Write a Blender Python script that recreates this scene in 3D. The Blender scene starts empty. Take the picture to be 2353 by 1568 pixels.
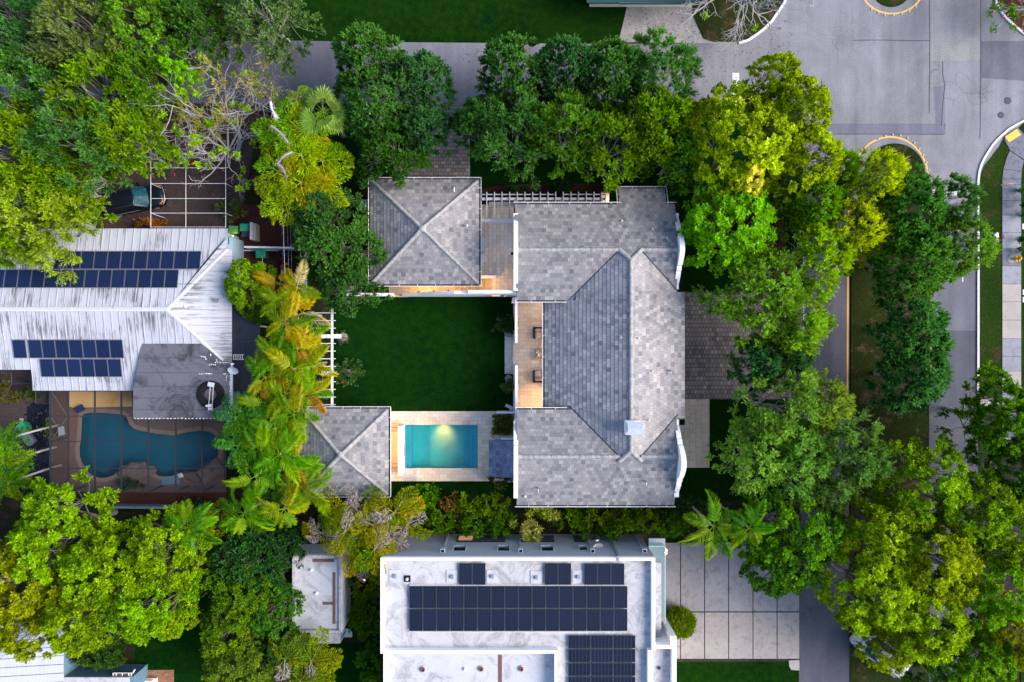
import bpy, math, random
import numpy as np
from mathutils import Vector, Matrix
R = math.radians
SC = bpy.context.scene
COL = SC.collection
H = 65.0            # camera height over the ground
F = 1830.0          # focal length in the measuring picture's pixels
CX, CY = 1176.5, 784.0
random.seed(7)

def P(px, py, z=0.0):
    s = (H - z) / F
    return ((px - CX) * s, (CY - py) * s, z)
def X(px, z=0.0): return (px - CX) * (H - z) / F
def Y(py, z=0.0): return (CY - py) * (H - z) / F
def PX(pts, z=0.0): return [P(a, b, z)[:2] for a, b in pts]

# ------------------------------------------------------------------ objects
OFF = {}
def tag(o, label=None, cat=None, group=None, kind=None):
    if label: o['label'] = label
    if cat: o['category'] = cat
    if group: o['group'] = group
    if kind: o['kind'] = kind
    return o
def thing(name, label, cat, loc=(0, 0, 0), group=None):
    o = bpy.data.objects.new(name, None); COL.objects.link(o)
    o.location = loc; o.empty_display_size = .3
    OFF[o.name] = Vector(loc)
    return tag(o, label, cat, group)

class MB:
    """collects faces; build() links them as one mesh object"""
    def __init__(s): s.v = []; s.f = []; s.uv = []; s.m = []; s.sm = []
    def add(s, vs, fs, uvs=None, m=0, smooth=False):
        n = len(s.v); s.v.extend([tuple(p) for p in vs])
        for i, f in enumerate(fs):
            s.f.append([n + k for k in f]); s.m.append(m); s.sm.append(smooth)
            s.uv.append(uvs[i] if uvs else None)
    def quad(s, a, b, c, d, m=0, uv=None): s.add([a, b, c, d], [(0, 1, 2, 3)], [uv] if uv else None, m)
    def box(s, x0, x1, y0, y1, z0, z1, m=0):
        if x0 > x1: x0, x1 = x1, x0
        if y0 > y1: y0, y1 = y1, y0
        v = [(x, y, z) for z in (z0, z1) for x, y in ((x0, y0), (x1, y0), (x1, y1), (x0, y1))]
        s.add(v, [(3, 2, 1, 0), (4, 5, 6, 7), (0, 1, 5, 4), (1, 2, 6, 5), (2, 3, 7, 6), (3, 0, 4, 7)], None, m)
    def obox(s, c, L, W, z0, z1, ang, m=0):
        ca, sa = math.cos(ang), math.sin(ang)
        pts = [(c[0] + ca * a - sa * b, c[1] + sa * a + ca * b) for a, b in ((-L/2, -W/2), (L/2, -W/2), (L/2, W/2), (-L/2, W/2))]
        s.prism(pts, z0, z1, m)
    def prism(s, poly, z0, z1, m=0, bottom=True):
        A = sum(poly[i][0] * poly[(i+1) % len(poly)][1] - poly[(i+1) % len(poly)][0] * poly[i][1] for i in range(len(poly)))
        if A < 0: poly = poly[::-1]
        n = len(poly)
        v = [(p[0], p[1], z0) for p in poly] + [(p[0], p[1], z1) for p in poly]
        f = [tuple(range(n, 2 * n))] + [(i, (i+1) % n, n + (i+1) % n, n + i) for i in range(n)]
        if bottom: f.append(tuple(range(n - 1, -1, -1)))
        s.add(v, f, None, m)
    def sheet(s, poly, z, m=0):
        A = sum(poly[i][0] * poly[(i+1) % len(poly)][1] - poly[(i+1) % len(poly)][0] * poly[i][1] for i in range(len(poly)))
        if A < 0: poly = poly[::-1]
        s.add([(p[0], p[1], z) for p in poly], [tuple(range(len(poly)))], None, m)
    def tube(s, pts, radii, n=6, m=0, cap=True, smooth=True):
        pts = [Vector(p) for p in pts]
        if not hasattr(radii, '__len__'): radii = [radii] * len(pts)
        vs = []; 
        for i, p in enumerate(pts):
            d = (pts[min(i+1, len(pts)-1)] - pts[max(i-1, 0)])
            if d.length < 1e-9: d = Vector((0, 0, 1))
            d.normalize()
            up = Vector((0, 0, 1)) if abs(d.z) < .9 else Vector((1, 0, 0))
            a = d.cross(up).normalized(); b = d.cross(a)
            for k in range(n):
                t = 2 * math.pi * k / n
                vs.append(p + (a * math.cos(t) + b * math.sin(t)) * radii[i])
        fs = []
        for i in range(len(pts) - 1):
            for k in range(n):
                fs.append((i*n + k, i*n + (k+1) % n, (i+1)*n + (k+1) % n, (i+1)*n + k))
        s.add(vs, fs, None, m, smooth)
        if cap:
            s.add(vs[:n], [tuple(range(n))], None, m); s.add(vs[-n:], [tuple(range(n-1, -1, -1))], None, m)
    def lathe(s, c, prof, n=20, m=0, smooth=True):
        vs = []; fs = []
        for r, z in prof:
            for k in range(n):
                t = 2 * math.pi * k / n
                vs.append((c[0] + r * math.cos(t), c[1] + r * math.sin(t), c[2] + z))
        for i in range(len(prof) - 1):
            for k in range(n):
                fs.append((i*n + k, i*n + (k+1) % n, (i+1)*n + (k+1) % n, (i+1)*n + k))
        s.add(vs, fs, None, m, smooth)
        s.add(vs[-n:], [tuple(range(n))], None, m)
        s.add(vs[:n], [tuple(range(n-1, -1, -1))], None, m)
    def ribbon(s, left, right, z, m=0):
        for i in range(len(left) - 1):
            s.quad((*left[i], z), (*right[i], z), (*right[i+1], z), (*left[i+1], z), m)
    def build(s, name, mats, parent=None, base=None):
        if not isinstance(mats, (list, tuple)): mats = [mats]
        off = Vector((0, 0, 0))
        if parent is not None: off = OFF.get(parent.name, off)
        elif base is not None: off = Vector(base)
        me = bpy.data.meshes.new(name)
        v = [(p[0] - off.x, p[1] - off.y, p[2] - off.z) for p in s.v]
        me.from_pydata(v, [], s.f)
        for mt in mats: me.materials.append(mt)
        me.polygons.foreach_set('material_index', s.m)
        me.polygons.foreach_set('use_smooth', s.sm)
        if any(u is not None for u in s.uv):
            ul = me.uv_layers.new(name='UVMap'); i = 0
            for f, u in zip(s.f, s.uv):
                for k in range(len(f)):
                    if u is not None: ul.data[i].uv = u[k]
                    i += 1
        me.update()
        o = bpy.data.objects.new(name, me); COL.objects.link(o)
        if parent is not None:
            o.parent = parent; OFF[o.name] = off
        else:
            o.location = off; OFF[o.name] = off
        return o

def np_mesh(name, V, Fq, mat, tint=None):
    """quads only, straight from numpy"""
    me = bpy.data.meshes.new(name)
    nv, nf = len(V), len(Fq)
    me.vertices.add(nv); me.vertices.foreach_set('co', np.ascontiguousarray(V, dtype=np.float32).ravel())
    me.loops.add(nf * 4); me.loops.foreach_set('vertex_index', np.ascontiguousarray(Fq, dtype=np.int32).ravel())
    me.polygons.add(nf)
    me.polygons.foreach_set('loop_start', np.arange(0, nf * 4, 4, dtype=np.int32))
    if tint is not None:
        at = me.attributes.new('tint', 'FLOAT', 'POINT'); at.data.foreach_set('value', np.asarray(tint, dtype=np.float32))
    me.materials.append(mat); me.update(calc_edges=True); me.validate()
    return me

def copy_tree(o, parent=None):
    c = o.copy(); COL.objects.link(c)
    if parent is not None: c.parent = parent
    OFF[c.name] = OFF.get(o.name, Vector((0, 0, 0)))
    for ch in list(o.children): copy_tree(ch, c)
    return c

# ------------------------------------------------------------------ materials
def srgb(r, g, b):
    f = lambda c: (c / 12.92 if c <= .04045 else ((c + .055) / 1.055) ** 2.4)
    return (f(r / 255), f(g / 255), f(b / 255), 1)
class N:
    def __init__(s, name, rough=.8, spec=.3, metal=0):
        s.mat = bpy.data.materials.new(name); s.mat.use_nodes = True
        s.t = s.mat.node_tree; s.b = s.t.nodes['Principled BSDF']; s.out = s.t.nodes['Material Output']
        s.b.inputs['Roughness'].default_value = rough; s.b.inputs['Specular IOR Level'].default_value = spec
        s.b.inputs['Metallic'].default_value = metal
    def n(s, typ, ins=None, **kw):
        nd = s.t.nodes.new(typ)
        for k, v in kw.items(): setattr(nd, k, v)
        for k, v in (ins or {}).items():
            if hasattr(v, 'is_linked') or isinstance(v, bpy.types.NodeSocket): s.t.links.new(v, nd.inputs[k])
            else: nd.inputs[k].default_value = v
        return nd
    def link(s, a, b): s.t.links.new(a, b)
    def pos(s, scale=(1, 1, 1), rot=0):
        g = s.n('ShaderNodeNewGeometry')
        m = s.n('ShaderNodeMapping', {0: g.outputs['Position']}); m.inputs['Scale'].default_value = scale
        m.inputs['Rotation'].default_value = (0, 0, rot)
        return m.outputs[0]
    def uvm(s, scale=(1, 1, 1), loc=(0, 0, 0)):
        g = s.n('ShaderNodeUVMap')
        m = s.n('ShaderNodeMapping', {0: g.outputs[0]}); m.inputs['Scale'].default_value = scale; m.inputs['Location'].default_value = loc
        return m.outputs[0]
    def noise(s, vec, scale, detail=4, rough=.55, dist=0):
        return s.n('ShaderNodeTexNoise', {'Vector': vec, 'Scale': scale, 'Detail': detail, 'Roughness': rough, 'Distortion': dist}).outputs[0]
    def ramp(s, fac, stops, interp='LINEAR'):
        r = s.n('ShaderNodeValToRGB', {0: fac}); e = r.color_ramp.elements; r.color_ramp.interpolation = interp
        while len(e) < len(stops): e.new(.5)
        for i, (p, c) in enumerate(stops):
            e[i].position = p; e[i].color = c if hasattr(c, '__len__') and len(c) == 4 else ((*c, 1) if hasattr(c, '__len__') else (c, c, c, 1))
        return r.outputs[0]
    def mix(s, fac, a, b, mode='MIX'):
        m = s.n('ShaderNodeMix', data_type='RGBA', blend_type=mode)
        for i, v in ((0, fac), (6, a), (7, b)):
            if isinstance(v, bpy.types.NodeSocket): s.t.links.new(v, m.inputs[i])
            elif i == 0: m.inputs[0].default_value = v
            else: m.inputs[i].default_value = v if len(v) == 4 else (*v, 1)
        return m.outputs[2]
    def math(s, op, a, b=0.0, clamp=False):
        m = s.n('ShaderNodeMath', {0: a, 1: b}, operation=op, use_clamp=clamp); return m.outputs[0]
    def color(s, c):
        if isinstance(c, bpy.types.NodeSocket): s.link(c, s.b.inputs['Base Color'])
        else: s.b.inputs['Base Color'].default_value = c if len(c) == 4 else (*c, 1)
        return s
    def bump(s, h, strength=.3, dist=.02):
        b = s.n('ShaderNodeBump', {'Strength': strength, 'Distance': dist, 'Height': h}); s.link(b.outputs[0], s.b.inputs['Normal'])

def plain(name, c, rough=.6, spec=.3, metal=0, var=.12, scale=6.0):
    m = N(name, rough, spec, metal); p = m.pos()
    n = m.noise(p, scale)
    d = tuple(max(0, x * (1 - var)) for x in c[:3]); l = tuple(min(1, x * (1 + var)) for x in c[:3])
    m.color(m.ramp(n, [(.3, d), (.7, l)])); return m.mat

def emit(name, c, st):
    m = N(name); m.b.inputs['Base Color'].default_value = (*c, 1)
    m.b.inputs['Emission Color'].default_value = (*c, 1); m.b.inputs['Emission Strength'].default_value = st
    return m.mat

M = {}
def mk_materials():
    # asphalt, old & pale at the crossing
    def asphalt(name, c, var, seed):
        m = N(name, .85, .25); p = m.pos()
        big = m.noise(m.pos((.09, .05, 1)), 1.0, 5, .6, .6)
        mid = m.noise(m.pos((.5, .12, 1)), 1.3, 4)
        fine = m.noise(p, 14, 2, .7)
        base = m.ramp(big, [(.3, tuple(x * (1 - var) for x in c)), (.72, tuple(x * (1 + var) for x in c))])
        base = m.mix(.45, base, m.ramp(mid, [(.3, tuple(x * .68 for x in c)), (.7, tuple(x * 1.3 for x in c))]))
        st = m.noise(m.pos((.9, .035, 1)), 1.0, 4, .6); base = m.mix(.4, base, m.ramp(st, [(.3, .34), (.7, .68)]), 'OVERLAY')
        bl = m.noise(m.pos((.22, .22, 1)), 1.0, 6, .7, 1.0); base = m.mix(.4, base, m.ramp(bl, [(.32, .30), (.7, .70)]), 'OVERLAY')
        base = m.mix(.5, base, m.ramp(fine, [(.3, .22), (.7, .80)]), 'OVERLAY')
        # cracks
        wp = m.n('ShaderNodeVectorMath', {0: p, 1: (0, 0, 0)}, operation='ADD')
        ns = m.n('ShaderNodeTexNoise', {'Vector': p, 'Scale': .8, 'Detail': 3})
        vm = m.n('ShaderNodeMix', data_type='RGBA', blend_type='ADD'); vm.inputs[0].default_value = 1.2
        m.link(p, vm.inputs[6]); m.link(ns.outputs[1], vm.inputs[7])
        vo = m.n('ShaderNodeTexVoronoi', {'Vector': vm.outputs[2], 'Scale': .42}, feature='DISTANCE_TO_EDGE')
        cr = m.ramp(vo.outputs[0], [(.0, 1.0), (.012, 0.0)])
        msk = m.ramp(m.noise(m.pos((.13, .13, 1)), 1.0, 2), [(.52, 0.0), (.62, 1.0)])
        f = m.math('MULTIPLY', m.math('MULTIPLY', cr, msk), .5)
        base = m.mix(f, base, tuple(x * .3 for x in c))
        sp = m.ramp(m.noise(p, 3.2, 2), [(.68, 0.0), (.74, 1.0)])
        base = m.mix(m.math('MULTIPLY', sp, .25), base, tuple(x * 1.5 for x in c))
        m.color(base); m.bump(fine, .25, .01); return m.mat
    M['asphalt'] = asphalt('old_pale_asphalt', (.172, .172, .198), .18, 1)
    M['asphalt2'] = asphalt('dark_asphalt', (.064, .068, .090), .14, 2)
    M['asphalt3'] = asphalt('grey_asphalt', (.105, .105, .135), .16, 3)
    M['patch'] = asphalt('asphalt_patch', (.195, .193, .198), .10, 3)
    M['patch_dark'] = asphalt('asphalt_patch_dark', (.125, .126, .168), .10, 4)
    def paint(name, c):
        m = N(name, .7, .3); p = m.pos()
        n = m.ramp(m.noise(p, 5, 6, .7), [(.25, 0.35), (.5, 1.0)])
        m.color(m.mix(n, tuple(x * .55 for x in c), c)); return m.mat
    M['white_line'] = paint('white_road_paint', (.55, .55, .58)); M['yellow_line'] = paint('yellow_road_paint', (.62, .36, .09))
    M['tactile'] = plain('tactile_yellow', (.72, .42, .06), .7)
    def grass(name, c1, c2, c3, dirt=None, thr=.6):
        m = N(name, .95, 0.0); p = m.pos()
        a = m.noise(p, .22, 4, .6); b = m.noise(p, 1.7, 4, .65); f = m.noise(p, 11, 3, .75); g = m.noise(p, 30, 2, .8)
        col = m.ramp(a, [(.32, c1), (.68, c2)])
        col = m.mix(m.ramp(b, [(.40, 0.0), (.70, .8)]), col, c3)
        if dirt:
            col = m.mix(m.ramp(m.noise(p, .55, 6, .72), [(thr, 0.0), (thr + .1, .85)]), col, dirt)
        col = m.mix(.75, col, m.ramp(f, [(.3, .16), (.7, .84)]), 'OVERLAY')
        col = m.mix(.5, col, m.ramp(g, [(.3, .2), (.7, .8)]), 'OVERLAY')
        m.color(col); m.bump(m.noise(p, 16, 3), .8, .05); return m.mat
    M['lawn'] = grass('clipped_lawn', (.0018, .0155, .0028), (.0038, .0235, .003), (.0065, .031, .0027))
    M['lawn_n'] = grass('north_lawn', (.0020, .015, .0030), (.006, .026, .0025), (.010, .034, .0025))
    M['verge'] = grass('verge_grass', (.009, .024, .005), (.022, .040, .007), (.014, .034, .005), (.045, .036, .02), .54)
    M['median'] = grass('median_grass', (.012, .020, .006), (.026, .030, .010), (.016, .032, .006), (.080, .052, .034), .53)
    M['soil'] = grass('dark_soil', (.012, .016, .008), (.028, .024, .014), (.010, .022, .006), (.050, .034, .026), .52)  # soil of a dark brown-green colour
    M['mulch'] = grass('red_mulch', (.040, .016, .013), (.075, .030, .026), (.055, .028, .020), (.10, .055, .045), .62)
    M['dirt'] = grass('dark_drive_dirt', (.040, .030, .030), (.075, .055, .055), (.05, .038, .035), (.095, .07, .065), .58)
    M['gravel'] = grass('dark_gravel', (.02, .02, .02), (.05, .05, .05), (.03, .03, .03))
    def bricks(name, cols, bw, bh, mortar, msize=.02, off=.5, rot=0, rough=.75, dirt=None, hue=None, uv=False, bumpy=.4):
        m = N(name, rough, .25); p = m.uvm() if uv else m.pos((1, 1, 1), rot)
        br = m.n('ShaderNodeTexBrick', {'Vector': p, 'Color1': (0, 0, 0, 1), 'Color2': (1, 1, 1, 1), 'Mortar': (.5, .5, .5, 1), 'Scale': 1.0, 'Mortar Size': msize, 'Mortar Smooth': .1, 'Bias': 0.0, 'Brick Width': bw, 'Row Height': bh}, offset=off)
        k = len(cols)
        col = m.ramp(br.outputs[0], [(i / (k - 1) if k > 1 else 0, c) for i, c in enumerate(cols)])
        fine = m.noise(p, 9, 5, .7)
        col = m.mix(.35, col, m.ramp(fine, [(.3, .25), (.7, .75)]), 'OVERLAY')
        if dirt:
            col = m.mix(m.ramp(m.noise(p, dirt[1], 6, .7), [(dirt[2], 0.0), (dirt[2] + .16, dirt[3])]), col, dirt[0])
        col = m.mix(br.outputs[1], col, mortar)
        m.color(col)
        hgt = m.math('SUBTRACT', m.math('MULTIPLY', fine, .3), br.outputs[1]); m.bump(hgt, bumpy, .02); return m.mat
    tile = [(.105, .11, .13), (.20, .20, .215), (.24, .236, .245), (.15, .153, .172), (.31, .30, .298), (.185, .182, .196), (.26, .252, .262), (.135, .14, .158)]
    def rooftile(name, k, tintc, bias=0):
        m = N(name, .7, .3); p = m.uvm()
        br = m.n('ShaderNodeTexBrick', {'Vector': p, 'Color1': (0, 0, 0, 1), 'Color2': (1, 1, 1, 1), 'Mortar': (.5, .5, .5, 1), 'Scale': 1.0, 'Mortar Size': .006, 'Mortar Smooth': .2, 'Bias': bias, 'Brick Width': .325, 'Row Height': .31}, offset=.5)
        c = [tuple(x * k * t for x, t in zip(cc, tintc)) for cc in tile]
        col = m.ramp(br.outputs[0], [(i / 7, x) for i, x in enumerate(c)])
        st = m.noise(m.uvm((26, 3, 1)), 1.0, 3, .6)
        col = m.mix(.5, col, m.ramp(st, [(.3, .3), (.7, .70)]), 'OVERLAY')
        wx = m.noise(m.pos((.16, .16, 1)), 1.0, 4)
        col = m.mix(.45, col, m.ramp(wx, [(.3, .36), (.7, .62)]), 'OVERLAY')
        col = m.mix(m.math('MULTIPLY', br.outputs[1], .85), col, (.03, .03, .04))
        m.color(col); m.bump(m.math('SUBTRACT', m.math('MULTIPLY', st, .3), br.outputs[1]), .35, .02); return m.mat
    M['tile'] = rooftile('flat_concrete_tile', .90, (1.0, .985, .995)); M['tile_sun_tint'] = rooftile('flat_concrete_tile_sun_tint', 1.14, (1.02, .985, .965)); M['tile_shade_tint'] = rooftile('flat_concrete_tile_shade_tint', .98, (.97, .98, 1.05))  # same tile; east sunlight and west shade are put into the copies' colour
    M['tile_blue'] = rooftile('blue_grey_tile', .92, (.80, .95, 1.35))
    M['cap'] = plain('ridge_cap_tile', (.27, .265, .275), .7, var=.3, scale=3.2); M['mortar'] = plain('ridge_mortar', (.52, .49, .47), .8)
    trav = [(.60, .48, .38), (.70, .58, .47), (.65, .54, .45), (.58, .45, .34), (.72, .62, .53), (.66, .51, .40)]
    M['trav'] = bricks('travertine', trav, .62, .31, (.40, .30, .22), .008, .5, 0, .6, ((.30, .17, .10), 1.6, .60, .6), bumpy=.15)
    M['trav_n'] = bricks('travertine_north', [(a * 1.28, b * 1.32, c * 1.32) for a, b, c in trav], .62, .31, (.36, .31, .25), .008, .5, R(90), .6, ((.40, .32, .25), 2.0, .60, .5), bumpy=.15)
    M['trav_s'] = bricks('travertine_steps', [(.52, .38, .25), (.56, .42, .28)], .9, .45, (.40, .28, .18), .006, .5, 0, .6, None, bumpy=.1)
    M['trav_walk'] = bricks('travertine_walk', [tuple(x * .80 for x in c) for c in trav], .75, .5, (.26, .20, .14), .01, .5, R(90), .6, ((.14, .10, .07), 1.2, .56, .6), bumpy=.15)
    M['trav_pale'] = plain('pale_limestone', (.62, .53, .48), .6, var=.18, scale=4)
    pav = [(.14, .11, .105), (.235, .20, .19), (.19, .155, .15), (.31, .27, .25), (.16, .15, .155), (.25, .21, .20), (.12, .10, .10)]
    M['paver'] = bricks('drive_paver', pav, .40, .30, (.05, .042, .04), .018)
    M['paver_e'] = bricks('drive_paver_east', [tuple(x * .95 for x in c) for c in pav], .30, .36, (.035, .03, .03), .018)
    M['redbrick'] = bricks('red_brick_paving', [(.24, .085, .045), (.36, .15, .075), (.20, .09, .06), (.42, .20, .10)], .30, .15, (.16, .10, .07), .02)
    def concrete(name, c, stain, k=.5, sc=.8):
        m = N(name, .85, .2); p = m.pos()
        a = m.noise(p, .35, 5, .6, .8); b = m.noise(p, sc * 2.5, 6, .7, .5); f = m.noise(p, 18, 2)
        col = m.ramp(a, [(.3, tuple(x * .86 for x in c)), (.7, tuple(min(.9, x * 1.12) for x in c))])
        col = m.mix(m.ramp(b, [(.5, 0.0), (.75, k)]), col, stain)
        col = m.mix(.2, col, m.ramp(f, [(.3, .3), (.7, .7)]), 'OVERLAY')
        m.color(col); m.bump(f, .15, .01); return m.mat
    M['slab'] = concrete('driveway_concrete', (.255, .245, .26), (.115, .115, .145), .95)
    M['slab2'] = concrete('driveway_concrete_warm', (.30, .27, .26), (.15, .14, .155), .95)
    M['walk'] = concrete('sidewalk_concrete', (.225, .235, .275), (.10, .11, .14), .75)
    M['walk_dirty'] = concrete('sidewalk_concrete_stained', (.135, .145, .18), (.035, .04, .055), .95, 1.2)
    M['walk_warm'] = concrete('sidewalk_concrete_warm', (.32, .295, .285), (.22, .215, .22), .5)
    M['crackslab'] = concrete('flagstone_drive', (.29, .28, .285), (.20, .185, .175), .6)
    m = N('flagstone_drive_cracked', .85, .2); p = m.pos(); vo = m.n('ShaderNodeTexVoronoi', {'Vector': p, 'Scale': 1.9}, feature='DISTANCE_TO_EDGE')
    col = m.ramp(m.noise(p, .5, 5, .7), [(.3, (.20, .195, .20)), (.7, (.33, .31, .31))])
    msk = m.ramp(m.noise(p, .35, 3), [(.42, 0.0), (.55, .75)])
    col = m.mix(m.math('MULTIPLY', m.ramp(vo.outputs[0], [(0, 1.0), (.05, 0.0)]), msk), col, (.43, .42, .43))
    col = m.mix(m.ramp(m.noise(p, 1.1, 5, .7), [(.66, 0.0), (.72, .8)]), col, (.11, .07, .055))
    m.color(col); M['flag'] = m.mat
    # stucco
    def stucco(name, c, stain=None, k=0.0, thr=.55):
        m = N(name, .8, .25); p = m.pos(); f = m.noise(p, 20, 3); a = m.noise(p, .7, 4)
        col = m.ramp(a, [(.3, tuple(x * .94 for x in c)), (.7, c)])
        if stain: col = m.mix(m.ramp(m.noise(p, 1.3, 7, .72, .6), [(thr, 0.0), (thr + .12, k)]), col, stain)
        m.color(col); m.bump(f, .12, .01); return m.mat
    M['white'] = stucco('white_stucco', (.80, .79, .80)); M['lilac'] = stucco('pale_lilac_stucco', (.62, .60, .64))
    M['cream'] = stucco('cream_stucco', (.70, .62, .58)); M['blue_wall'] = stucco('pale_blue_render', (.30, .42, .52))
    M['blue_wall2'] = stucco('slate_blue_render', (.10, .19, .26)); M['grey_wall'] = stucco('grey_render', (.36, .365, .40), (.25, .25, .28), .6, .6)
    M['orange_wall'] = stucco('orange_beige_render', (.58, .37, .15), (.62, .26, .04), .8, .55)
    def flatroof(name, c, stain, thr, k, sc=.55):
        m = N(name, .75, .3); p = m.pos()
        a = m.noise(p, .45, 5, .65, .5); b = m.noise(p, sc, 9, .78, 1.4); f = m.noise(p, 12, 4, .7)
        col = m.ramp(a, [(.3, tuple(x * .88 for x in c)), (.7, c)])
        col = m.mix(m.ramp(b, [(thr, 0.0), (thr + .14, k)]), col, stain)
        col = m.mix(m.ramp(m.noise(p, 2.2, 6, .75), [(.66, 0.0), (.74, .55)]), col, tuple(x * .6 for x in c))
        col = m.mix(.25, col, m.ramp(f, [(.3, .3), (.7, .7)]), 'OVERLAY')
        m.color(col); m.bump(f, .1, .01); return m.mat
    M['roofcoat'] = flatroof('white_roof_coating', (.43, .432, .465), (.20, .195, .205), .47, .8)
    M['roofcoat2'] = flatroof('white_roof_coating_pale', (.44, .45, .50), (.20, .195, .21), .50, .75)
    M['stain_coping'] = flatroof('weathered_coping', (.42, .42, .46), (.22, .22, .25), .47, .85, 1.6)
    M['bitumen'] = flatroof('old_bitumen_roof', (.105, .108, .135), (.020, .020, .026), .49, .95, .33)
    M['bitumen_b'] = flatroof('blue_black_felt', (.030, .036, .055), (.010, .012, .018), .5, .8)
    # metal roof
    m = N('streaked_metal_roof', .5, .4); u = m.uvm((1, 1, 1))
    s1 = m.noise(m.uvm((5.5, .42, 1)), 1.0, 6, .75); big = m.noise(m.uvm((.22, .30, 1)), 1.0, 3)
    s2 = m.noise(m.uvm((22, .5, 1)), 1.0, 3, .6)
    col = m.ramp(s2, [(.3, (.33, .345, .40)), (.7, (.43, .445, .50))])
    sm = m.ramp(m.math('ADD', m.math('MULTIPLY', s1, .75), m.math('MULTIPLY', big, .45)), [(.60, 0.0), (.72, .9)])
    col = m.mix(sm, col, (.07, .06, .065)); m.color(col); M['metalroof'] = m.mat
    m = N('clean_metal_roof', .45, .4); s2 = m.noise(m.uvm((.7, 9, 1)), 1.0, 3); m.color(m.ramp(s2, [(.3, (.36, .385, .46)), (.7, (.43, .455, .53))])); M['metalroof2'] = m.mat
    M['seam'] = plain('roof_seam', (.46, .48, .55), .5); M['pipe_w'] = plain('white_pipe', (.62, .64, .70), .45)
    M['gutter'] = plain('white_gutter', (.75, .75, .77), .5); M['gutter_in'] = plain('gutter_inside', (.03, .03, .035), .8)
    # solar cells
    def solar(name, c, line, frame_w, nx, ny, gl):
        m = N(name, .45, .10); u = m.uvm((nx, ny, 1))
        g = m.n('ShaderNodeTexBrick', {'Vector': u, 'Color1': (0, 0, 0, 1), 'Color2': (1, 1, 1, 1), 'Scale': 1.0, 'Mortar Size': gl, 'Mortar Smooth': .1, 'Brick Width': 1.0, 'Row Height': 1.0}, offset=0)
        oi = m.n('ShaderNodeObjectInfo')
        col = m.ramp(g.outputs[0], [(0, tuple(x * .85 for x in c)), (1, tuple(x * 1.15 for x in c))])
        col = m.mix(m.ramp(oi.outputs['Random'], [(0, 0.0), (1, .6)]), col, tuple(x * y for x, y in zip(c, (1.45, 1.55, 1.6))))
        col = m.mix(g.outputs[1], col, line); m.color(col); return m.mat
    M['solar_l'] = solar('blue_solar_cells', (.006, .012, .040), (.018, .040, .105), .02, 6, 9, .030)
    M['solar_w'] = solar('dark_solar_cells', (.0045, .006, .017), (.040, .066, .105), .02, 6, 10, .034)
    M['solar_frame'] = plain('solar_frame', (.22, .22, .26), .4, .5, .6)
    M['solar_frame_d'] = plain('solar_frame_dark', (.045, .06, .07), .4, .5, .4)
    # simple ones
    for k, c, r in (('black_rubber', (.005, .005, .007), .9), ('dark_metal', (.028, .032, .042), .45), ('steel', (.30, .34, .38), .35), ('dish', (.38, .43, .52), .5),
                    ('green_bin', (.010, .23, .14), .45), ('lime_bin', (.06, .21, .06), .5), ('blue_bin', (.012, .028, .10), .5), ('timber', (.30, .27, .24), .8), ('grey_timber', (.36, .34, .38), .8),
                    ('fence_w', (.58, .60, .65), .6), ('cushion', (.46, .36, .31), .9), ('wicker', (.018, .018, .022), .6), ('teak', (.30, .225, .17), .7), ('terracotta', (.36, .30, .27), .8),
                    ('bark', (.24, .215, .19), .9), ('bark_pale', (.33, .31, .29), .9), ('bark_bare', (.36, .335, .34), .9), ('bark_dark', (.10, .085, .07), .9), ('palm_trunk', (.30, .285, .25), .9), ('flower_w', (.8, .78, .72), .8),
                    ('flower_r', (.62, .02, .035), .7), ('yellow_paint', (.75, .40, .02), .4), ('bollard', (.075, .035, .035), .7), ('car_black', (.004, .007, .012), .25), ('car_silver', (.45, .47, .52), .3),
                    ('rust', (.125, .072, .058), .8), ('pool_deck', (.115, .082, .080), .8), ('pool_rim', (.20, .135, .105), .85), ('spa_rock', (.13, .10, .095), .85), ('glass_green', (.05, .16, .15), .15), ('board', (.30, .29, .285), .8),
                    ('dark_glass', (.008, .010, .014), .08), ('frame_dark', (.05, .05, .055), .5), ('chrome', (.55, .56, .60), .2), ('lamp_orange', (.55, .22, .05), .4), ('sign_red', (.52, .01, .035), .4), ('sign_white', (.75, .75, .75), .4),
                    ('sign_blue', (.30, .42, .55), .45), ('sign_back', (.05, .10, .11), .5), ('roof_green', (.008, .045, .045), .6), ('tarp', (.007, .009, .016), .35), ('lounge', (.70, .69, .68), .6), ('blue_plastic', (.06, .16, .30), .5),
                    ('red_cloth', (.35, .02, .04), .8), ('denim', (.22, .28, .38), .9), ('yellow_ball', (.60, .50, .05), .6), ('grey_lid', (.085, .10, .16), .5), ('dead_frond', (.27, .225, .215), .9), ('stone_w', (.60, .59, .60), .8), ('copper', (.18, .07, .03), .6)):
        M[k] = plain('m_' + k, c, r)
    for k in ('chrome', 'steel'): M[k].node_tree.nodes['Principled BSDF'].inputs['Metallic'].default_value = .6
    m = N('screen_mesh'); tr = m.n('ShaderNodeBsdfTransparent'); df = m.n('ShaderNodeBsdfDiffuse', {'Color': (.02, .024, .032, 1)})
    mx = m.n('ShaderNodeMixShader', {0: .20, 1: tr.outputs[0], 2: df.outputs[0]}); m.link(mx.outputs[0], m.out.inputs[0]); M['screen'] = m.mat
    m = N('clear_glass'); tr = m.n('ShaderNodeBsdfTransparent', {'Color': (.72, .88, .86, 1)}); gl = m.n('ShaderNodeBsdfGlossy', {'Color': (.8, .9, .9, 1), 'Roughness': .05})
    mx = m.n('ShaderNodeMixShader', {0: .12, 1: tr.outputs[0], 2: gl.outputs[0]}); m.link(mx.outputs[0], m.out.inputs[0]); M['glass'] = m.mat
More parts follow.
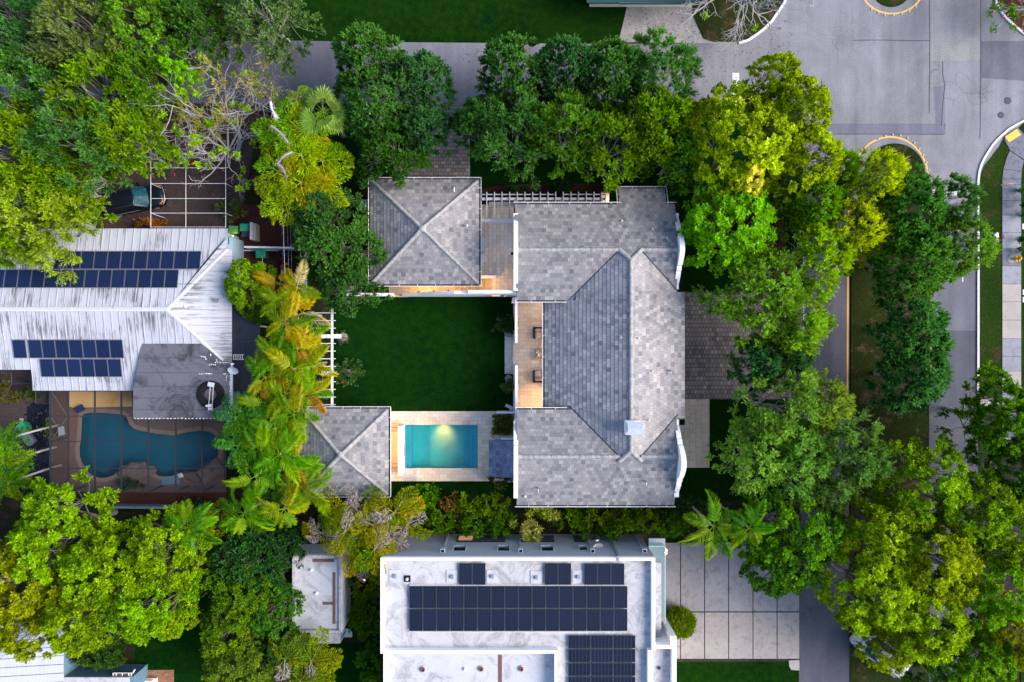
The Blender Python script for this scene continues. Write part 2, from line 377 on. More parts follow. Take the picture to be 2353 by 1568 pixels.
    def water(name, tint, gk, rip):
        m = N(name); tr = m.n('ShaderNodeBsdfTransparent', {'Color': (*tint, 1)}); gl = m.n('ShaderNodeBsdfGlossy', {'Color': (1, 1, 1, 1), 'Roughness': .06})
        fr = m.n('ShaderNodeFresnel', {'IOR': 1.33}); nb = m.n('ShaderNodeBump', {'Strength': rip, 'Distance': .03, 'Height': m.noise(m.pos(), 3.0, 3)})
        m.link(nb.outputs[0], gl.inputs['Normal']); m.link(nb.outputs[0], fr.inputs['Normal'])
        mx = m.n('ShaderNodeMixShader', {0: fr.outputs[0], 1: tr.outputs[0], 2: gl.outputs[0]}); m.link(mx.outputs[0], m.out.inputs[0]); return m.mat
    M['water'] = water('pool_water', (.33, .90, .90), 1, .6); M['water2'] = water('kidney_pool_water', (.66, .92, .97), 1, .2)  # main pool is tinted deeper teal than the kidney pool
    M['pool_tile'] = plain('pool_plaster', (.46, .68, .66), .6, var=.08, scale=1.2); M['pool_edge'] = plain('pool_step_tile', (.36, .56, .70), .6)
    M['pool_tile2'] = plain('kidney_pool_plaster', (.016, .17, .25), .6, var=.10, scale=.6)
    M['windshield'] = plain('teal_windshield', (.006, .050, .07), .3, .15, var=.6, scale=5)
    M['lamp_w'] = emit('warm_lamp', (1, .62, .25), 14); M['lamp_o'] = emit('orange_lamp', (1, .28, .05), 10); M['lamp_pool'] = emit('pool_lamp', (1, .8, .35), 8); M['window_lit'] = emit('lit_window', (1, .55, .28), .55)
    # foliage: colour from the object, a random shade per twig
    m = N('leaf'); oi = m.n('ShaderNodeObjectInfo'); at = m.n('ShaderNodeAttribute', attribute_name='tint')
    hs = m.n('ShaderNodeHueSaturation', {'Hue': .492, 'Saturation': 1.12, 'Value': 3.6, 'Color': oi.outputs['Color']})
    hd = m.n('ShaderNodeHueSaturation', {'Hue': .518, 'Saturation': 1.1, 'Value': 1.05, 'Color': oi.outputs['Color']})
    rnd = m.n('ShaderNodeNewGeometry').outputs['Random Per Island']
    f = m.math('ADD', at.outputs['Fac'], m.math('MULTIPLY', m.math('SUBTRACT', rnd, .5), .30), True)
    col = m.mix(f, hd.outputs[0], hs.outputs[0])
    df = m.n('ShaderNodeBsdfDiffuse', {'Color': col}); tl = m.n('ShaderNodeBsdfTranslucent', {'Color': col}); gl = m.n('ShaderNodeBsdfGlossy', {'Color': (.9, .95, 1, 1), 'Roughness': .45})
    mx = m.n('ShaderNodeMixShader', {0: .40, 1: df.outputs[0], 2: tl.outputs[0]}); mx2 = m.n('ShaderNodeMixShader', {0: .006, 1: mx.outputs[0], 2: gl.outputs[0]})
    m.link(mx2.outputs[0], m.out.inputs[0]); M['leaf'] = m.mat
mk_materials()
# ------------------------------------------------------------------ foliage
def unit(a): return a / np.maximum(np.linalg.norm(a, axis=1, keepdims=True), 1e-9)
def leaf_quads(pos, d, L, W, up, rng, fold=.0):
    """diamond leaves from base points along d"""
    n = len(pos)
    nrm = up + rng.normal(0, .75, (n, 3)); side = unit(np.cross(d, nrm))
    L = np.broadcast_to(np.asarray(L, float), (n,))[:, None]; W = np.broadcast_to(np.asarray(W, float), (n,))[:, None]
    V = np.empty((n, 4, 3))
    V[:, 0] = pos; V[:, 1] = pos + d * L * .5 + side * W * .5
    V[:, 2] = pos + d * L; V[:, 3] = pos + d * L * .5 - side * W * .5
    V[:, 2, 2] -= fold * L[:, 0]
    return V.reshape(-1, 3)
def quads_of(nv): return np.arange(nv, dtype=np.int32).reshape(-1, 4)

def np_tube(pts, radii, n=5):
    pts = np.asarray(pts, float); k = len(pts); r = np.asarray(radii, float)
    d = np.gradient(pts, axis=0); d = unit(d)
    ref = np.where(np.abs(d[:, 2:3]) < .9, np.array([[0, 0, 1.]]), np.array([[1., 0, 0]]))
    a = unit(np.cross(d, ref)); b = np.cross(d, a)
    t = np.arange(n) * 2 * np.pi / n
    V = pts[:, None] + (a[:, None] * np.cos(t)[None, :, None] + b[:, None] * np.sin(t)[None, :, None]) * r[:, None, None]
    i = np.arange(k - 1)[:, None] * n; j = np.arange(n)[None]; j2 = (j + 1) % n
    Fq = np.stack([i + j, i + j2, i + n + j2, i + n + j], -1).reshape(-1, 4)
    return V.reshape(-1, 3), Fq
class NM:
    def __init__(s): s.V = []; s.F = []; s.n = 0
    def add(s, V, Fq): s.V.append(V); s.F.append(Fq + s.n); s.n += len(V)
    def mesh(s, name, mat):
        if not s.V: s.add(*np_tube([(0, 0, 0), (0, 0, .5)], [.03, .02]))
        me = np_mesh(name, np.concatenate(s.V), np.concatenate(s.F), mat)
        me.polygons.foreach_set('use_smooth', [True] * len(me.polygons)); return me
def bend(a, b, rng, k=.12, n=4, sag=0):
    a = np.asarray(a, float); b = np.asarray(b, float); L = np.linalg.norm(b - a)
    t = np.linspace(0, 1, n)[:, None]; p = a + (b - a) * t
    o = rng.normal(0, k * L, 3); p += o * (np.sin(t * np.pi)); p[:, 2] += (np.sin(t * np.pi) * sag * L)[:, 0]
    if n > 3: p[1:-1] += rng.normal(0, k * L * .25, (n - 2, 3))
    return p

STYLES = {
 # lobe radius, twigs per lobe, leaves per twig, leaf len, leaf wid, upward bias, rosette, lobe density, bare twig share
 'oak':   dict(lr=1.0, tw=19, lv=19, L=.215, W=.11, up=.60, ros=False, dens=3.5, flat=.62, tip=.30),
 'fine':  dict(lr=1.05, tw=20, lv=21, L=.19, W=.08, up=.70, ros=False, dens=3.3, flat=.62, tip=.35),
 'round': dict(lr=.85, tw=17, lv=9,  L=.25, W=.19, up=.85, ros=True,  dens=2.2, flat=.55, tip=.20),
 'broad': dict(lr=.95, tw=15, lv=11, L=.30, W=.155, up=.80, ros=True,  dens=2.3, flat=.60, tip=.20),
 'airy':  dict(lr=1.1, tw=9, lv=10, L=.20, W=.085, up=.3, ros=False, dens=.9, flat=.5, tip=.30),
 'shrub': dict(lr=.45, tw=14, lv=9, L=.15, W=.085, up=.55, ros=False, dens=1.3, flat=.75, tip=.25),
 'hedge': dict(lr=.42, tw=16, lv=9, L=.13, W=.085, up=.6, ros=False, dens=1.5, flat=.75, tip=.2),
}
def crown_points(rng, Rr, zt, zb, st, lobes=6):
    """lobe centres: an uneven dome of boughs with hollows between"""
    area = math.pi * Rr * Rr
    n = max(8, int(area / (st['lr'] ** 2) * st['dens'] * .72))
    ph = rng.uniform(0, 2 * np.pi, 5); am = rng.uniform(.04, .12, 5)
    big = []                                     # sub-crowns carried by the main limbs
    for i in range(lobes):
        a = 2 * np.pi * i / lobes + rng.uniform(-.35, .35); r = Rr * rng.uniform(.42, .68)
        big.append((r * math.cos(a), r * math.sin(a), rng.uniform(.75, 1.0), Rr * rng.uniform(.38, .55)))
    big.append((rng.normal(0, .1 * Rr), rng.normal(0, .1 * Rr), 1.08, Rr * .5))
    out = []; tries = 0
    while len(out) < n and tries < n * 60:
        tries += 1
        a = rng.uniform(0, 2 * np.pi); q = math.sqrt(rng.uniform(0, 1))
        edge = 1 + sum(am[k] * math.sin((k + 2) * a + ph[k]) for k in range(5))
        r = Rr * .93 * edge * q; x, y = r * math.cos(a), r * math.sin(a)
        best = -1
        for bx, by, bh, br in big:
            d2 = ((x - bx) ** 2 + (y - by) ** 2) / (br * br)
            if d2 < 1.25: best = max(best, bh * math.sqrt(max(0, 1.3 - d2)))
        if best < 0:
            if rng.uniform() < .75: continue
            best = .25
        top = zb + (zt - zb) * min(1.1, (.25 + .75 * best) * (1 - .45 * q ** 2.5))
        z = top - (0 if rng.uniform() < .70 else rng.uniform(.15, .6) * (top - zb)) + rng.normal(0, .18)
        z = max(zb * .85, z)
        ok = all((x - o[0]) ** 2 + (y - o[1]) ** 2 + ((z - o[2]) * .8) ** 2 > (st['lr'] * .34) ** 2 for o in out)
        if ok: out.append((x, y, z))
    return np.array(out), big
def leaf_cloud(rng, C, centre, st, k=1.0):
    """leafy twigs sprouting from each bough"""
    tw, lv = max(3, int(st['tw'] * k)), st['lv']
    nl = len(C); n = nl * tw
    base = np.repeat(C, tw, 0)
    outw = unit(base - centre)
    d = rng.normal(0, 1, (n, 3)); d = unit(d) + outw * .95 + np.array([0, 0, st['up']]); d = unit(d)
    ls = np.repeat(rng.uniform(.7, 1.2, nl), tw)
    Lt = st['lr'] * rng.uniform(.45, 1.15, n) * ls
    tipc = base + d * Lt[:, None]
    tt = np.clip(np.repeat(rng.normal(.42, .17, nl), tw) + rng.normal(0, .17, n), .02, .98)
    m = n * lv
    t = rng.uniform(.80 if st['ros'] else .22, 1.0, (n, lv))
    Bp = np.repeat(base, lv, 0); Dp = np.repeat(d, lv, 0)
    pos = Bp + Dp * (t * Lt[:, None]).reshape(-1, 1)
    droop = (t ** 2 * Lt[:, None] * .12).reshape(-1); pos[:, 2] -= droop
    jit = rng.normal(0, 1, (m, 3))
    ld = unit(Dp * (.35 if st['ros'] else 1.0) + unit(jit) * (1.0 if st['ros'] else .75))
    if st['ros']: ld[:, 2] = np.abs(ld[:, 2]) * .5 - .1; ld = unit(ld)
    pos += rng.normal(0, .03, (m, 3))
    up = np.tile(np.array([[0, 0, 1.0]]), (m, 1)) + Dp * .5
    V = leaf_quads(pos, ld, st['L'] * rng.uniform(.65, 1.25, m), st['W'] * rng.uniform(.7, 1.2, m), up, rng)
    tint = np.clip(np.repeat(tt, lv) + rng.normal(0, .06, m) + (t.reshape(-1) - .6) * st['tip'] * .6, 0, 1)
    return V, np.repeat(tint, 4), base, tipc

def tree_meshes(seed, style, Rr, zt, zb, bark, k=1.0, trunk_r=.22, lean=(0, 0), twigs=.10, lobes=6):
    rng = np.random.default_rng(seed); st = STYLES[style]
    C, big = crown_points(rng, Rr, zt, zb, st, lobes)
    V, T, base, tip = leaf_cloud(rng, C, np.array([0, 0, zb * .8]), st, k)
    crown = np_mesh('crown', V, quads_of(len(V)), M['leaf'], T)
    nm = NM(); fork = np.array([lean[0], lean[1], zb * .55])
    nm.add(*np_tube(bend((0, 0, -.1), fork, rng, .05, 5), np.linspace(trunk_r * 1.35, trunk_r * .9, 5), 8))
    limbs = []
    for bx, by, bh, br in big:
        e = np.array([bx * .85, by * .85, zb + (zt - zb) * .22 * bh]); p = bend(fork, e, rng, .10, 6, .1)
        nm.add(*np_tube(p, np.linspace(trunk_r * .62, trunk_r * .20, 6), 6)); limbs.append(p)
    J = np.concatenate([l[2:] for l in limbs])
    for c in C:
        j = J[np.argmin(((J - c) ** 2 * np.array([1, 1, .6])).sum(1))]
        nm.add(*np_tube(bend(j, c, rng, .12, 4), np.linspace(trunk_r * .16, trunk_r * .06, 4), 4))
    sel = rng.uniform(size=len(base)) < twigs            # pale twigs that show among the leaves
    for a, b in zip(base[sel], tip[sel]):
        nm.add(*np_tube([a, (a + b) / 2 + rng.normal(0, .06, 3), b + (b - a) * .12], [.020, .014, .006], 3))
    return nm.mesh('trunk', M[bark]), crown

PROTO = {}
def protos():
    for s in range(5): PROTO['oak', s] = tree_meshes(100 + s, 'oak', 4.6, 8.6, 3.6, 'bark_pale', 1.0, .22, twigs=.12)
    for s in range(4): PROTO['fine', s] = tree_meshes(140 + s, 'fine', 4.4, 8.8, 3.6, 'bark_pale', .92, .2, twigs=.14)
    for s in range(3): PROTO['round', s] = tree_meshes(180 + s, 'round', 5.0, 9.2, 3.8, 'bark', 1.0, .25, twigs=.02, lobes=7)
    for s in range(3): PROTO['broad', s] = tree_meshes(220 + s, 'broad', 4.4, 9.0, 3.8, 'bark', 1.0, .24, twigs=.02)
    for s in range(2): PROTO['airy', s] = tree_meshes(260 + s, 'airy', 3.6, 6.5, 3.0, 'bark', 1.0, .10, twigs=.25)
    for s in range(4): PROTO['shrub', s] = tree_meshes(300 + s, 'shrub', 1.5, 1.9, .7, 'bark_dark', 1.0, .05, twigs=.02)
protos()
TREES = {}
def tree(kind, px, py, rp, h, color, label, name='shade_tree', cat='tree', group=None, var=None, flat=1.0, rx=1.0, base=0.0):
    """crown centred on px,py (measured at about 3/4 of its height), radius rp in picture pixels"""
    ver = {'oak': 5, 'fine': 4, 'round': 3, 'broad': 3, 'airy': 2, 'shrub': 4}[kind]
    i = TREES.get(kind, 0); TREES[kind] = i + 1
    v = var if var is not None else i % ver
    tm, cm = PROTO[kind, v]
    R0, H0 = {'oak': (4.6, 8.6), 'fine': (4.4, 8.8), 'round': (5.0, 9.2), 'broad': (4.4, 9.0), 'airy': (3.6, 6.5), 'shrub': (1.5, 1.9)}[kind]
    zc = h * .75 + base; rw = rp * (H - zc) / F
    x, y, _ = P(px, py, zc)
    t = thing(name, label, cat, (x, y, base), group)
    s = rw / R0; t.scale = (s * rx, s / rx, h / H0); t.rotation_euler.z = (i * 2.399 + px * .01) % 6.283 if rx == 1.0 else 0
    for nm, me in (('trunk', tm), ('crown', cm)):
        o = bpy.data.objects.new(nm, me); COL.objects.link(o); o.parent = t; o.color = (*color, 1)
    return t

def leafy(name, style, seed, pts, color, label, cat, group=None, k=1.0, kind=None, base=(0, 0, 0), centre=None, L=None):
    """a shrub or hedge from a list of bough centres"""
    rng = np.random.default_rng(seed); st = dict(STYLES[style])
    if L: st.update(L=L[0], W=L[1])
    C = np.asarray(pts, float); c = C.mean(0) * np.array([1, 1, .2]) if centre is None else np.asarray(centre, float)
    V, T, a, b = leaf_cloud(rng, C, c, st, k); V -= np.asarray(base)
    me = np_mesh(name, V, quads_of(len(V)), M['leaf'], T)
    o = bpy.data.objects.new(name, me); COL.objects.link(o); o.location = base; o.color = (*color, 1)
    return tag(o, label, cat, group, kind)
def blob_pts(rng, c, rx, ry, h, sp=.42, zlow=.15):
    n = max(6, int(rx * ry * 3.14 / sp ** 2 * 1.5)); o = []
    for _ in range(n):
        a = rng.uniform(0, 6.283); q = math.sqrt(rng.uniform()); x, y = rx * .85 * q * math.cos(a), ry * .85 * q * math.sin(a)
        o.append((c[0] + x, c[1] + y, h * (zlow + (.9 - zlow) * math.sqrt(max(0, 1 - q * q * .85))) + rng.normal(0, .08) - (rng.uniform(0, .45) * h if rng.uniform() < .3 else 0)))
    return o
def bush(name, px, py, rpx, rpy, h, color, label, cat='shrub', style='shrub', seed=0, group=None, k=1.0, L=None, sp=.42):
    z = h * .7; s = (H - z) / F; c = P(px, py, z); rng = np.random.default_rng(seed + 900)
    return leafy(name, style, seed, blob_pts(rng, c, rpx * s, rpy * s, h, sp), color, label, cat, group, k, base=(c[0], c[1], 0), L=L)

# ------------------------------------------------------------------ palms
def frond_mesh(seed, L, W, nl, style, mat='leaf'):
    """one feather frond along +X, arching down; leaflets as long narrow quads"""
    rng = np.random.default_rng(seed)
    t = np.linspace(0, 1, 9); rx = L * t * (1 - .12 * t ** 2); rz = L * (.42 * t - .78 * t ** 2.2) if style != 'up' else L * (.30 * t - .42 * t ** 2.2)
    ry = np.sin(t * 2) * L * rng.uniform(-.08, .08)
    V = []; T = []
    tv, tf = np_tube(np.stack([rx, ry, rz], 1), np.linspace(.035, .008, 9), 4)
    if style in ('fish', 'fox'):                  # plumes: many short leaflets held at all angles
        n = nl * (3 if style == 'fish' else 3); uu = rng.uniform(.08, 1.0, n); v = rng.uniform(-1, 1, n)
        prof = W * np.sin(np.pi * (uu * .72 + .2)) ** .8 * (1.0 if style == 'fish' else .55)
        p = np.stack([np.interp(uu, t, rx), np.interp(uu, t, ry), np.interp(uu, t, rz)], 1)
        dl = np.stack([rng.uniform(.2, 1.0, n), v * 1.3, rng.normal(.12 if style == 'fish' else .3, .40, n)], 1); dl = unit(dl)
        p[:, 1] += v * prof * .78; p[:, 2] += -.30 * (np.abs(v) * prof) + rng.normal(0, .035, n); p[:, 0] += np.abs(v) * prof * .35
        Vl = leaf_quads(p, dl, .27 * rng.uniform(.7, 1.2, n), .058 * rng.uniform(.7, 1.2, n), np.tile([[0, 0, 1.]], (n, 1)), rng, .12)
        Tl = np.repeat(np.clip(.22 + .5 * np.abs(v) * rng.uniform(.5, 1, n) + rng.normal(0, .14, n), 0, 1), 4)
        return np_mesh('frond', np.concatenate([Vl, tv]), np.concatenate([quads_of(len(Vl)), tf + len(Vl)]), M[mat], np.concatenate([Tl, np.full(len(tv), .55)]))
    u = np.linspace(.14, .99, nl)
    for sgn in (-1, 1):
        uu = np.clip(u + rng.normal(0, .006, nl), 0, 1)
        p = np.stack([np.interp(uu, t, rx), np.interp(uu, t, ry), np.interp(uu, t, rz)], 1)
        ln = W * np.sin(np.pi * (uu * .80 + .14)) ** .6 * rng.uniform(.85, 1.1, nl)
        ang = np.interp(uu, [0, .5, 1], [1.25, .95, .28])
        d = np.stack([np.cos(ang), sgn * np.sin(ang), rng.uniform(.08, .42, nl) - .1], 1); d = unit(d)
        wv = .050 * np.ones(nl)
        if style == 'fish':                       # tufted leaflets at several angles
            d[:, 2] += rng.normal(.1, .45, nl); d = unit(d)
        mid = p + d * (ln * .55)[:, None]; tip = mid + unit(d + np.array([.15, 0, -.75]))* (ln * .5)[:, None]
        side = unit(np.cross(d, np.array([[0, sgn * .5, 1.0]]) + rng.normal(0, .15, (nl, 3))))
        a = side * (wv * .35)[:, None]; b = side * (wv * .6)[:, None]; c = side * (wv * .12)[:, None]
        q1 = np.stack([p - a, p + a, mid + b, mid - b], 1); q2 = np.stack([mid - b, mid + b, tip + c, tip - c], 1)
        tt = np.clip(.30 + .35 * uu + rng.normal(0, .12, nl), 0, 1)
        V += [q1.reshape(-1, 3), q2.reshape(-1, 3)]; T += [np.repeat(tt, 4), np.repeat(np.clip(tt + .15, 0, 1), 4)]
    Vl = np.concatenate(V); Tl = np.concatenate(T)
    Fl = quads_of(len(Vl)); Va = np.concatenate([Vl, tv]); Fa = np.concatenate([Fl, tf + len(Vl)])
    return np_mesh('frond', Va, Fa, M[mat], np.concatenate([Tl, np.full(len(tv), .55)]))
def fan_mesh(seed, stem, L):
    rng = np.random.default_rng(seed); V = []; T = []
    n = 22; e = np.array([stem, 0, stem * .12])
    for i in range(n):
        a = -1.75 + 3.5 * i / (n - 1); d = np.array([math.cos(a), math.sin(a), .12 - .25 * abs(a) / 1.7]); d /= np.linalg.norm(d)
        ln = L * (1 - .22 * abs(a) / 1.75) * rng.uniform(.9, 1.05); s = np.array([-d[1], d[0], 0]) * .05
        mid = e + d * ln * .62; tip = e + d * ln + np.array([0, 0, -.20 * ln]); z = np.array([0, 0, .03 * (-1) ** i])
        V += [e - s * .3, e + s * .3, mid + s + z, mid - s - z, mid - s - z, mid + s + z, tip + s * .15, tip - s * .15]; T += [.35] * 4 + [.72] * 4
    V = np.array(V); tv, tf = np_tube([(0, 0, 0), tuple(e * .5 + np.array([0, 0, .12])), tuple(e)], [.03, .022, .015], 4)
    return np_mesh('frond', np.concatenate([V, tv]), np.concatenate([quads_of(len(V)), tf + len(V)]), M['leaf'], np.concatenate([np.array(T), np.full(len(tv), .5)]))
FR = {('areca', s): frond_mesh(10 + s, 2.2 + .13 * s, .66, 32, 'arch') for s in range(4)}
FR.update({('fish', s): frond_mesh(30 + s, 2.25, .74, 150, 'fish') for s in range(3)})
FR.update({('fox', s): frond_mesh(50 + s, 2.0, .55, 120, 'fox') for s in range(2)})
FR.update({('fan', s): fan_mesh(70 + s, .75 + .25 * s, 1.15) for s in range(2)})
FR['dead', 0] = frond_mesh(90, 1.9, .55, 60, 'fish', 'dead_frond')
def trunk_obj(parent, h, r, mat='palm_trunk', name='trunk', pts=None):
    mb = MB()
    n = 9; pts = pts or [(0, 0, h * i / (n - 1)) for i in range(n)]
    mb.tube(pts, [r * (1.25 - .3 * i / (len(pts) - 1)) + (.012 if i % 2 else 0) for i in range(len(pts))], 8)
    o = mb.build(name, M[mat]); o.parent = parent; return o
def palm(kind, px, py, h, colors, label, n=8, size=1.0, name='areca_palm', group=None, seed=0, up=0.0, dead=0, lean=(0, 0)):
    rng = np.random.default_rng(seed + int(px * 3 + py)); x, y, _ = P(px, py, h)
    t = thing(name, label, 'palm', (x - lean[0], y - lean[1], 0), group)
    trunk_obj(t, h - .05, .075 if kind != 'fan' else .14, pts=[(lean[0] * (i / 8) ** 1.6, lean[1] * (i / 8) ** 1.6, (h - .05) * i / 8) for i in range(9)])
    a0 = rng.uniform(0, 6.28)
    for i in range(n + dead):
        dd = i >= n
        me = FR['dead', 0] if dd else FR[kind, int(rng.integers(0, {'areca': 4, 'fish': 3, 'fox': 2, 'fan': 2}[kind]))]
        o = bpy.data.objects.new('frond' if not dd else 'dead_frond', me); COL.objects.link(o); o.parent = t
        c = colors[int(rng.integers(0, len(colors)))]; j = rng.uniform(.82, 1.2); o.color = (c[0] * j, c[1] * j, c[2] * j, 1)
        o.location = (lean[0], lean[1], h - .1 + (0.05 if not dd else .12))
        tier = (i % 3) / 3
        o.rotation_euler = (rng.normal(0, .25), (.35 - tier * .75 - up + rng.normal(0, .12)) if not dd else rng.uniform(-.3, .25), a0 + i * 2.399 + rng.normal(0, .15))
        s = size * rng.uniform(.85, 1.12) * (1 if not dd else .9); o.scale = (s, s, s)
    return t

# ------------------------------------------------------------------ bare limbs
def bare_tree_mesh(seed, starts, levels, mat, min_r=.012):
    rng = np.random.default_rng(seed); nm = NM(); tips = []
    def grow(p, d, L, r, lev):
        n = 5; pts = [p]; q = p.copy(); dd = d.copy()
        for _ in range(n - 1):
            dd = dd + rng.normal(0, .22, 3); dd[2] += .03; dd /= np.linalg.norm(dd); q = q + dd * L / (n - 1); pts.append(q.copy())
        nm.add(*np_tube(pts, np.linspace(r, r * .62, n), 6 if r > .05 else 4))
        if lev == 0 or r < min_r: tips.append((q, dd)); return
        for k in range(int(rng.integers(2, 4))):
            nd = dd + rng.normal(0, .55, 3) * np.array([1, 1, .55]); nd[2] = max(nd[2], -.25); nd /= np.linalg.norm(nd)
            grow(q, nd, L * rng.uniform(.58, .86), r * rng.uniform(.5, .68), lev - 1)
        if lev > 1 and rng.uniform() < .8:
            m = pts[2]; nd = dd + rng.normal(0, .8, 3); nd[2] = abs(nd[2]) * .5; nd /= np.linalg.norm(nd)
            grow(np.array(m), nd, L * .6, r * .42, lev - 2)
    for p, d, L, r in starts: grow(np.array(p, float), unit(np.array([d], float))[0], L, r, levels)
    return nm, tips
# ------------------------------------------------------------------ ground, roads, pavings
def struct(mb, name, mat):
    o = mb.build(name, mat); o['kind'] = 'structure'; return o
def sheet(name, mat, pts, z, px=True):
    mb = MB(); mb.sheet(PX(pts) if px else pts, z); return struct(mb, name, mat)
def raised(name, mats, pts, z0, z1):
    mb = MB(); mb.prism(PX(pts), z0, z1, 0, False); return struct(mb, name, mats)
def strip(mb, pts, w, z, px=True, m=0, h=0.0):
    """ribbon of width w metres along picture points"""
    q = [Vector(p) for p in (PX(pts) if px else pts)]; L = []; Rr = []
    for i, p in enumerate(q):
        d = q[min(i+1, len(q)-1)] - q[max(i-1, 0)]; d.normalize(); nn = Vector((-d.y, d.x)) * w / 2
        L.append(p + nn); Rr.append(p - nn)
    for i in range(len(q) - 1):
        a, b, c, d = Rr[i], Rr[i+1], L[i+1], L[i]
        if h <= 0: mb.quad((a.x, a.y, z), (b.x, b.y, z), (c.x, c.y, z), (d.x, d.y, z), m)
        else: mb.prism([(a.x, a.y), (b.x, b.y), (c.x, c.y), (d.x, d.y)], z - h, z, m, False)
def arc(cx, cy, rx, ry, a0, a1, n=24):
    return [(cx + rx * math.cos(R(a0 + (a1 - a0) * i / n)), cy - ry * math.sin(R(a0 + (a1 - a0) * i / n))) for i in range(n + 1)]

POOLW = [X(930.7), X(1098), Y(1076), Y(976.5)]          # the swimming pool's opening in the ground
KID = [(188,959),(193,951),(210,947),(231,947),(262,949),(287,952),(297,960),(303,975),(312,983),(326,987),(360,993),(396,997),(429,990),(455,987),(475,988),(487,992),(495,999),(504,1018),(504,1040),(499,1061),(491,1071),(476,1079),(458,1084),(440,1086),(425,1089),(410,1092),(390,1096),(366,1096),(354,1089),(343,1081),(326,1074),(307,1071),(293,1073),(280,1081),(264,1094),(248,1099),(231,1100),(216,1095),(204,1087),(190,1068),(183,1051),(182,1030),(185,1012),(187,985)]
def ground():
    mb = MB(); B = 420; x0, x1, y0, y1 = POOLW
    kx0, kx1, ky0, ky1 = X(181), X(506), Y(1102), Y(945)
    xs = [-B, kx0, kx1, x0, x1, B]; ys = sorted([-B, ky0, ky1, y0, y1, B])
    for i in range(5):
        for j in range(len(ys) - 1):
            cx, cy = (xs[i] + xs[i+1]) / 2, (ys[j] + ys[j+1]) / 2
            if x0 < cx < x1 and y0 < cy < y1: continue
            if kx0 < cx < kx1 and ky0 < cy < ky1: continue
            mb.quad((xs[i], ys[j], 0), (xs[i+1], ys[j], 0), (xs[i+1], ys[j+1], 0), (xs[i], ys[j+1], 0))
    struct(mb, 'ground', M['soil'])
ground()
# roads
sheet('road', M['asphalt'], [(870, 97), (1350, 101), (1560, 101), (1560, -3000), (6000, -3000), (6000, 470), (2240, 470), (1846, 470), (1846, 232), (1200, 236), (870, 238)], .004)
sheet('street', M['asphalt3'], [(-6000, 80), (690, 94), (870, 97), (880, 160), (874, 238), (775, 238), (-6000, 242)], .005)
sheet('lane', M['asphalt3'], [(1846, 470), (1952, 470), (1951, 1000), (1951, 1180), (1840, 1180), (1838, 918), (1846, 760)], .004)
sheet('lane', M['asphalt2'], [(1840, 1180), (1951, 1180), (1953, 1700), (1953, 4000), (1832, 4000), (1836, 1500)], .0045)
sheet('lane', M['asphalt3'], [(2135, 470), (2250, 470), (2250, 760), (2135, 760)], .004)
sheet('lane', M['asphalt2'], [(2135, 760), (2250, 760), (2250, 4000), (2135, 4000)], .0045)
sheet('road_patch', M['patch'], [(2136, -900), (2253, -900), (2253, 136), (2200, 141), (2136, 140)], .009)
sheet('road_patch', M['patch_dark'], [(2146, 200), (2171, 196), (2171, 284), (2150, 284)], .009)
sheet('road_patch', M['patch_dark'], [(1895, 284.5), (2171, 284.5), (2171, 309), (1895, 308)], .0085)
sheet('road_patch', M['asphalt3'], [(2254.5, 95), (2420, 95), (2420, 190), (2254.5, 180)], .009)
mb = MB()
for pts in ([(2253.3, -500), (2253.6, 140), (2253, 240), (2251.5, 320)], [(2136, 0), (2136.5, 90), (2136, 180), (2135, 260)], [(1960, 93), (2030, 92.5), (2090, 94), (2136, 93.5)], [(2166, 142), (2166, 170), (2171, 196), (2166, 240), (2163, 290)], [(2171, 284), (2171, 309), (1915, 308.5)], [(1888, 186), (1888.5, 232)]):
    strip(mb, pts, .05, .014)
struct(mb, 'tar_seam', M['gutter_in'])
# painted lines
mb = MB(); strip(mb, [(1845.5, 395), (1845.5, 470), (1846.5, 640), (1846.5, 900)], .11, .013)
mb.sheet(PX([(1683, 168), (1698.5, 168), (1698.5, 236), (1683, 236)]), .013)
mb.sheet(PX([(2142, 435), (2243, 435), (2243, 450.5), (2142, 450.5)]), .013)
strip(mb, [(2212, 633), (2212, 648)], .08, .013)
struct(mb, 'road_marking', M['white_line'])
mb = MB()
strip(mb, [(1946.5, 910), (1947, 905), (1948.5, 600), (1950, 480)] + arc(2046, 412, 87, 97, 186, -4, 30) + [(2139, 480), (2139.5, 700), (2139, 897)], .14, .0135)
strip(mb, arc(2050, -30, 72, 62, 170, 370, 26), .14, .0135)
struct(mb, 'yellow_road_marking', M['yellow_line'])
# medians, islands and kerbs
raised('median', [M['median']], arc(2056, 398, 69, 68, 180, 0, 16) + [(2131, 480), (2132, 900), (2131, 1700), (1953, 1700), (1954, 900), (1956, 600), (1975, 440)], 0, .06)
raised('median', [M['verge']], arc(2048, -30, 46, 47, 180, 360, 16), 0, .06)
raised('island', [M['median']], [(1585, -600), (1592, 33), (1604, 62), (1617, 89), (1640, 97), (1697, 96), (1715, 91), (1738, 77), (1771, 46), (1798, 5), (1808, -30), (1808, -600)], 0, .07)
raised('planting_bed', [M['mulch']], [(2285, -40), (2297, 20), (2320, 45), (2353, 76), (2450, 120), (2700, 120), (2700, -300), (2285, -300)], 0, .08)
mb = MB(); strip(mb, [(1812, -600), (1812, -30), (1802, 7), (1788, 28), (1773, 50), (1755, 68), (1738, 81), (1718, 94), (1697, 100)], .20, .12, h=.12)
strip(mb, [(2280, -300), (2283, -5), (2295, 22), (2310, 42), (2332, 62), (2353, 79), (2450, 125), (2700, 125)], .18, .12, h=.12)
KERB = [(2480, 245), (2400, 262), (2353, 278), (2335, 287), (2316, 298.5), (2302, 311), (2289.5, 323), (2279, 335.4), (2269, 351), (2260, 366), (2253.6, 379.5), (2249.5, 394), (2247.4, 410), (2246, 431), (2247, 600), (2246.5, 905)]
strip(mb, KERB, .17, .11, h=.11)
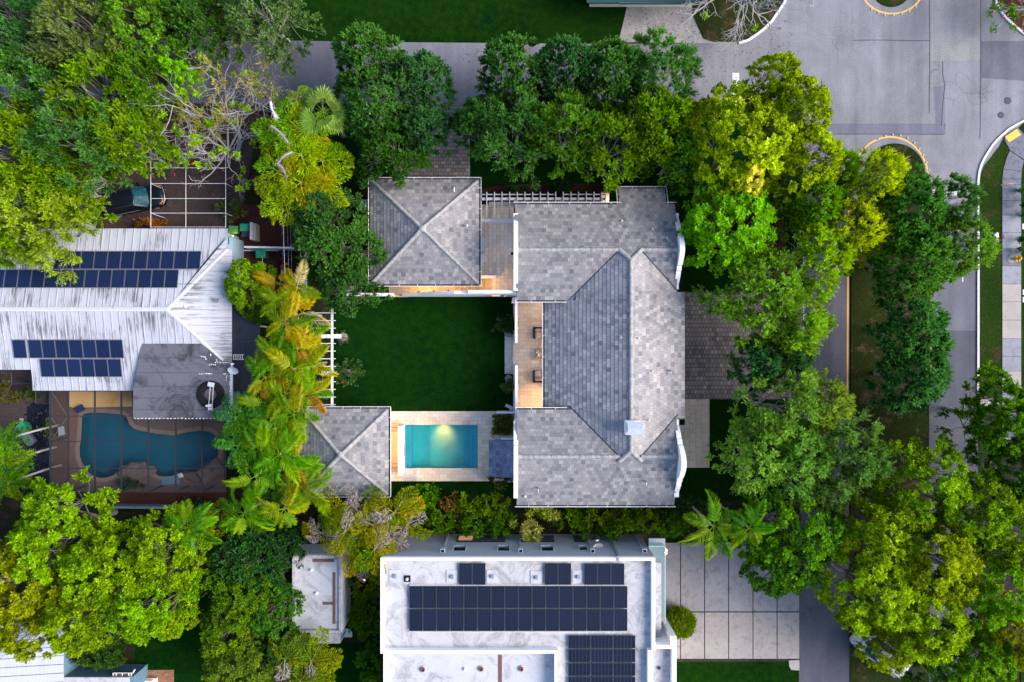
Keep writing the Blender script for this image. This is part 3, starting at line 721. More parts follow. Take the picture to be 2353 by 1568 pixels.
struct(mb, 'kerb', M['white_line'])
# verge, sidewalk
sheet('verge', M['verge'], [(2304, 321), (2296, 338), (2286, 350), (2275, 365), (2262, 381), (2255, 397), (2250, 412), (2249, 905), (2250, 1800), (2303, 1800), (2302, 412), (2304.4, 390), (2308, 376), (2313, 361), (2319.3, 346.7), (2310, 328)], .05)
sheet('verge', M['verge'], [(2345, 2000), (2345, 420), (2346, 395), (2348, 382), (2353, 369), (2385, 330), (2352, 311), (2339, 296), (2353, 282), (2480, 248), (2900, 248), (2900, 2000)], .045)
sheet('sidewalk_bed', M['gravel'], [(2304, 318), (2338, 294), (2390, 330), (2348, 385), (2345.2, 425), (2345.2, 1500), (2301.5, 1500), (2301.5, 412), (2308, 376), (2319, 346)], .055)
slabs = [(412, 425, 'walk_dirty'), (425, 461.6, 'walk_dirty'), (461.6, 495.5, 'walk_dirty'), (495.5, 535, 'walk'), (535, 572, 'walk'), (572, 611.6, 'walk_dirty'), (611.6, 653, 'walk'), (653, 694, 'walk_warm'), (694, 736, 'walk_warm'), (736, 778.5, 'walk_warm'), (778.5, 819.7, 'walk'), (819.7, 853, 'walk'), (853, 892, 'walk_warm'), (892, 930, 'walk'), (930, 970, 'walk_dirty'), (970, 1010, 'walk')]
for mt in ('walk', 'walk_dirty', 'walk_warm'):
    mb = MB()
    for a, b, k in slabs:
        if k == mt: mb.box(X(2302), X(2344.8), Y(b - .35), Y(a + .35), .02, .09)
    if mt == 'walk_dirty':
        mb.prism(PX([(2302, 411.5), (2304.4, 390), (2346, 395), (2344.8, 411.5)]), .02, .09); mb.prism(PX([(2304.6, 389), (2308, 376.4), (2313, 361), (2319.5, 347.5), (2351.5, 370), (2348, 382.6), (2346, 394)]), .02, .09)
        mb.prism(PX([(2320, 346.3), (2310.5, 328.5), (2307, 318), (2337.8, 294.4), (2352, 311), (2390, 335), (2353, 368)]), .02, .085)
    struct(mb, 'sidewalk', M[mt])
mb = MB(); mb.prism(PX([(2308, 315), (2334.7, 297), (2344.4, 310.8), (2317, 328)]), .08, .10); struct(mb, 'tactile_paving', M['tactile'])
mb = MB(); mb.prism(PX([(2250.5, 908), (2296, 921), (2296, 935), (2251.5, 935.7)]), .0, .10); struct(mb, 'driveway_apron', M['crackslab'])
# lawns and beds
sheet('lawn', M['lawn_n'], [(560, 94), (690, 93.5), (1000, 97), (1350, 100.5), (1423, 97), (1443, 8), (1440, -400), (400, -400)], .012)
sheet('lawn', M['lawn'], [(690, 243), (937, 243), (937, 420), (690, 420)], .006)
sheet('lawn', M['lawn'], [(1080, 243), (1846, 236), (1846, 668), (1570, 668), (1560, 460), (1080, 432)], .008)
sheet('mulch_bed', M['mulch'], [(1108, 436), (1140, 428), (1200, 424), (1290, 421), (1400, 424), (1425, 428), (1425, 446), (1108, 446)], .02)
sheet('lawn', M['lawn'], [(764, 683), (1183, 683), (1183, 946), (764, 946)], .012)
sheet('lawn', M['lawn'], [(898, 1106), (1183, 1106), (1183, 1140), (898, 1140)], .012)
sheet('lawn', M['lawn'], [(1575, 918), (1838, 918), (1838, 1150), (1540, 1150), (1540, 1080)], .012)
sheet('lawn', M['lawn_n'], [(1545, 1519), (1836, 1515), (1832, 1800), (1545, 1800)], .012)
sheet('lawn', M['lawn'], [(310, 1330), (480, 1330), (480, 1700), (310, 1700)], .012)
sheet('lawn', M['lawn'], [(735, 1478), (880, 1478), (880, 1700), (735, 1700)], .012)
sheet('mulch_bed', M['mulch'], [(545, 470), (700, 470), (700, 690), (520, 690)], .01)
sheet('mulch_bed', M['mulch'], [(1690, 470), (1800, 470), (1810, 640), (1700, 640)], .012)
sheet('mulch_bed', M['mulch'], [(255, 1131), (520, 1131), (520, 1162), (255, 1162)], .012)
sheet('driveway', M['dirt'], [(-400, 236), (600, 238), (560, 470), (540, 560), (-400, 600)], .008)
sheet('yard', M['dirt'], [(-400, 840), (120, 840), (70, 1100), (60, 1120), (-400, 1200)], .008)
sheet('driveway', M['flag'], [(1443, 8), (1450, -400), (1580, -400), (1591, 33), (1603, 62), (1617, 91), (1690, 101), (1421, 97)], .014)
sheet('driveway', M['paver'], [(937, 236), (1080, 236), (1080, 425), (937, 425)], .012)
sheet('driveway', M['paver_e'], [(1540, 671), (1845, 671), (1845, 770), (1840, 917.5), (1540, 917.5)], .014)
sheet('entrance_walk', M['trav_walk'], [(1555, 917.6), (1630, 917.6), (1630, 1075), (1555, 1075)], .03)
sheet('planting_pocket', M['lawn'], [(1561, 964), (1573.5, 964), (1573.5, 977), (1561, 977)], .036)
# slab drive of the white house
sheet('slab_joint_grass', M['lawn'], [(1515, 1238), (1837, 1238), (1837, 1516), (1515, 1516)], .012)
xs = [1516, 1562.5, 1564.5, 1617.8, 1619.8, 1673, 1675, 1728.8, 1730.8, 1784.2, 1786.2, 1836]
for mt, a, b in (('slab', 1247.5, 1404.8), ('slab2', 1407.3, 1513.5)):
    mb = MB()
    for i in range(0, 12, 2): mb.box(X(xs[i]), X(xs[i+1]), Y(a), Y(b), 0, .06)
    struct(mb, 'driveway_slab', M[mt])
sheet('gravel_strip', M['gravel'], [(1545, 1515), (1838, 1513.5), (1838, 1520), (1545, 1521)], .016)
mb = MB(); mb.prism(PX([(1812, 1517.5), (1836, 1516), (1836, 1540), (1818, 1539), (1813, 1531)]), 0, .08); struct(mb, 'mailbox_pad', M['walk_warm'])
sheet('brick_patio', M['redbrick'], [(270, 1541), (400, 1539), (402, 1700), (270, 1700)], .03)
# terrace round the pool
z = .12; x0, x1, y0, y1 = POOLW; mb = MB()
tx0, tx1, ty0, ty1 = X(896, z), X(1183, z), Y(1106.2, z), Y(945.6, z)
for a, b, c, d in ((tx0, tx1, y1, ty1), (tx0, tx1, ty0, y0), (tx0, x0, y0, y1), (x1, tx1, y0, y1)): mb.box(a, b, c, d, 0, z)
struct(mb, 'pool_terrace', M['trav'])
mb = MB()
D = -1.45
mb.quad((x0, y0, D), (x1, y0, D), (x1, y1, D), (x0, y1, D))
for a, b in (((x0, y1), (x1, y1)), ((x1, y1), (x1, y0)), ((x1, y0), (x0, y0)), ((x0, y0), (x0, y1))): mb.quad((*a, 0.0), (*a, D), (*b, D), (*b, 0.0))
mb.box(x0 + .002, x0 + .48, y0 + .002, y1 - .002, D, -.50, 1)
for i, (w, zz) in enumerate(((.36, -.22), (.68, -.52), (.98, -.85))): mb.box(x1 - w, x1 - .002 - (0 if i == 0 else [.36, .68][i - 1]), y0 + .002, y1 - .002, D, zz, 1)
o = mb.build('pool_basin', [M['pool_tile'], M['pool_edge']]); o['kind'] = 'structure'
mb = MB(); mb.sheet([(x0, y0), (x1, y0), (x1, y1), (x0, y1)], .015); struct(mb, 'pool_water', M['water'])
# kidney pool, its deck and basin
mb = MB(); kid = PX(KID); kx0, kx1, ky0, ky1 = X(181), X(506), Y(1102), Y(945)
c = Vector(P(335, 1030)[:2]); zz = .05
n = len(kid)
if sum(kid[i][0] * kid[(i+1) % n][1] - kid[(i+1) % n][0] * kid[i][1] for i in range(n)) < 0: kid = kid[::-1]
ox0, ox1, oy0, oy1 = X(116), X(516), Y(1131), Y(899)
import bmesh
bm = bmesh.new()
def ringe(pts, z):
    vs = [bm.verts.new((p[0], p[1], z)) for p in pts]
    return [bm.edges.new((vs[i], vs[(i+1) % len(vs)])) for i in range(len(vs))]
e = ringe([(ox0, oy0), (ox1, oy0), (ox1, oy1), (ox0, oy1)], zz) + ringe(kid, zz)
bmesh.ops.triangle_fill(bm, edges=e, use_beauty=True); bmesh.ops.recalc_face_normals(bm, faces=bm.faces)
for f in bm.faces:
    if f.normal.z < 0: f.normal_flip()
me = bpy.data.meshes.new('pool_deck'); bm.to_mesh(me); bm.free(); me.materials.append(M['pool_deck'])
o = bpy.data.objects.new('pool_deck', me); COL.objects.link(o); o['kind'] = 'structure'
mb = MB()
for i in range(n): mb.quad((*kid[i], zz), (*kid[(i+1) % n], zz), (*kid[(i+1) % n], -1.3), (*kid[i], -1.3))
mb.sheet(kid, -1.3); struct(mb, 'pool_basin', M['pool_tile2'])
mb = MB(); mb.sheet(kid, -.06); struct(mb, 'pool_water', M['water2'])
mb = MB(); strip(mb, [(a + (a - 340) / 150 * 3.2, b + (b - 1025) / 75 * 3.2) for a, b in KID + KID[:1]], .34, .058); struct(mb, 'pool_rim', M['pool_rim'])
sheet('pool_deck', M['rust'], [(120, 905), (160, 905), (180, 945), (176, 1000), (172, 1050), (182, 1085), (200, 1105), (225, 1118), (120, 1118)], .054)
sheet('pool_deck', M['orange_wall'], [(158, 899.5), (306, 899.5), (306, 934), (172, 937), (159, 934)], .16)
# ------------------------------------------------------------------ tiled roofs
def lerp(a, b, t): return a + (b - a) * t
def slope(mb, e0, e1, t0, t1, m=0, course=.31, step=.022):
    """courses of flat tile from the eave e0-e1 up to t0-t1 (t0 above e0)"""
    e0, e1, t0, t1 = map(Vector, (e0, e1, t0, t1))
    u = (e1 - e0).normalized(); nrm = (e1 - e0).cross(t0 - e0 if (t0 - e0).length > 1e-6 else t1 - e0).normalized()
    if nrm.z < 0: nrm = -nrm
    vdir = nrm.cross(u); vdir = vdir if vdir.z > 0 else -vdir
    hgt = max((t0 - e0).dot(vdir), (t1 - e1).dot(vdir)); n = max(1, round(hgt / course))
    org = e0
    for i in range(n):
        a, b = i / n, (i + 1) / n
        p = [lerp(e0, t0, a), lerp(e1, t1, a), lerp(e1, t1, b), lerp(e0, t0, b)]
        q = [p[0] + nrm * step, p[1] + nrm * step, p[2], p[3]]
        uv = [((x - org).dot(u), (x - org).dot(vdir) / hgt * n * .31) for x in q]
        uv[0] = (uv[0][0], i * .31 + .001); uv[1] = (uv[1][0], i * .31 + .001); uv[2] = (uv[2][0], (i + 1) * .31 - .001); uv[3] = (uv[3][0], (i + 1) * .31 - .001)
        flip = (q[1] - q[0]).cross(q[2] - q[0]).dot(nrm) < 0 if (q[2] - q[0]).length > 1e-6 else False
        f = (0, 1, 2, 3) if not flip else (3, 2, 1, 0); uvs = uv if not flip else uv[::-1]
        mb.add(q, [f], [uvs], m)
        mb.add([p[0], p[1], q[1], q[0]], [(0, 1, 2, 3)], [[(0, 0)] * 4], m)
def caps(mbc, mbm, a, b, r=.15, L=.42, side=1, rise=.02):
    """overlapping cap tiles along a hip or ridge, with a mortar bed showing at one edge"""
    a, b = Vector(a), Vector(b); d = b - a; n = max(1, round(d.length / L)); u = d.normalized()
    s = u.cross(Vector((0, 0, 1))).normalized()
    for i in range(n):
        p = a + d * (i / n); q = a + d * ((i + 1) / n) + u * .05; vs = []
        for w, (c, k) in enumerate(((p, 1.0), (q, .86))):
            for t in (-1, -.55, 0, .55, 1):
                vs.append(c + s * r * k * t + Vector((0, 0, rise + .10 * (1 - t * t) - (.05 if abs(t) == 1 else 0) + (.025 if w == 0 else 0))))
        mbc.add(vs, [(k, k + 1, k + 6, k + 5) for k in range(4)] + [(4, 3, 2, 1, 0)], None, 0)
    k = .185
    mbm.add([a + s * k * side + Vector((0, 0, -.045)), b + s * k * side + Vector((0, 0, -.045)), b + Vector((0, 0, rise + .02)), a + Vector((0, 0, rise + .02))], [(0, 1, 2, 3), (3, 2, 1, 0)])
def gutter(mbw, mbd, a, b, out, w=.13, strap=1.35):
    """a-b: roof edge; out: unit outward 2D; open trough with a white lip and straps"""
    a, b, o = Vector(a), Vector(b), Vector((*out, 0)); d = (b - a); u = d.normalized(); up = Vector((0, 0, 1))
    def bx(mb, p, q, o0, o1, z0, z1):
        vs = [x + o * oo + up * zz for zz in (z0, z1) for x, oo in ((p, o0), (q, o0), (q, o1), (p, o1))]
        mb.add(vs, [(3, 2, 1, 0), (4, 5, 6, 7), (0, 1, 5, 4), (1, 2, 6, 5), (2, 3, 7, 6), (3, 0, 4, 7)])
    bx(mbd, a, b, 0.002, w, -.16, -.12); bx(mbw, a - u * w, b + u * w, w, w + .035, -.15, .01)
    n = max(1, int(d.length / strap))
    for i in range(1, n + 1):
        p = a + d * (i - .4) / n; bx(mbw, p - u * .014, p + u * .014, .0, w, -.01, .005)
def hip_roof(parent, cx, cy, hx, hy, ze, zp, mats=('tile',) * 4, gut=True):
    """pyramid roof; mats for south, east, north, west slopes"""
    roof = None; c = [(cx - hx, cy - hy, ze), (cx + hx, cy - hy, ze), (cx + hx, cy + hy, ze), (cx - hx, cy + hy, ze)]; p = (cx, cy, zp)
    mb = MB()
    ml = list(dict.fromkeys(mats))
    for i in range(4): slope(mb, c[i], c[(i+1) % 4], p, p, ml.index(mats[i]))
    mb.sheet([q[:2] for q in c], ze - .12); roof = mb.build('roof', [M[k] for k in ml], parent)
    mc, mm = MB(), MB()
    for i, q in enumerate(c): caps(mc, mm, (q[0] + (.12 if q[0] < cx else -.12), q[1] + (.12 if q[1] < cy else -.12), ze + .05), (cx, cy, zp + .02), side=(1, -1, -1, 1)[i])
    mc.lathe((cx, cy, zp - .05), [(.30, 0), (.24, .12), (.08, .19), (.01, .2)], 8)
    mc.build('ridge_cap', M['cap'], roof); mm.build('mortar_line', M['mortar'], roof)
    if gut:
        w, d = MB(), MB()
        for i, o in enumerate(((0, -1), (1, 0), (0, 1), (-1, 0))): gutter(w, d, c[i], c[(i+1) % 4], o)
        g = w.build('gutter', M['gutter'], parent); d.build('gutter_trough', M['gutter_in'], g)
    return roof
def pipe_vent(parent, px, py, z, r=.05, h=.28, mat='stone_w', bent=False, name='vent_pipe'):
    x, y, _ = P(px, py, z); mb = MB()
    if bent:
        mb.tube([(x, y, z - .1), (x, y, z + h), (x + .02, y - .12, z + h + .06), (x + .03, y - .34, z + h - .02)], r, 8)
    else:
        mb.lathe((x, y, z - .1), [(r * 2.2, 0), (r * 2.0, .08), (r, .16), (r, h), (r * .6, h), (r * .6, h - .05)], 10)
    return mb.build(name, M[mat], parent)

# ------------------------------------------------------------------ the main house
FL = 1.0                       # floor of the raised house
house = thing('house', 'large white house under grey tiled roofs with curved parapet gables and a chimney', 'house', (6.3, -.9, 0))
ZR, ZW, ZE, S = 6.95, 6.6, 5.0, .45
xr = X(1450, ZR); xe = xr + (ZR - ZE) / S; xw = X(1251.5, 4.15); zw = ZR - (xr - xw) * S
yN, yS = Y(574, ZW), Y(1050, ZW)                   # wing ridges
yNe, ySe = Y(470, ZE) , Y(1161.5, ZE)
hN, hS = (ZW - ZE) / S, (ZW - ZE) / S
x0w = .36; x1w = X(1550, ZE)
zN = ZW - (yNe - yN) * S; zS = ZW - (yS - ySe) * S
mb = MB(); T, TD = 0, 1
# main range: ridge runs north-south, with little hips where it dies into the wings
yt, yb = Y(597, ZR), Y(1037, ZR)
yEn, yEs = Y(672, ZE), Y(961, ZE)                  # the east eave between the wings
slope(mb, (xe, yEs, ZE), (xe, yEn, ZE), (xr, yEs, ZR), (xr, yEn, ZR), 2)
ex = .78                                           # how far the small hips run
for (ya, yb_, sg) in ((yEn, yt, 1), (yEs, yb, -1)):   # east slope beyond the eave ends, dying under the wings
    lo = .95
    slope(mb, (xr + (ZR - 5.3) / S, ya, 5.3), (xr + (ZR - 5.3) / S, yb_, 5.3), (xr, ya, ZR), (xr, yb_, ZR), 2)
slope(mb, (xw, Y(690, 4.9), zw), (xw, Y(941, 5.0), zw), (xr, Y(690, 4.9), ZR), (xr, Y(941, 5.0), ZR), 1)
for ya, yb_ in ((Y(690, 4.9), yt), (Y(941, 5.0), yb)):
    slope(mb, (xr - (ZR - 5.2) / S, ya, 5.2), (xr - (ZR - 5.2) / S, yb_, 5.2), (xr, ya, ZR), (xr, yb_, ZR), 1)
hx = (ZR - ZW) / S
for yy, sg in ((yt, 1), (yb, -1)):
    ye = yy + sg * hx * 1.0
    slope(mb, (xr - hx, ye, ZW - .01), (xr + hx, ye, ZW - .01), (xr, yy, ZR), (xr, yy, ZR), 0)
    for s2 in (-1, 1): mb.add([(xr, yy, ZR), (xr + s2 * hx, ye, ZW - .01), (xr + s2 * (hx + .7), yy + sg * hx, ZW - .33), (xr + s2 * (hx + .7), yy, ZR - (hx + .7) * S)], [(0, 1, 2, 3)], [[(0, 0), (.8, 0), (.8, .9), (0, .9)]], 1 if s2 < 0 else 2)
# north wing
slope(mb, (x0w - .12, yNe, zN), (x1w, yNe, zN), (x0w - .12, yN, ZW), (x1w + .16, yN, ZW), 0)
bx0, bx1, yB = X(1421, 4.3), X(1527, 4.3), Y(434, 4.32)
zB = zN - (yB - yNe) * S
slope(mb, (bx0, yB, zB), (bx1, yB, zB), (bx0, yNe - .03, zN + .02), (bx1, yNe - .03, zN + .02), 0)
yNs = Y(690, 4.95); zNs = ZW - (yN - yNs) * S
slope(mb, (x0w, yNs, zNs), (x1w, yNs, zNs), (x0w, yN, ZW), (x1w + .16, yN, ZW), 0)
# south wing
slope(mb, (x0w - .0, ySe, zS), (x1w, ySe, zS), (x0w - .0, yS, ZW), (x1w + .16, yS, ZW), 0)
ySn = Y(941.5, 5.05); zSn = ZW - (ySn - yS) * S
slope(mb, (x0w, ySn, zSn), (x1w, ySn, zSn), (x0w, yS, ZW), (x1w + .16, yS, ZW), 0)
mb.sheet([(x0w, ySe), (x1w, ySe), (x1w, ySn), (x0w, ySn)], 4.05); mb.sheet([(x0w, yNs), (x1w, yNs), (x1w, yNe), (x0w, yNe)], 4.05); mb.sheet([(xw + .05, ySn), (x1w, ySn), (x1w, yNs), (xw + .05, yNs)], 4.04); mb.sheet([(x1w, yEs), (xe, yEs), (xe, yEn), (x1w, yEn)], ZE - .14)
roof = mb.build('roof', [M['tile'], M['tile_shade_tint'], M['tile_sun_tint']], house)  # west slope takes the shade-coloured copy, east slope the sun-coloured one
mc, mm = MB(), MB()
caps(mc, mm, (xr, yb, ZR), (xr, yt, ZR), .17, side=1)
for yy, sg in ((yt, 1), (yb, -1)):
    for s2 in (-1, 1): caps(mc, mm, (xr, yy, ZR), (xr + s2 * hx * 1.05, yy + sg * hx, ZW + .05), .17, side=-sg * s2)
caps(mc, mm, (x0w + .05, yN, ZW), (xr - hx, yN, ZW), .17, side=1); caps(mc, mm, (xr + hx, yN, ZW), (x1w + .13, yN, ZW), .17, side=1)
caps(mc, mm, (x0w + .05, yS, ZW), (xr - hx, yS, ZW), .17, side=1); caps(mc, mm, (xr + hx, yS, ZW), (x1w + .13, yS, ZW), .17, side=1)
mc.build('ridge_cap', M['cap'], roof); mm.build('mortar_line', M['mortar'], roof)
# dark valley lines
mb = MB()
def valley(ax, ay, bx, by):
    def zt(x, y):
        main = ZR - (xr - x) * S if x < xr else ZR - (x - xr) * S
        return main + .035
    a, b = (ax, ay, zt(ax, ay)), (bx, by, zt(bx, by)); mb.tube([a, b], .035, 5)
for yy, ye_, sg in ((yN, yNs, -1), (yS, ySn, 1)):
    d0 = hx
    for s2, lim in ((-1, 3.62), (1, 3.0)):
        L0 = (ZR - ZW) / S; valley(xr + s2 * L0, yy, xr + s2 * (L0 + lim), yy + sg * lim)
mb.build('valley_flashing', M['gutter_in'], roof)
# curved mission parapets on the gable ends
def parapet(name, x0, x1, prof, zlow):
    """prof: (y, z) points from one eave to the other"""
    wall, cop = MB(), MB()
    for (ya, za), (yb_, zb_) in zip(prof[:-1], prof[1:]):
        if abs(ya - yb_) < 1e-4: continue
        vs = [(x, y, z) for x in (x0, x1) for y, z in ((ya, zlow), (yb_, zlow), (yb_, zb_), (ya, za))]
        wall.add(vs, [(0, 1, 2, 3), (7, 6, 5, 4), (3, 2, 6, 7)])
        c = .04; vs = [(x, y, z) for x in (x0 - c, x1 + c) for y, z in ((ya, za), (yb_, zb_), (yb_, zb_ + .10), (ya, za + .10))]
        cop.add(vs, [(0, 1, 2, 3), (7, 6, 5, 4), (3, 2, 6, 7), (0, 4, 5, 1), (1, 5, 6, 2), (4, 0, 3, 7)])
    for y, z in (prof[0], prof[-1]): wall.quad((x0, y, zlow), (x1, y, zlow), (x1, y, z), (x0, y, z))
    w = wall.build(name, M['white'], house); cop.build('coping', M['white'], w); return w
def curvy(yc, half, base, top):
    """a stepped baroque outline: shoulders, quarter curves and a round head"""
    pts = [(-1, base), (-.86, base), (-.85, base + .08)]
    for i in range(7):
        t = i / 6; pts.append((-.85 + .30 * t, base + .08 + (top - base) * .33 * math.sin(t * 1.35)))
    pts += [(-.54, base + (top - base) * .44), (-.42, base + (top - base) * .50), (-.41, base + (top - base) * .60)]
    for i in range(9):
        t = i / 8; pts.append((-.40 + .40 * t, base + (top - base) * (.62 + .38 * math.sin(t * math.pi / 2))))
    full = pts + [(-u, z) for u, z in pts[::-1]][1:]
    return [(yc + u * half, z) for u, z in full]
PXE = 12.20
parapet('gable_parapet', PXE, PXE + .27, curvy((Y(490, 5.3) + Y(665, 5.3)) / 2, (Y(490, 5.3) - Y(665, 5.3)) / 2, 5.15, 7.35), 0)
parapet('gable_parapet', PXE, PXE + .27, curvy((Y(965, 5.4) + Y(1144, 5.5)) / 2, (Y(965, 5.4) - Y(1144, 5.5)) / 2, 5.2, 7.85), 0)
parapet('gable_parapet', .165, .40, curvy((Y(491, 5.3) + Y(668, 5.3)) / 2, (Y(491, 5.3) - Y(668, 5.3)) / 2, 5.25, 7.2), 0)
parapet('gable_parapet', .165, .40, curvy((Y(968, 5.3) + Y(1145, 5.3)) / 2, (Y(968, 5.3) - Y(1145, 5.3)) / 2, 5.25, 7.2), 0)
# walls below the eaves, with windows
mb = MB()
WX = X(1540, 5) 
mb.box(.42, 12.18, yNs + .5, yNe - .55, 0, 4.02); mb.box(.42, 12.18, ySe + .55, ySn - .5, 0, 4.02); mb.box(xw + 1.6, xe - .5, yEs + .02, yEn - .02, 0, 4.02)
mb.box(bx0 + .3, bx1 - .3, yNe - .56, yB - .4, 0, 4.0)
mb.build('wall', M['white'], house)
for i, (ax, ay, w, hor) in enumerate([(3, yNe - .55, 1.6, 1), (6.4, yNe - .55, 1.6, 1), (3, ySe + .55, 1.6, 1), (7, ySe + .55, 1.6, 1), (xe - .5, 1.2, 1.8, 0), (xe - .5, -3.2, 1.8, 0), (xw + 1.6, 1.4, 2.2, 0), (xw + 1.6, -1.0, 2.2, 0), (xw + 1.6, -3.4, 2.2, 0)]):
    mb, fr = MB(), MB(); sg = 1 if (hor and ay > 0) or (not hor and ax > 8) else -1
    if hor: mb.box(ax - w/2, ax + w/2, ay, ay + sg * .02, 1.9, 3.5); fr.box(ax - w/2 - .08, ax + w/2 + .08, ay, ay + sg * .07, 3.5, 3.6); fr.box(ax - w/2 - .08, ax + w/2 + .08, ay, ay + sg * .10, 1.8, 1.9); fr.box(ax - .03, ax + .03, ay, ay + sg * .05, 1.9, 3.5)
    else: mb.box(ax, ax + sg * .02, ay - w/2, ay + w/2, 1.2, 3.4); fr.box(ax, ax + sg * .07, ay - w/2 - .08, ay + w/2 + .08, 3.4, 3.5); fr.box(ax, ax + sg * .05, ay - .03, ay + .03, 1.2, 3.4)
    wd = fr.build('window', M['white'], house); mb.build('pane', M['dark_glass'], wd)
# gutters
w, d = MB(), MB()
gutter(w, d, (x0w - .1, yNe + .02, zN), (bx0, yNe + .02, zN), (0, 1)); gutter(w, d, (bx0, yB, zB), (bx1, yB, zB), (0, 1)); gutter(w, d, (bx0, yNe + .1, zN - .05), (bx0, yB, zB), (-1, 0)); gutter(w, d, (bx1, yNe + .1, zN - .05), (bx1, yB, zB), (1, 0))
gutter(w, d, (bx1 + .15, yNe + .02, zN), (x1w, yNe + .02, zN), (0, 1)); gutter(w, d, (x0w, ySe, zS), (x1w, ySe, zS), (0, -1))
gutter(w, d, (xw, yNs - .1, zw), (xw, ySn + .1, zw), (-1, 0)); gutter(w, d, (x0w, yNs, zNs), (xw + 1.5, yNs, zNs), (0, -1)); gutter(w, d, (x0w, ySn, zSn), (xw + 1.5, ySn, zSn), (0, 1))
g = w.build('gutter', M['gutter'], house); d.build('gutter_trough', M['gutter_in'], g)
# chimney
mb = MB(); cx, cy, _ = P(1456, 983.5, 7.6); mb.box(cx - .56, cx + .50, cy - .50, cy + .50, 5.5, 7.55); ch = mb.build('chimney', M['white'], roof)
mb = MB(); c0, c1, d0, d1 = cx - .40, cx + .48, cy - .40, cy + .40
mb.box(c0 + .12, c1 - .12, d0 + .12, d1 - .12, 7.55, 7.9)
vs = [(c0 - .1, d0 - .08, 7.88), (c1 + .1, d0 - .08, 7.88), (c1 + .1, d1 + .08, 7.88), (c0 - .1, d1 + .08, 7.88), (c0 - .1, cy, 8.22), (c1 + .1, cy, 8.22)]
mb.add(vs, [(0, 1, 5, 4), (2, 3, 4, 5), (1, 2, 5), (3, 0, 4), (3, 2, 1, 0)]); mb.build('chimney_cap', M['dish'], ch)
def zroof(px, py):
    for _ in range(3):
        z = 6.0
    return z
for px, py, z, bent, mt in ((1427, 776, 6.65, 0, 'stone_w'), (1467, 777.5, 6.75, 0, 'stone_w'), (1539, 852, 5.6, 1, 'steel'), (1498.5, 852.5, 6.2, 0, 'stone_w'), (1490.5, 966, 6.35, 0, 'stone_w'), (1483, 1106, 5.8, 1, 'steel'), (1235.5, 1121, 5.6, 1, 'steel'), (1206, 1141.5, 5.3, 0, 'stone_w'), (1532, 549, 6.2, 0, 'stone_w'), (1429, 685, 0, 0, ''), (1499, 526, 5.9, 0, 'stone_w'), (1428.5, 507.5, 5.65, 0, 'stone_w')):
    if z: pipe_vent(roof, px, py, z, bent=bool(bent), mat=mt)

# ------------------------------------------------------------------ loggia, courtyard walls, steps
mb = MB(); mb.box(.10, xw + 1.58, Y(952, FL), Y(686, FL), 0, FL); o = struct(mb, 'loggia_floor', M['trav'])
def wallthing(name, label, cat, boxes, mat='white', group=None):
    mb = MB()
    for b in boxes: mb.box(*b)
    o = mb.build(name, M[mat], base=((boxes[0][0] + boxes[0][1]) / 2, (boxes[0][2] + boxes[0][3]) / 2, 0)); return tag(o, label, cat, group)
zt = 3.2
wallthing('garden_wall', 'lilac wall between lawn and terrace north of the pale stone steps', 'wall', [(X(1183.2, zt), X(1189.5, zt), Y(788.7, zt), Y(683, zt), 0, zt)], 'lilac')
wallthing('garden_wall', 'lilac wall between lawn and terrace south of the pale stone steps', 'wall', [(X(1183.4, zt), X(1190, zt), Y(966, zt), Y(840, zt), 0, zt)], 'lilac')
mb = MB(); xa = X(1183.5, .3)
for i, (a, b, c, zz) in enumerate(((1159.9, 769, 859.5, .20), (1166.3, 775.5, 852, .42), (1175.4, 783, 844.5, .70))): mb.box(X(a, zz), xa + .1, Y(c, zz), Y(b, zz), 0 if i == 0 else (.20, .42)[i-1], zz)
st = tag(mb.build('stone_steps', M['trav_pale'], base=(xa - .5, Y(814), 0)), 'pale limestone steps leading from the dark lawn up to the terrace', 'steps')
# armchairs, table with flowers
def armchair(label, px0, px1, py0, py1, back_north):
    z = FL; cx, cy = (X(px0, z + .6) + X(px0, z + .6) + .95) / 2, (Y(py0, z + .6) + Y(py1, z + .6)) / 2
    t = thing('armchair', label, 'armchair', (cx, cy, z), 'armchairs on the terrace'); w, d = .95, abs(Y(py0, z) - Y(py1, z)); hx_, hy = w / 2, d / 2
    sg = 1 if back_north else -1
    mb = MB(); mb.box(cx - hx_, cx - hx_ + .16, cy - hy, cy + hy, z, z + .62); mb.box(cx + hx_ - .16, cx + hx_, cy - hy, cy + hy, z, z + .62)
    yb_ = cy + sg * hy; mb.box(cx - hx_ + .16, cx + hx_ - .16, yb_, yb_ - sg * .14, z, z + .70); mb.box(cx - hx_ + .16, cx + hx_ - .16, yb_ - sg * .14, cy - sg * hy, z + .06, z + .26)
    mb.build('frame', M['wicker'], t)
    def cushion(n, x0, x1, ya, yb2, z0, z1):
        c = MB(); ya, yb2 = min(ya, yb2), max(ya, yb2); r = .05
        c.prism([(x0 + r, ya), (x1 - r, ya), (x1, ya + r), (x1, yb2 - r), (x1 - r, yb2), (x0 + r, yb2), (x0, yb2 - r), (x0, ya + r)], z0, z1)
        c.prism([(x0 + 2*r, ya + r), (x1 - 2*r, ya + r), (x1 - r, ya + 2*r), (x1 - r, yb2 - 2*r), (x1 - 2*r, yb2 - r), (x0 + 2*r, yb2 - r), (x0 + r, yb2 - 2*r), (x0 + r, ya + 2*r)], z1, z1 + .03); c.build(n, M['cushion'], t)
    cushion('seat_cushion', cx - hx_ + .17, cx + hx_ - .17, yb_ - sg * .34, cy - sg * (hy - .02), z + .26, z + .42)
    cushion('back_cushion', cx - hx_ + .17, cx + hx_ - .17, yb_ - sg * .15, yb_ - sg * .33, z + .30, z + .74)
    return t
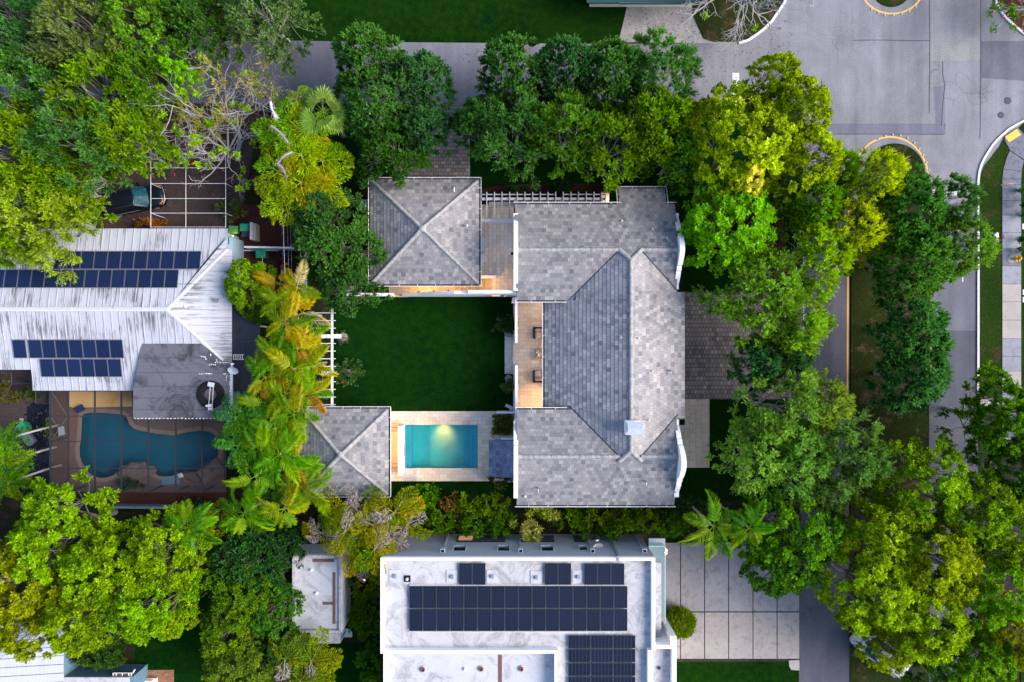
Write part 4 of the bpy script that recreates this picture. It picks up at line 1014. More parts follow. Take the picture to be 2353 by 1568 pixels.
armchair('black wicker armchair with beige cushions, north of the slatted teak table', 1224.9, 1247, 751.7, 778.6, True)
armchair('black wicker armchair with beige cushions, south of the slatted teak table', 1224.3, 1247, 851.8, 879.7, False)
z = FL; x0, x1, y0, y1 = X(1228.5, z + .4), X(1228.5, z + .4) + .92, Y(825, z + .4), Y(801, z + .4)
t = thing('side_table', 'slatted teak table with white flowers between two black armchairs', 'table', ((x0 + x1) / 2, (y0 + y1) / 2, z))
mb = MB(); n = 9
for i in range(n): a = lerp(x0, x1, i / n); mb.box(a + .008, a + (x1 - x0) / n - .008, y0, y1, z + .38, z + .42)
mb.box(x0, x1, y0 + .02, y0 + .07, z + .32, z + .378); mb.box(x0, x1, y1 - .07, y1 - .02, z + .32, z + .378); mb.build('tabletop', M['teak'], t)
for a in (x0 + .03, x1 - .09):
    for b in (y0 + .08, y1 - .14): mb = MB(); mb.box(a, a + .06, b, b + .06, z, z + .378); mb.build('leg', M['teak'], t)
cx, cy = X(1238, z + .6), Y(813, z + .6)
t = thing('flower_vase', 'small dark vase of white flowers on the slatted teak table', 'vase', (cx, cy, z + .42)); mb = MB(); mb.lathe((cx, cy, z + .42), [(.05, 0), (.08, .08), (.05, .2), (.06, .22)], 10); mb.build('vase', M['black_rubber'], t)
rng = np.random.default_rng(5); mb = MB()
for i in range(9):
    a, r_ = rng.uniform(0, 6.28), rng.uniform(.03, .2); px_, py_, pz = cx + r_ * math.cos(a), cy + r_ * math.sin(a), z + .72 + rng.uniform(-.05, .12)
    mb.lathe((px_, py_, pz), [(.02, -.04), (.065, -.01), (.07, .03), (.03, .05)], 7)
mb.build('flowers', M['flower_w'], t); mb = MB()
for i in range(12): a = rng.uniform(0, 6.28); mb.tube([(cx, cy, z + .6), (cx + .14 * math.cos(a), cy + .14 * math.sin(a), z + .75 + .08 * rng.uniform())], [.015, .03], 4)
mb.build('stems', M['bark_dark'], t)
# north-east courtyard: raised patio, low walls, loungers
ZC = 1.8
mb = MB(); mb.box(X(1094, ZC), .17, Y(640, ZC), Y(503, ZC), 0, ZC); mb.box(X(1130, ZC), .17, Y(672, ZC), Y(640, ZC), 0, ZC); struct(mb, 'courtyard_patio', M['trav_n'])
mb = MB(); nst = 11; xa, xb = X(930, .3), X(1130, ZC)
for i in range(nst):
    x_ = lerp(X(938, .2), xb, (i / nst) ** .9); x2 = lerp(X(938, .2), xb, ((i + 1) / nst) ** .9); mb.box(x_, x2, Y(674.5, .5), Y(641, 1), 0, ZC * (i + .0) / nst + .1)
mb.box(X(894), X(938, .2), Y(683), Y(640, .5), 0, .08); tag(mb.build('stone_steps', M['trav_s'], base=(X(1010), Y(665), 0)), 'warmly lit travertine steps climbing beside the garage behind the sloping white wall', 'steps')
wallthing('patio_wall', 'low white wall across the north end of the beige courtyard patio', 'wall', [(X(1100, 2.7), .16, Y(510, 2.7), Y(503.2, 2.7), 0, 2.75)])
wallthing('wall_stub', 'short white wall end jutting from under the garage eave', 'wall', [(X(1100, 2.6), X(1140.6, 2.6), Y(638.5, 2.6), Y(633, 2.6), 0, 2.6)])
for lb, py, s in (('white lounger tip under the garage eave, nearer the low patio wall', 554, 1), ('white lounger tip under the garage eave, nearer the stub wall', 596, -1)):
    c = P(1103, py, ZC + .35); t = thing('lounge_chair', lb, 'lounger', (c[0], c[1], ZC), 'white loungers under the garage eave')
    ang = s * -.30 
    mb = MB(); mb.obox(c, 1.0, .66, ZC + .26, ZC + .36, ang); mb.build('seat', M['lounge'], t)
    for a in (-.4, .4):
        for b in (-.25, .25): mb = MB(); mb.obox((c[0] + a * math.cos(ang) - b * math.sin(ang), c[1] + a * math.sin(ang) + b * math.cos(ang)), .05, .05, ZC, ZC + .26, ang); mb.build('leg', M['lounge'], t)
# sloping wall with a lit slot
ys, yn = Y(682.4), Y(682.4) + .24
t = thing('courtyard_wall', 'long white wall with sloping top between dark lawn and garage steps', 'wall', (X(1050), ys, 0))
mb = MB(); prof = [(924.5, 1.1), (960, 1.9), (1000, 3.0), (1044, 4.0), (1075.4, 4.05), (1075.5, 4.75), (1188, 4.9)]
pts = [(X(a, b), b) for a, b in prof]
vs = [(x, y, z) for y in (ys, yn) for x, z in [(pts[0][0], 0)] + pts + [(pts[-1][0], 0)]]
k = len(pts) + 2; mb.add(vs, [tuple(range(k)), tuple(range(2*k - 1, k - 1, -1))] + [(i, k + i, k + (i + 1) % k, (i + 1) % k) for i in range(k)]); mb.build('wall', M['white'], t)
zz = 3.2
mb = MB(); mb.box(X(1118, 3), X(1162, 3), ys - .06, ys + .01, 2.2, 3.1); mb.build('wall_slot', M['grey_wall'], t)
mb = MB(); mb.box(X(1130, 3), X(1149, 3), ys - .075, ys - .06, 2.25, 3.05); mb.build('lit_slot', M['window_lit'], t)
mb = MB(); mb.box(X(1159, 3), X(1163, 3), ys - .16, ys - .06, 3.0, 3.3); mb.build('sensor_box', M['white'], t)
wallthing('garden_wall', 'white wall along the lawn under the leafy tree beside the garage', 'wall', [(X(773, 1.2), X(902, 1.2), Y(680, 1.2), Y(673.6, 1.2), 0, 1.2)])
for i, (px, py, d) in enumerate(((963.2, 672.6, 'lowest'), (996.4, 671.6, 'middle'), (1030.2, 669.6, 'topmost'))):
    zl = 1.7 + i * .8; x = X(px, zl); t = thing('step_light', 'small dark lamp on the sloping white wall, %s of the three over the steps' % d, 'lamp', (x, yn, zl), 'lamps over the garage steps')
    mb = MB(); mb.box(x - .07, x + .07, yn, yn + .12, zl - .02, zl + .06); mb.build('housing', M['bollard'], t); mb = MB(); mb.box(x - .05, x + .05, yn + .02, yn + .11, zl - .035, zl - .02); mb.build('bulb', M['lamp_w'], t)
for (px, py, zl, lb) in ((1168.5, 935, 2.2, 'weathered grey board bracket on the lilac wall near the clipped hedge'), (1179, 690, 3.4, 'grey bracket lamp in the lawn corner under the white parapet')):
    x, y, _ = P(px, py, zl); t = thing('wall_bracket', lb, 'bracket', (x, y, zl)); mb = MB()
    if py > 800: mb.obox((x + .05, y), .62, .24, zl, zl + .05, -.45); mb.build('board', M['grey_timber'], t); mb = MB(); mb.box(x + .1, X(1184, zl), y - .30, y - .18, zl - .25, zl - .02); mb.build('arm', M['grey_timber'], t)
    else: mb.prism([(x - .12, y - .25), (x + .10, y - .25), (x + .16, y + .22), (x - .05, y + .22)], zl, zl + .1); mb.build('lantern', M['grey_wall'], t); mb = MB(); mb.box(x + .1, .17, y + .1, y + .2, zl, zl + .06); mb.build('arm', M['grey_wall'], t)
x, y, _ = P(1177.5, 583, 4.4); t = thing('wall_spotlight', 'small black spotlight fixed to the tall white parapet over the patio', 'lamp', (x, y, 4.4)); mb = MB(); mb.box(x - .12, x + .06, y - .1, y + .1, 4.3, 4.46); mb.build('housing', M['black_rubber'], t); mb = MB(); mb.box(x + .06, .168, y - .02, y + .02, 4.36, 4.40); mb.build('arm', M['black_rubber'], t)

# ------------------------------------------------------------------ north pergola
t = thing('pergola', 'grey timber pergola with many thin rafters along the north side of the house', 'pergola', (X(1255), Y(457), 0)); ZP = 3.7
for a, b, pyc, w in ((1107.5, 1277, 447, .06), (1296, 1391, 447, .06), (1107.5, 1391, 457.2, .20)):
    mb = MB(); yy = Y(pyc, ZP); mb.box(X(a, ZP), X(b, ZP), yy - w/2, yy + w/2, ZP - .18, ZP); mb.build('beam', M['grey_timber'], t)
for i, px in enumerate((1118.6, 1136.3, 1153.6, 1171.2, 1188.6, 1206.3, 1224.2, 1241.7, 1259.3, 1277, 1294.3, 1312, 1329.4, 1347.4, 1365, 1382.7, 1391)):
    mb = MB(); x = X(px, ZP + .1); mb.box(x - .032, x + .032, Y(503 if px < 1180 else 476, ZP), Y(442, ZP), ZP + .002, ZP + .12); mb.build('rafter', M['grey_timber'], t)
for px in (1184.6, 1288): mb = MB(); x, y, _ = P(px, 457.2, ZP); mb.box(x - .13, x + .13, y - .13, y + .13, 0, ZP - .182); mb.build('post', M['cream'], t)
wallthing('patio_wall', 'low pale pink wall running beneath the grey timber pergola', 'wall', [(X(1123.5, 1.2), X(1384, 1.2), Y(475, 1.2), Y(464.4, 1.2), 0, 1.2)], 'cream')
mb = MB(); x0 = X(1384, 2.2); mb.add([(x0, Y(443.6, 2.2), 0), (x0 + .62, Y(443.6, 2.2), 0), (x0 + .62, Y(476, 1.2), 0), (x0, Y(476, 1.2), 0), (x0, Y(443.6, 2.2), 2.2), (x0 + .55, Y(443.6, 2.2), 2.2), (x0 + .62, Y(476, 1.2), 1.2), (x0, Y(476, 1.2), 1.2)], [(4, 5, 6, 7), (0, 1, 5, 4), (1, 2, 6, 5), (2, 3, 7, 6), (3, 0, 4, 7)])
tag(mb.build('wing_wall', M['white'], base=(x0, Y(455), 0)), 'white sloping wing wall closing the east end of the timber pergola', 'wall')
mb = MB(); mb.box(X(1106, 1), X(1122, 1), Y(504, 1), Y(468, 1), 0, .5); mb.box(X(1122, 1), X(1131, 1), Y(504, 1), Y(468, 1), 0, .75); mb.box(X(1131, 1), .16, Y(504, 1), Y(476, 1), 0, 1.0); struct(mb, 'pergola_terrace', M['trav_n'])

# ------------------------------------------------------------------ garage, pool house
ze = 3.6; cx, cy = (X(851, ze) + X(1101, ze)) / 2, (Y(412.5, ze) + Y(653.5, ze)) / 2; hx_, hy = (X(1101, ze) - X(851, ze)) / 2, (Y(412.5, ze) - Y(653.5, ze)) / 2
gar = thing('garage', 'square white garage with a grey hipped tile roof facing the paved drive', 'garage', (cx, cy, 0))
r_ = hip_roof(gar, cx, cy, hx_, hy, ze, ze + hy * .48, ('tile', 'tile', 'tile', 'tile'))
mb = MB(); mb.box(cx - hx_ + .5, cx + hx_ - .5, cy - hy + .5, cy + hy - .5, 0, ze - .13); mb.build('wall', M['white'], gar)
mb = MB(); mb.box(cx - 2.5, cx + 2.5, cy + hy - .5, cy + hy - .46, 0, 2.4); mb.build('garage_door', M['grey_timber'], gar)
pipe_vent(r_, 1043.5, 432, 4.25, bent=True, mat='stone_w'); pipe_vent(r_, 1068.5, 517, 4.5, .04, .2, 'steel'); pipe_vent(r_, 1072.5, 518, 4.4, .05, .2)
wallthing('garden_wall', 'white wall stub running west from the garage under the trees', 'wall', [(X(818, 2), X(862, 2), Y(472, 2), Y(459, 2), 0, 2)])
ze = 3.4; cx, cy = (X(691, ze) + X(893, ze)) / 2, (Y(939.5, ze) + Y(1138.5, ze)) / 2; hx_, hy = (X(893, ze) - X(691, ze)) / 2, (Y(939.5, ze) - Y(1138.5, ze)) / 2
ph = thing('pool_house', 'small pool house with a blue grey hipped tile roof beside the lit steps', 'pool house', (cx, cy, 0))
r_ = hip_roof(ph, cx, cy, hx_, hy, ze, ze + hy * .48, ('tile_shade_tint', 'tile', 'tile', 'tile_shade_tint'))  # south and west slopes carry the tile copy with shade in its colour
mb = MB(); mb.box(cx - hx_ + .5, cx + hx_ - .62, cy - hy + .5, cy + hy - .5, 0, ze - .13); mb.build('wall', M['cream'], ph)
pipe_vent(r_, 718, 1066, 4.0, .06, .2); pipe_vent(r_, 784, 1123, 4.0, .04, .12, 'steel')
xd = cx + hx_ - .62; mb = MB(); mb.box(xd, xd + .03, cy - 1.2, cy + 1.2, .45, 2.6); mb.build('glass_door', M['dark_glass'], ph)
# lit steps between pool house and fountain wall
mb = MB(); xa, xb = X(892, .3), X(917, .5)
for i, (a, b, zz_) in enumerate(((968, 1089, .28), (975, 1083, .42), (984, 1074, .56), (992, 1064, .70))): mb.box(xa - .35, xb, Y(b, zz_), Y(a, zz_), .12 if i == 0 else (.28, .42, .56)[i-1], zz_)
tag(mb.build('stone_steps', M['trav_s'], base=(xb - .4, Y(1030), 0)), 'golden lit travertine steps between the pool and the pool house', 'steps')
zt = 1.6; fx = X(931.2); t = thing('fountain_wall', 'tall white fountain wall standing at the west end of the lit pool', 'wall', (fx - .17, Y(1028), 0))
mb = MB(); mb.box(fx - .36, fx - .004, Y(1085), Y(975), .12, zt); mb.build('wall', M['white'], t)
mb = MB(); mb.box(fx - .005, fx + .12, Y(1045), Y(1020), .55, .62); mb.build('spout', M['steel'], t)
# pool bits
x, y, _ = P(960.6, 1086.7, .12); mb = MB(); mb.lathe((x, y, .12), [(.13, 0), (.13, .012), (.11, .018), (.0, .02)], 20); tag(mb.build('skimmer_lid', M['white'], base=(x, y, .12)), 'round white skimmer lid set in the pool terrace', 'lid')
x = X(1017); yy = Y(977.2); t = thing('pool_lamp', 'glowing yellow lamp under water in the north pool wall', 'lamp', (x, yy, -.5)); mb = MB(); mb.tube([(x, yy + .02, -.5), (x, yy - .05, -.5)], .13, 14); mb.build('ring', M['chrome'], t); mb = MB(); mb.tube([(x, yy - .05, -.5), (x, yy - .06, -.5)], .10, 14); mb.build('lens', M['lamp_pool'], t)
# lean-to tiled roof, ledge, wall pieces by the pool
zl = 2.5; x0, x1, y0, y1 = X(1123.4, zl), .162, Y(1095, zl), Y(1011, zl); t = thing('lean_to', 'blue tiled lean-to roof against the white wall east of the pool', 'lean-to', ((x0 + x1) / 2, (y0 + y1) / 2, 0))
mb = MB(); slope(mb, (x0, y1, zl), (x0, y0, zl), (x1, y1, zl + .7), (x1, y0, zl + .7), 0); mb.quad((x0, y0, zl - .06), (x1, y0, zl - .06), (x1, y1, zl - .06), (x0, y1, zl - .06)); mb.build('roof', [M['tile_blue']], t)
mb = MB(); mb.box(x0 + .4, x1, y0 + .2, y1 - .2, .12, zl - .08); mb.build('wall', M['white'], t)
w, d = MB(), MB(); mb = MB(); mb.box(X(1151, zl), x1, y1 + .03, y1 + .15, zl + .1, zl + .2); mb.build('gutter', M['gutter'], t)
wallthing('ledge', 'low travertine ledge between the clipped hedge and the blue lean-to roof', 'ledge', [(X(1137, .5), .16, Y(1010, .5), Y(1001, .5), 0, .5)], 'trav_pale')
wallthing('garden_wall', 'short white wall behind the clipped hedge at the lawn corner', 'wall', [(X(1140.5, .9), .16, Y(950.5, .9), Y(946.5, .9), 0, .9)])
wallthing('garden_wall', 'short white wall under the flowering shrub south of the lean-to', 'wall', [(X(1160, .9), .16, Y(1109, .9), Y(1103, .9), 0, .9)])
# ------------------------------------------------------------------ west pergola
ZP = 2.9; t = thing('pergola', 'white pergola of short beams along the palms at the west lawn edge', 'pergola', (X(763), Y(825), 0))
mb = MB(); x = X(762.5, ZP); mb.box(x - .075, x + .075, Y(941, ZP), Y(708, ZP), ZP - .2, ZP); mb.build('beam', M['fence_w'], t)
for i in range(13):
    py = 719.5 + i * 17.55; mb = MB(); y = Y(py, ZP); mb.box(X(712 if i < 3 else 733, ZP), X(771.5, ZP), y - .03, y + .03, ZP + .002, ZP + .13); mb.build('rafter', M['fence_w'], t)
for py, px1 in ((773, 781), (857.5, 775)):
    mb = MB(); y = Y(py, 2.0); mb.box(X(756), X(766), y - .14, y + .14, 0, ZP - .202); mb.build('post', M['white'], t)
    mb = MB(); mb.box(X(766, 1.2), X(px1, 1.2), y - .16, y + .16, 0, 1.2); mb.build('pedestal', M['white'], t)
# clipped hedge, shrubs and pots round the lawn
rng = np.random.default_rng(41)
x0, x1, y0, y1 = X(1131, 1), X(1181, 1), Y(1000, 1), Y(951, 1); pts = []
for a in np.arange(x0 + .22, x1 - .15, .3):
    for b in np.arange(y0 + .2, y1 - .15, .3):
        pts += [(a + rng.normal(0, .04), b + rng.normal(0, .04), z_ + rng.normal(0, .04)) for z_ in (.35, .72)]
leafy('clipped_hedge', 'hedge', 41, pts, (.050, .062, .010), 'dark clipped square hedge beside the pool terrace', 'hedge', None, .8, base=((x0 + x1) / 2, (y0 + y1) / 2, 0), centre=((x0 + x1) / 2, (y0 + y1) / 2, -2), L=(.11, .07))
def pot(px, py, label, r=.27, h=.45, bushc=None, z0=0, seed=0, bare=False, R_=.55, flowers=0, ph=.9, off=(0, 0), long=1.0):
    x, y, _ = P(px, py, h + z0); t = thing('planter', label, 'planter', (x, y, z0)); mb = MB()
    mb.lathe((x, y, z0), [(r * .7, 0), (r, h * .8), (r * 1.08, h * .82), (r * 1.08, h), (r * .9, h), (r * .86, h - .07)], 18); mb.build('pot', M['terracotta'], t)
    mb = MB(); mb.lathe((x, y, z0 + h - .09), [(r * .87, 0), (.01, .01)], 14); mb.build('potting_soil', M['bark_dark'], t)
    rng = np.random.default_rng(seed + 77); nm = NM(); tips = []
    for i in range(26):
        a = rng.uniform(0, 6.28); q = rng.uniform(.3, 1.0) * R_; e = np.array([off[0] + q * math.cos(a), off[1] + q * math.sin(a), z0 + h + ph * rng.uniform(.25, .8)]); b = np.array([0, 0, z0 + h - .08])
        nm.add(*np_tube(bend(b, e, rng, .12, 5), [.016, .013, .010, .008, .005], 3)); tips.append(e)
        for k in range(3): e2 = e + rng.normal(0, .18, 3); nm.add(*np_tube([e - (e - b) * .3 * k / 3, e2], [.007, .004], 3)); tips.append(e2)
    tw = nm.mesh('stems', M['bark']); o = bpy.data.objects.new('stems', tw); COL.objects.link(o); o.parent = t; o.location = (0, 0, -z0)
    if bushc:
        T_ = np.array(tips); st = dict(STYLES['shrub']); st.update(lr=.20, tw=9, lv=7, L=.13, W=.07)
        V, Ti, _, _ = leaf_cloud(rng, T_ if not bare else T_[::4], np.array([0, 0, h]), st, .8); me = np_mesh('foliage', V, quads_of(len(V)), M['leaf'], Ti); o = bpy.data.objects.new('foliage', me); COL.objects.link(o); o.parent = t; o.color = (*bushc, 1); o.location = (0, 0, -z0)
    if flowers:
        mb = MB(); T_ = np.array(tips)
        for k in range(flowers):
            e = T_[rng.integers(0, len(T_))] * np.array([1.1, 1.1, 1]); mb.lathe((x + e[0], y + e[1], e[2] + .12), [(.02, -.05), (.09, 0), (.04, .05)], 6)
        mb.build('blossom', M['flower_r'], t)
    return t
pot(789.5, 774.5, 'planter of bare twigs beside the white post of the west pergola', seed=1, R_=.62)
pot(1168.3, 870, 'planter with sparse twigs south of the pale stone steps', bushc=(.055, .085, .018), seed=2, bare=True, R_=.55, off=(0, -.45))
pot(1167, 767, 'bushy planter with red flowers north of the pale stone steps', bushc=(.020, .050, .012), seed=3, R_=.6, flowers=2, off=(-.05, .55), ph=1.3)
pot(803, 858, 'large bougainvillea planter with red flowers by the west pergola', bushc=(.035, .072, .020), seed=4, R_=1.15, flowers=5, ph=1.5, r=.3, off=(.1, 0))
# ------------------------------------------------------------------ solar panels: every panel a thing of its own
ORD = ['first', 'second', 'third', 'fourth', 'fifth', 'sixth', 'seventh', 'eighth', 'ninth', 'tenth', 'eleventh', 'twelfth', 'thirteenth', 'fourteenth', 'fifteenth', 'sixteenth']
def solar(corner, ux, uy, w, l, mats, label, group):
    """corner + two unit vectors; w along ux, l along uy"""
    c, ux, uy = Vector(corner), Vector(ux), Vector(uy); n = ux.cross(uy).normalized(); n = n if n.z > 0 else -n
    t = thing('solar_panel', label, 'solar panel', c, group); mb = MB(); fr = MB(); b = .03
    def bx(m_, u0, u1, v0, v1, z0, z1, uv=False):
        vs = [c + ux * u + uy * v + n * z for z in (z0, z1) for u, v in ((u0, v0), (u1, v0), (u1, v1), (u0, v1))]
        fs = [(3, 2, 1, 0), (4, 5, 6, 7), (0, 1, 5, 4), (1, 2, 6, 5), (2, 3, 7, 6), (3, 0, 4, 7)]
        if ux.cross(uy).z < 0: fs = [f[::-1] for f in fs]
        m_.add(vs, fs, [[(0, 0), (1, 0), (1, 1), (0, 1)]] * 6 if uv else None)
    bx(fr, 0, w, 0, b, 0, .05); bx(fr, 0, w, l - b, l, 0, .05); bx(fr, 0, b, b, l - b, 0, .05); bx(fr, w - b, w, b, l - b, 0, .05)
    bx(mb, b, w - b, b, l - b, .005, .04, True)
    mb.build('cell_sheet', M[mats[0]], t); fr.build('frame', M[mats[1]], t); return t
# ------------------------------------------------------------------ west house with the streaked metal roof
ZE_, ZR_ = 3.0, 4.3
yr = Y(711, ZR_); yn_, ys_ = Y(525, ZE_), Y(898, ZE_); xr_, xe_ = X(383, ZR_), X(533, ZE_); xL = X(-260, 3.5)
sn = (ZR_ - ZE_) / (yn_ - yr); ss = (ZR_ - ZE_) / (yr - ys_); se = (ZR_ - ZE_) / (xe_ - xr_)
def zN_(y): return ZR_ - (y - yr) * sn
def zS_(y): return ZR_ - (yr - y) * ss
wh = thing('house', 'long white house under a black-streaked metal roof carrying blue solar panels', 'house', (X(200), Y(711), 0))
def metal(mb, seam, poly, zf, u_axis, step=.60, mat=0):
    """poly in plan; zf gives height; seams run along the fall line"""
    pts = [(p[0], p[1], zf(*p)) for p in poly]
    uv = [((p[0], p[1]) if u_axis == 'x' else (p[1], p[0])) for p in poly]
    A = sum(poly[i][0] * poly[(i+1) % len(poly)][1] - poly[(i+1) % len(poly)][0] * poly[i][1] for i in range(len(poly)))
    if A < 0: pts, uv = pts[::-1], uv[::-1]
    mb.add(pts, [tuple(range(len(pts)))], [uv], mat)
    k = 0 if u_axis == 'x' else 1; lo, hi = min(p[k] for p in poly), max(p[k] for p in poly); c = math.ceil(lo / step) * step
    while c < hi:
        cr = []
        for i in range(len(poly)):
            a, b = poly[i], poly[(i+1) % len(poly)]
            if (a[k] - c) * (b[k] - c) < 0: t = (c - a[k]) / (b[k] - a[k]); cr.append(a[1-k] + t * (b[1-k] - a[1-k]))
        cr.sort()
        for a, b in zip(cr[::2], cr[1::2]):
            q = [(c, a), (c, b)] if k == 0 else [(a, c), (b, c)]
            A3, B3 = [Vector((x, y, zf(x, y))) for x, y in q]; w = Vector((.014, 0, 0)) if k == 0 else Vector((0, .014, 0)); up = Vector((0, 0, .045)); lw = Vector((0, 0, .004))
            seam.add([A3 - w + lw, B3 - w + lw, B3 + w + lw, A3 + w + lw, A3 - w + up, B3 - w + up, B3 + w + up, A3 + w + up], [(4, 5, 6, 7), (0, 1, 5, 4), (2, 3, 7, 6), (7, 6, 5, 4)])
        c += step
def zq(px, py, zf):
    z = 3.5
    for _ in range(6): x, y, _z = P(px, py, z); z = zf(x, y)
    return (x, y)
fN = lambda x, y: zN_(y); fS = lambda x, y: zS_(y); fE = lambda x, y: ZR_ - (x - xr_) * se
mb, sm = MB(), MB()
metal(mb, sm, [(xL, yr), (xr_, yr), zq(523, 535, fN), zq(523, 525.5, fN), zq(95, 525.5, fN), zq(75, 573, fN), (xL, zq(75, 573, fN)[1])], fN, 'x')
SA, SB = zq(307, 898, fS), zq(326, 790, fS)
metal(mb, sm, [(xL, yr), (xL, zq(72, 850, fS)[1]), zq(72, 850, fS), zq(75, 898, fS), SA, SB, zq(461, 790, fS), (xr_, yr)], fS, 'x')
metal(mb, sm, [(xr_, yr), zq(461, 790, fS), zq(513, 833, fE), zq(533, 833, fE), zq(533, 573, fE), zq(519, 573, fE), zq(523, 545, fE)], fE, 'y')
rf = mb.build('roof', M['metalroof'], wh); sm.build('roof_seam', M['seam'], rf)
cp = MB()
for a, b in (((xL, yr, ZR_), (xr_, yr, ZR_)), ((xr_, yr, ZR_), (*zq(523, 572, fE), 3.12)), ((xr_, yr, ZR_), (*zq(511, 830, fE), 3.15))):
    a, b = Vector(a), Vector(b); s = (b - a).cross(Vector((0, 0, 1))).normalized() * .16; u = Vector((0, 0, .055)); cp.add([a - s + u*.2, b - s + u*.2, b + u * 1.6, a + u * 1.6, b + s + u*.2, a + s + u*.2], [(0, 1, 2, 3), (3, 2, 4, 5)])
cp.build('ridge_cap', M['seam'], rf)
for px, py, mt in ((426, 704.5, 'stone_w'), (423.5, 720, 'stone_w'), (497, 691, 'steel')): pipe_vent(rf, px, py, 3.9, .08, .22, mt)
mb = MB(); x0, x1 = X(-240), X(519, 2.4); mb.box(x0, xe_ - .35, ys_ + 1.9, yn_ - 1.2, 0, 2.95); mb.box(X(100), X(519, 3), yn_ - 1.3, yn_ - .3, 0, 2.9); mb.box(xe_ - .36, X(541, 2), Y(600, 2), Y(548, 2), 0, 2.6); mb.build('wall', M['blue_wall'], wh)
mb = MB(); mb.tube([(*zq(464, 775, fS), 3.9), (*zq(455, 748, fE), 4.1), (*zq(450, 742, fE), 4.15)], .02, 5)
for pts in ([(716, 749), (722, 752)],): pass
mb = MB(); mb.tube([(*zq(412, 653, fN), zN_(zq(412, 653, fN)[1]) + .05), (*zq(458, 653, fN), zN_(zq(458, 653, fN)[1]) + .05), (*zq(468, 643, fN), zN_(zq(468, 643, fN)[1]) + .05)], .025, 5); mb.tube([(*zq(270, 664, fN), zN_(zq(270, 664, fN)[1]) + .05), (*zq(267, 690, fN), zN_(zq(267, 690, fN)[1]) + .05), (*zq(262, 710, fN), ZR_ + .1)], .02, 5); mb.build('cable_conduit', M['steel'], rf)
# flat bitumen roof
ZF = 3.72
fl = [P(*p, ZF)[:2] for p in ((325, 790), (461, 790), (511, 833), (531, 833.5), (531, 963), (306, 963), (306, 898))]
mb = MB(); mb.prism(fl, ZF - .28, ZF); fr = mb.build('flat_roof', M['bitumen'], wh)
mb = MB()
for py in (823, 857, 888, 915, 942): strip(mb, [(308, py), (530, py)], .03, ZF + .008)
mb = MB()
for py in (823, 857, 888, 915, 942): a, b = P(309 + max(0, (860 - py) * .18), py, ZF), P(500 if py < 830 else 529, py, ZF); mb.box(a[0], b[0], a[1] - .012, a[1] + .012, ZF, ZF + .012)
mb.build('felt_seam', M['gutter_in'], fr)
mb = MB(); rng = np.random.default_rng(8)
def dab(px0, py0, px1, py1, w=.07):
    a, b = Vector(P(px0, py0, ZF)), Vector(P(px1, py1, ZF)); n = max(2, int((b - a).length / .12))
    for i in range(n):
        p = a + (b - a) * ((i + .5) / n) + Vector((rng.normal(0, .012), rng.normal(0, .012), 0)); r_ = w * rng.uniform(.7, 1.2); mb.lathe((p.x, p.y, ZF + .004), [(r_, 0), (r_ * .7, .012)], 7)
for d in ((457, 859, 488, 859), (461, 819, 472, 820), (471, 819, 473, 827), (484, 814, 485, 818), (497, 826, 499, 832), (493, 833, 528, 834), (480, 838, 497, 839), (513, 859, 519, 859), (521, 862, 520, 876), (529, 850, 529, 960)): dab(*d, w=.045)
for i in range(26): dab(308 + i * 8.3 + rng.uniform(-1, 1), 962, 312 + i * 8.3, 962, .035)
mb.build('sealant_patch', M['white'], fr)
mb = MB(); mb.box(X(312, ZF), X(525, 3.4), Y(955, 3.4), Y(900, 3.4), 0, ZF - .285); mb.build('wall', M['blue_wall2'], wh)
mb = MB(); x0, y0, _ = P(530.5, 900, ZF); mb.box(x0, x0 + .12, Y(963, ZF), Y(834, ZF), ZF - .12, ZF + .03); mb.build('gutter', M['dish'], wh)
mb = MB(); mb.prism([P(*p, 2.4)[:2] for p in ((533, 700), (588, 720), (588, 742), (597, 745), (597, 900), (533, 900))], 2.25, 2.4); cpz = mb.build('carport_roof', M['bitumen_b'], wh)
mb = MB(); a = P(560, 786, 2.4); b = P(588, 783, 2.4); mb.tube([(a[0], a[1], 2.43), (b[0], b[1], 2.43)], .035, 5); mb.build('batten', M['bark_dark'], cpz)
for px, py in ((545, 880), (592, 880), (592, 750)): mb = MB(); x, y, _ = P(px, py, 2.2); mb.box(x - .05, x + .05, y - .05, y + .05, 0, 2.249); mb.build('post', M['fence_w'], wh)
# solar rows
def panel_row(zf, x_of, count, px0, pxw, py_top, py_bot, row, skip_label, group, roofname):
    for i in range(count):
        a = zq(px0 + i * pxw + .4, py_bot, zf); b = zq(px0 + (i + 1) * pxw - .4, py_bot, zf); top = zq(px0 + i * pxw, py_top, zf)
        x0, x1 = a[0], b[0]; y0, y1 = a[1], top[1]
        A = Vector((x0, y0, zf(x0, y0) + .07)); B = Vector((x0, y1, zf(x0, y1) + .07)); uy = (B - A); l = uy.length; uy.normalize()
        if row == 'lone': lb = 'lone blue solar panel west of a gap on the black-streaked metal roof'
        else: lb = 'blue solar panel on the streaked roof, %s, %s from right end' % (row, ORD[count - 1 - i])
        solar(A, (1, 0, 0), uy, x1 - x0, l, ('solar_l', 'solar_frame'), lb, group)
G = 'blue solar panels on the streaked metal roof'
panel_row(fN, 0, 11, 123.5, 30.65, 578, 619, 'northern row', 'right', G, '')
panel_row(fN, 0, 14, -21.5, 30.75, 620.5, 662, 'longest row', 'right', G, '')
panel_row(fS, 0, 1, 34, 31, 781, 823, 'lone', 'right', G, '')
panel_row(fS, 0, 7, 70, 31, 781, 823, 'row beside the lone panel', 'right', G, '')
panel_row(fS, 0, 6, 97, 31, 825, 866, 'southernmost row', 'right', G, '')
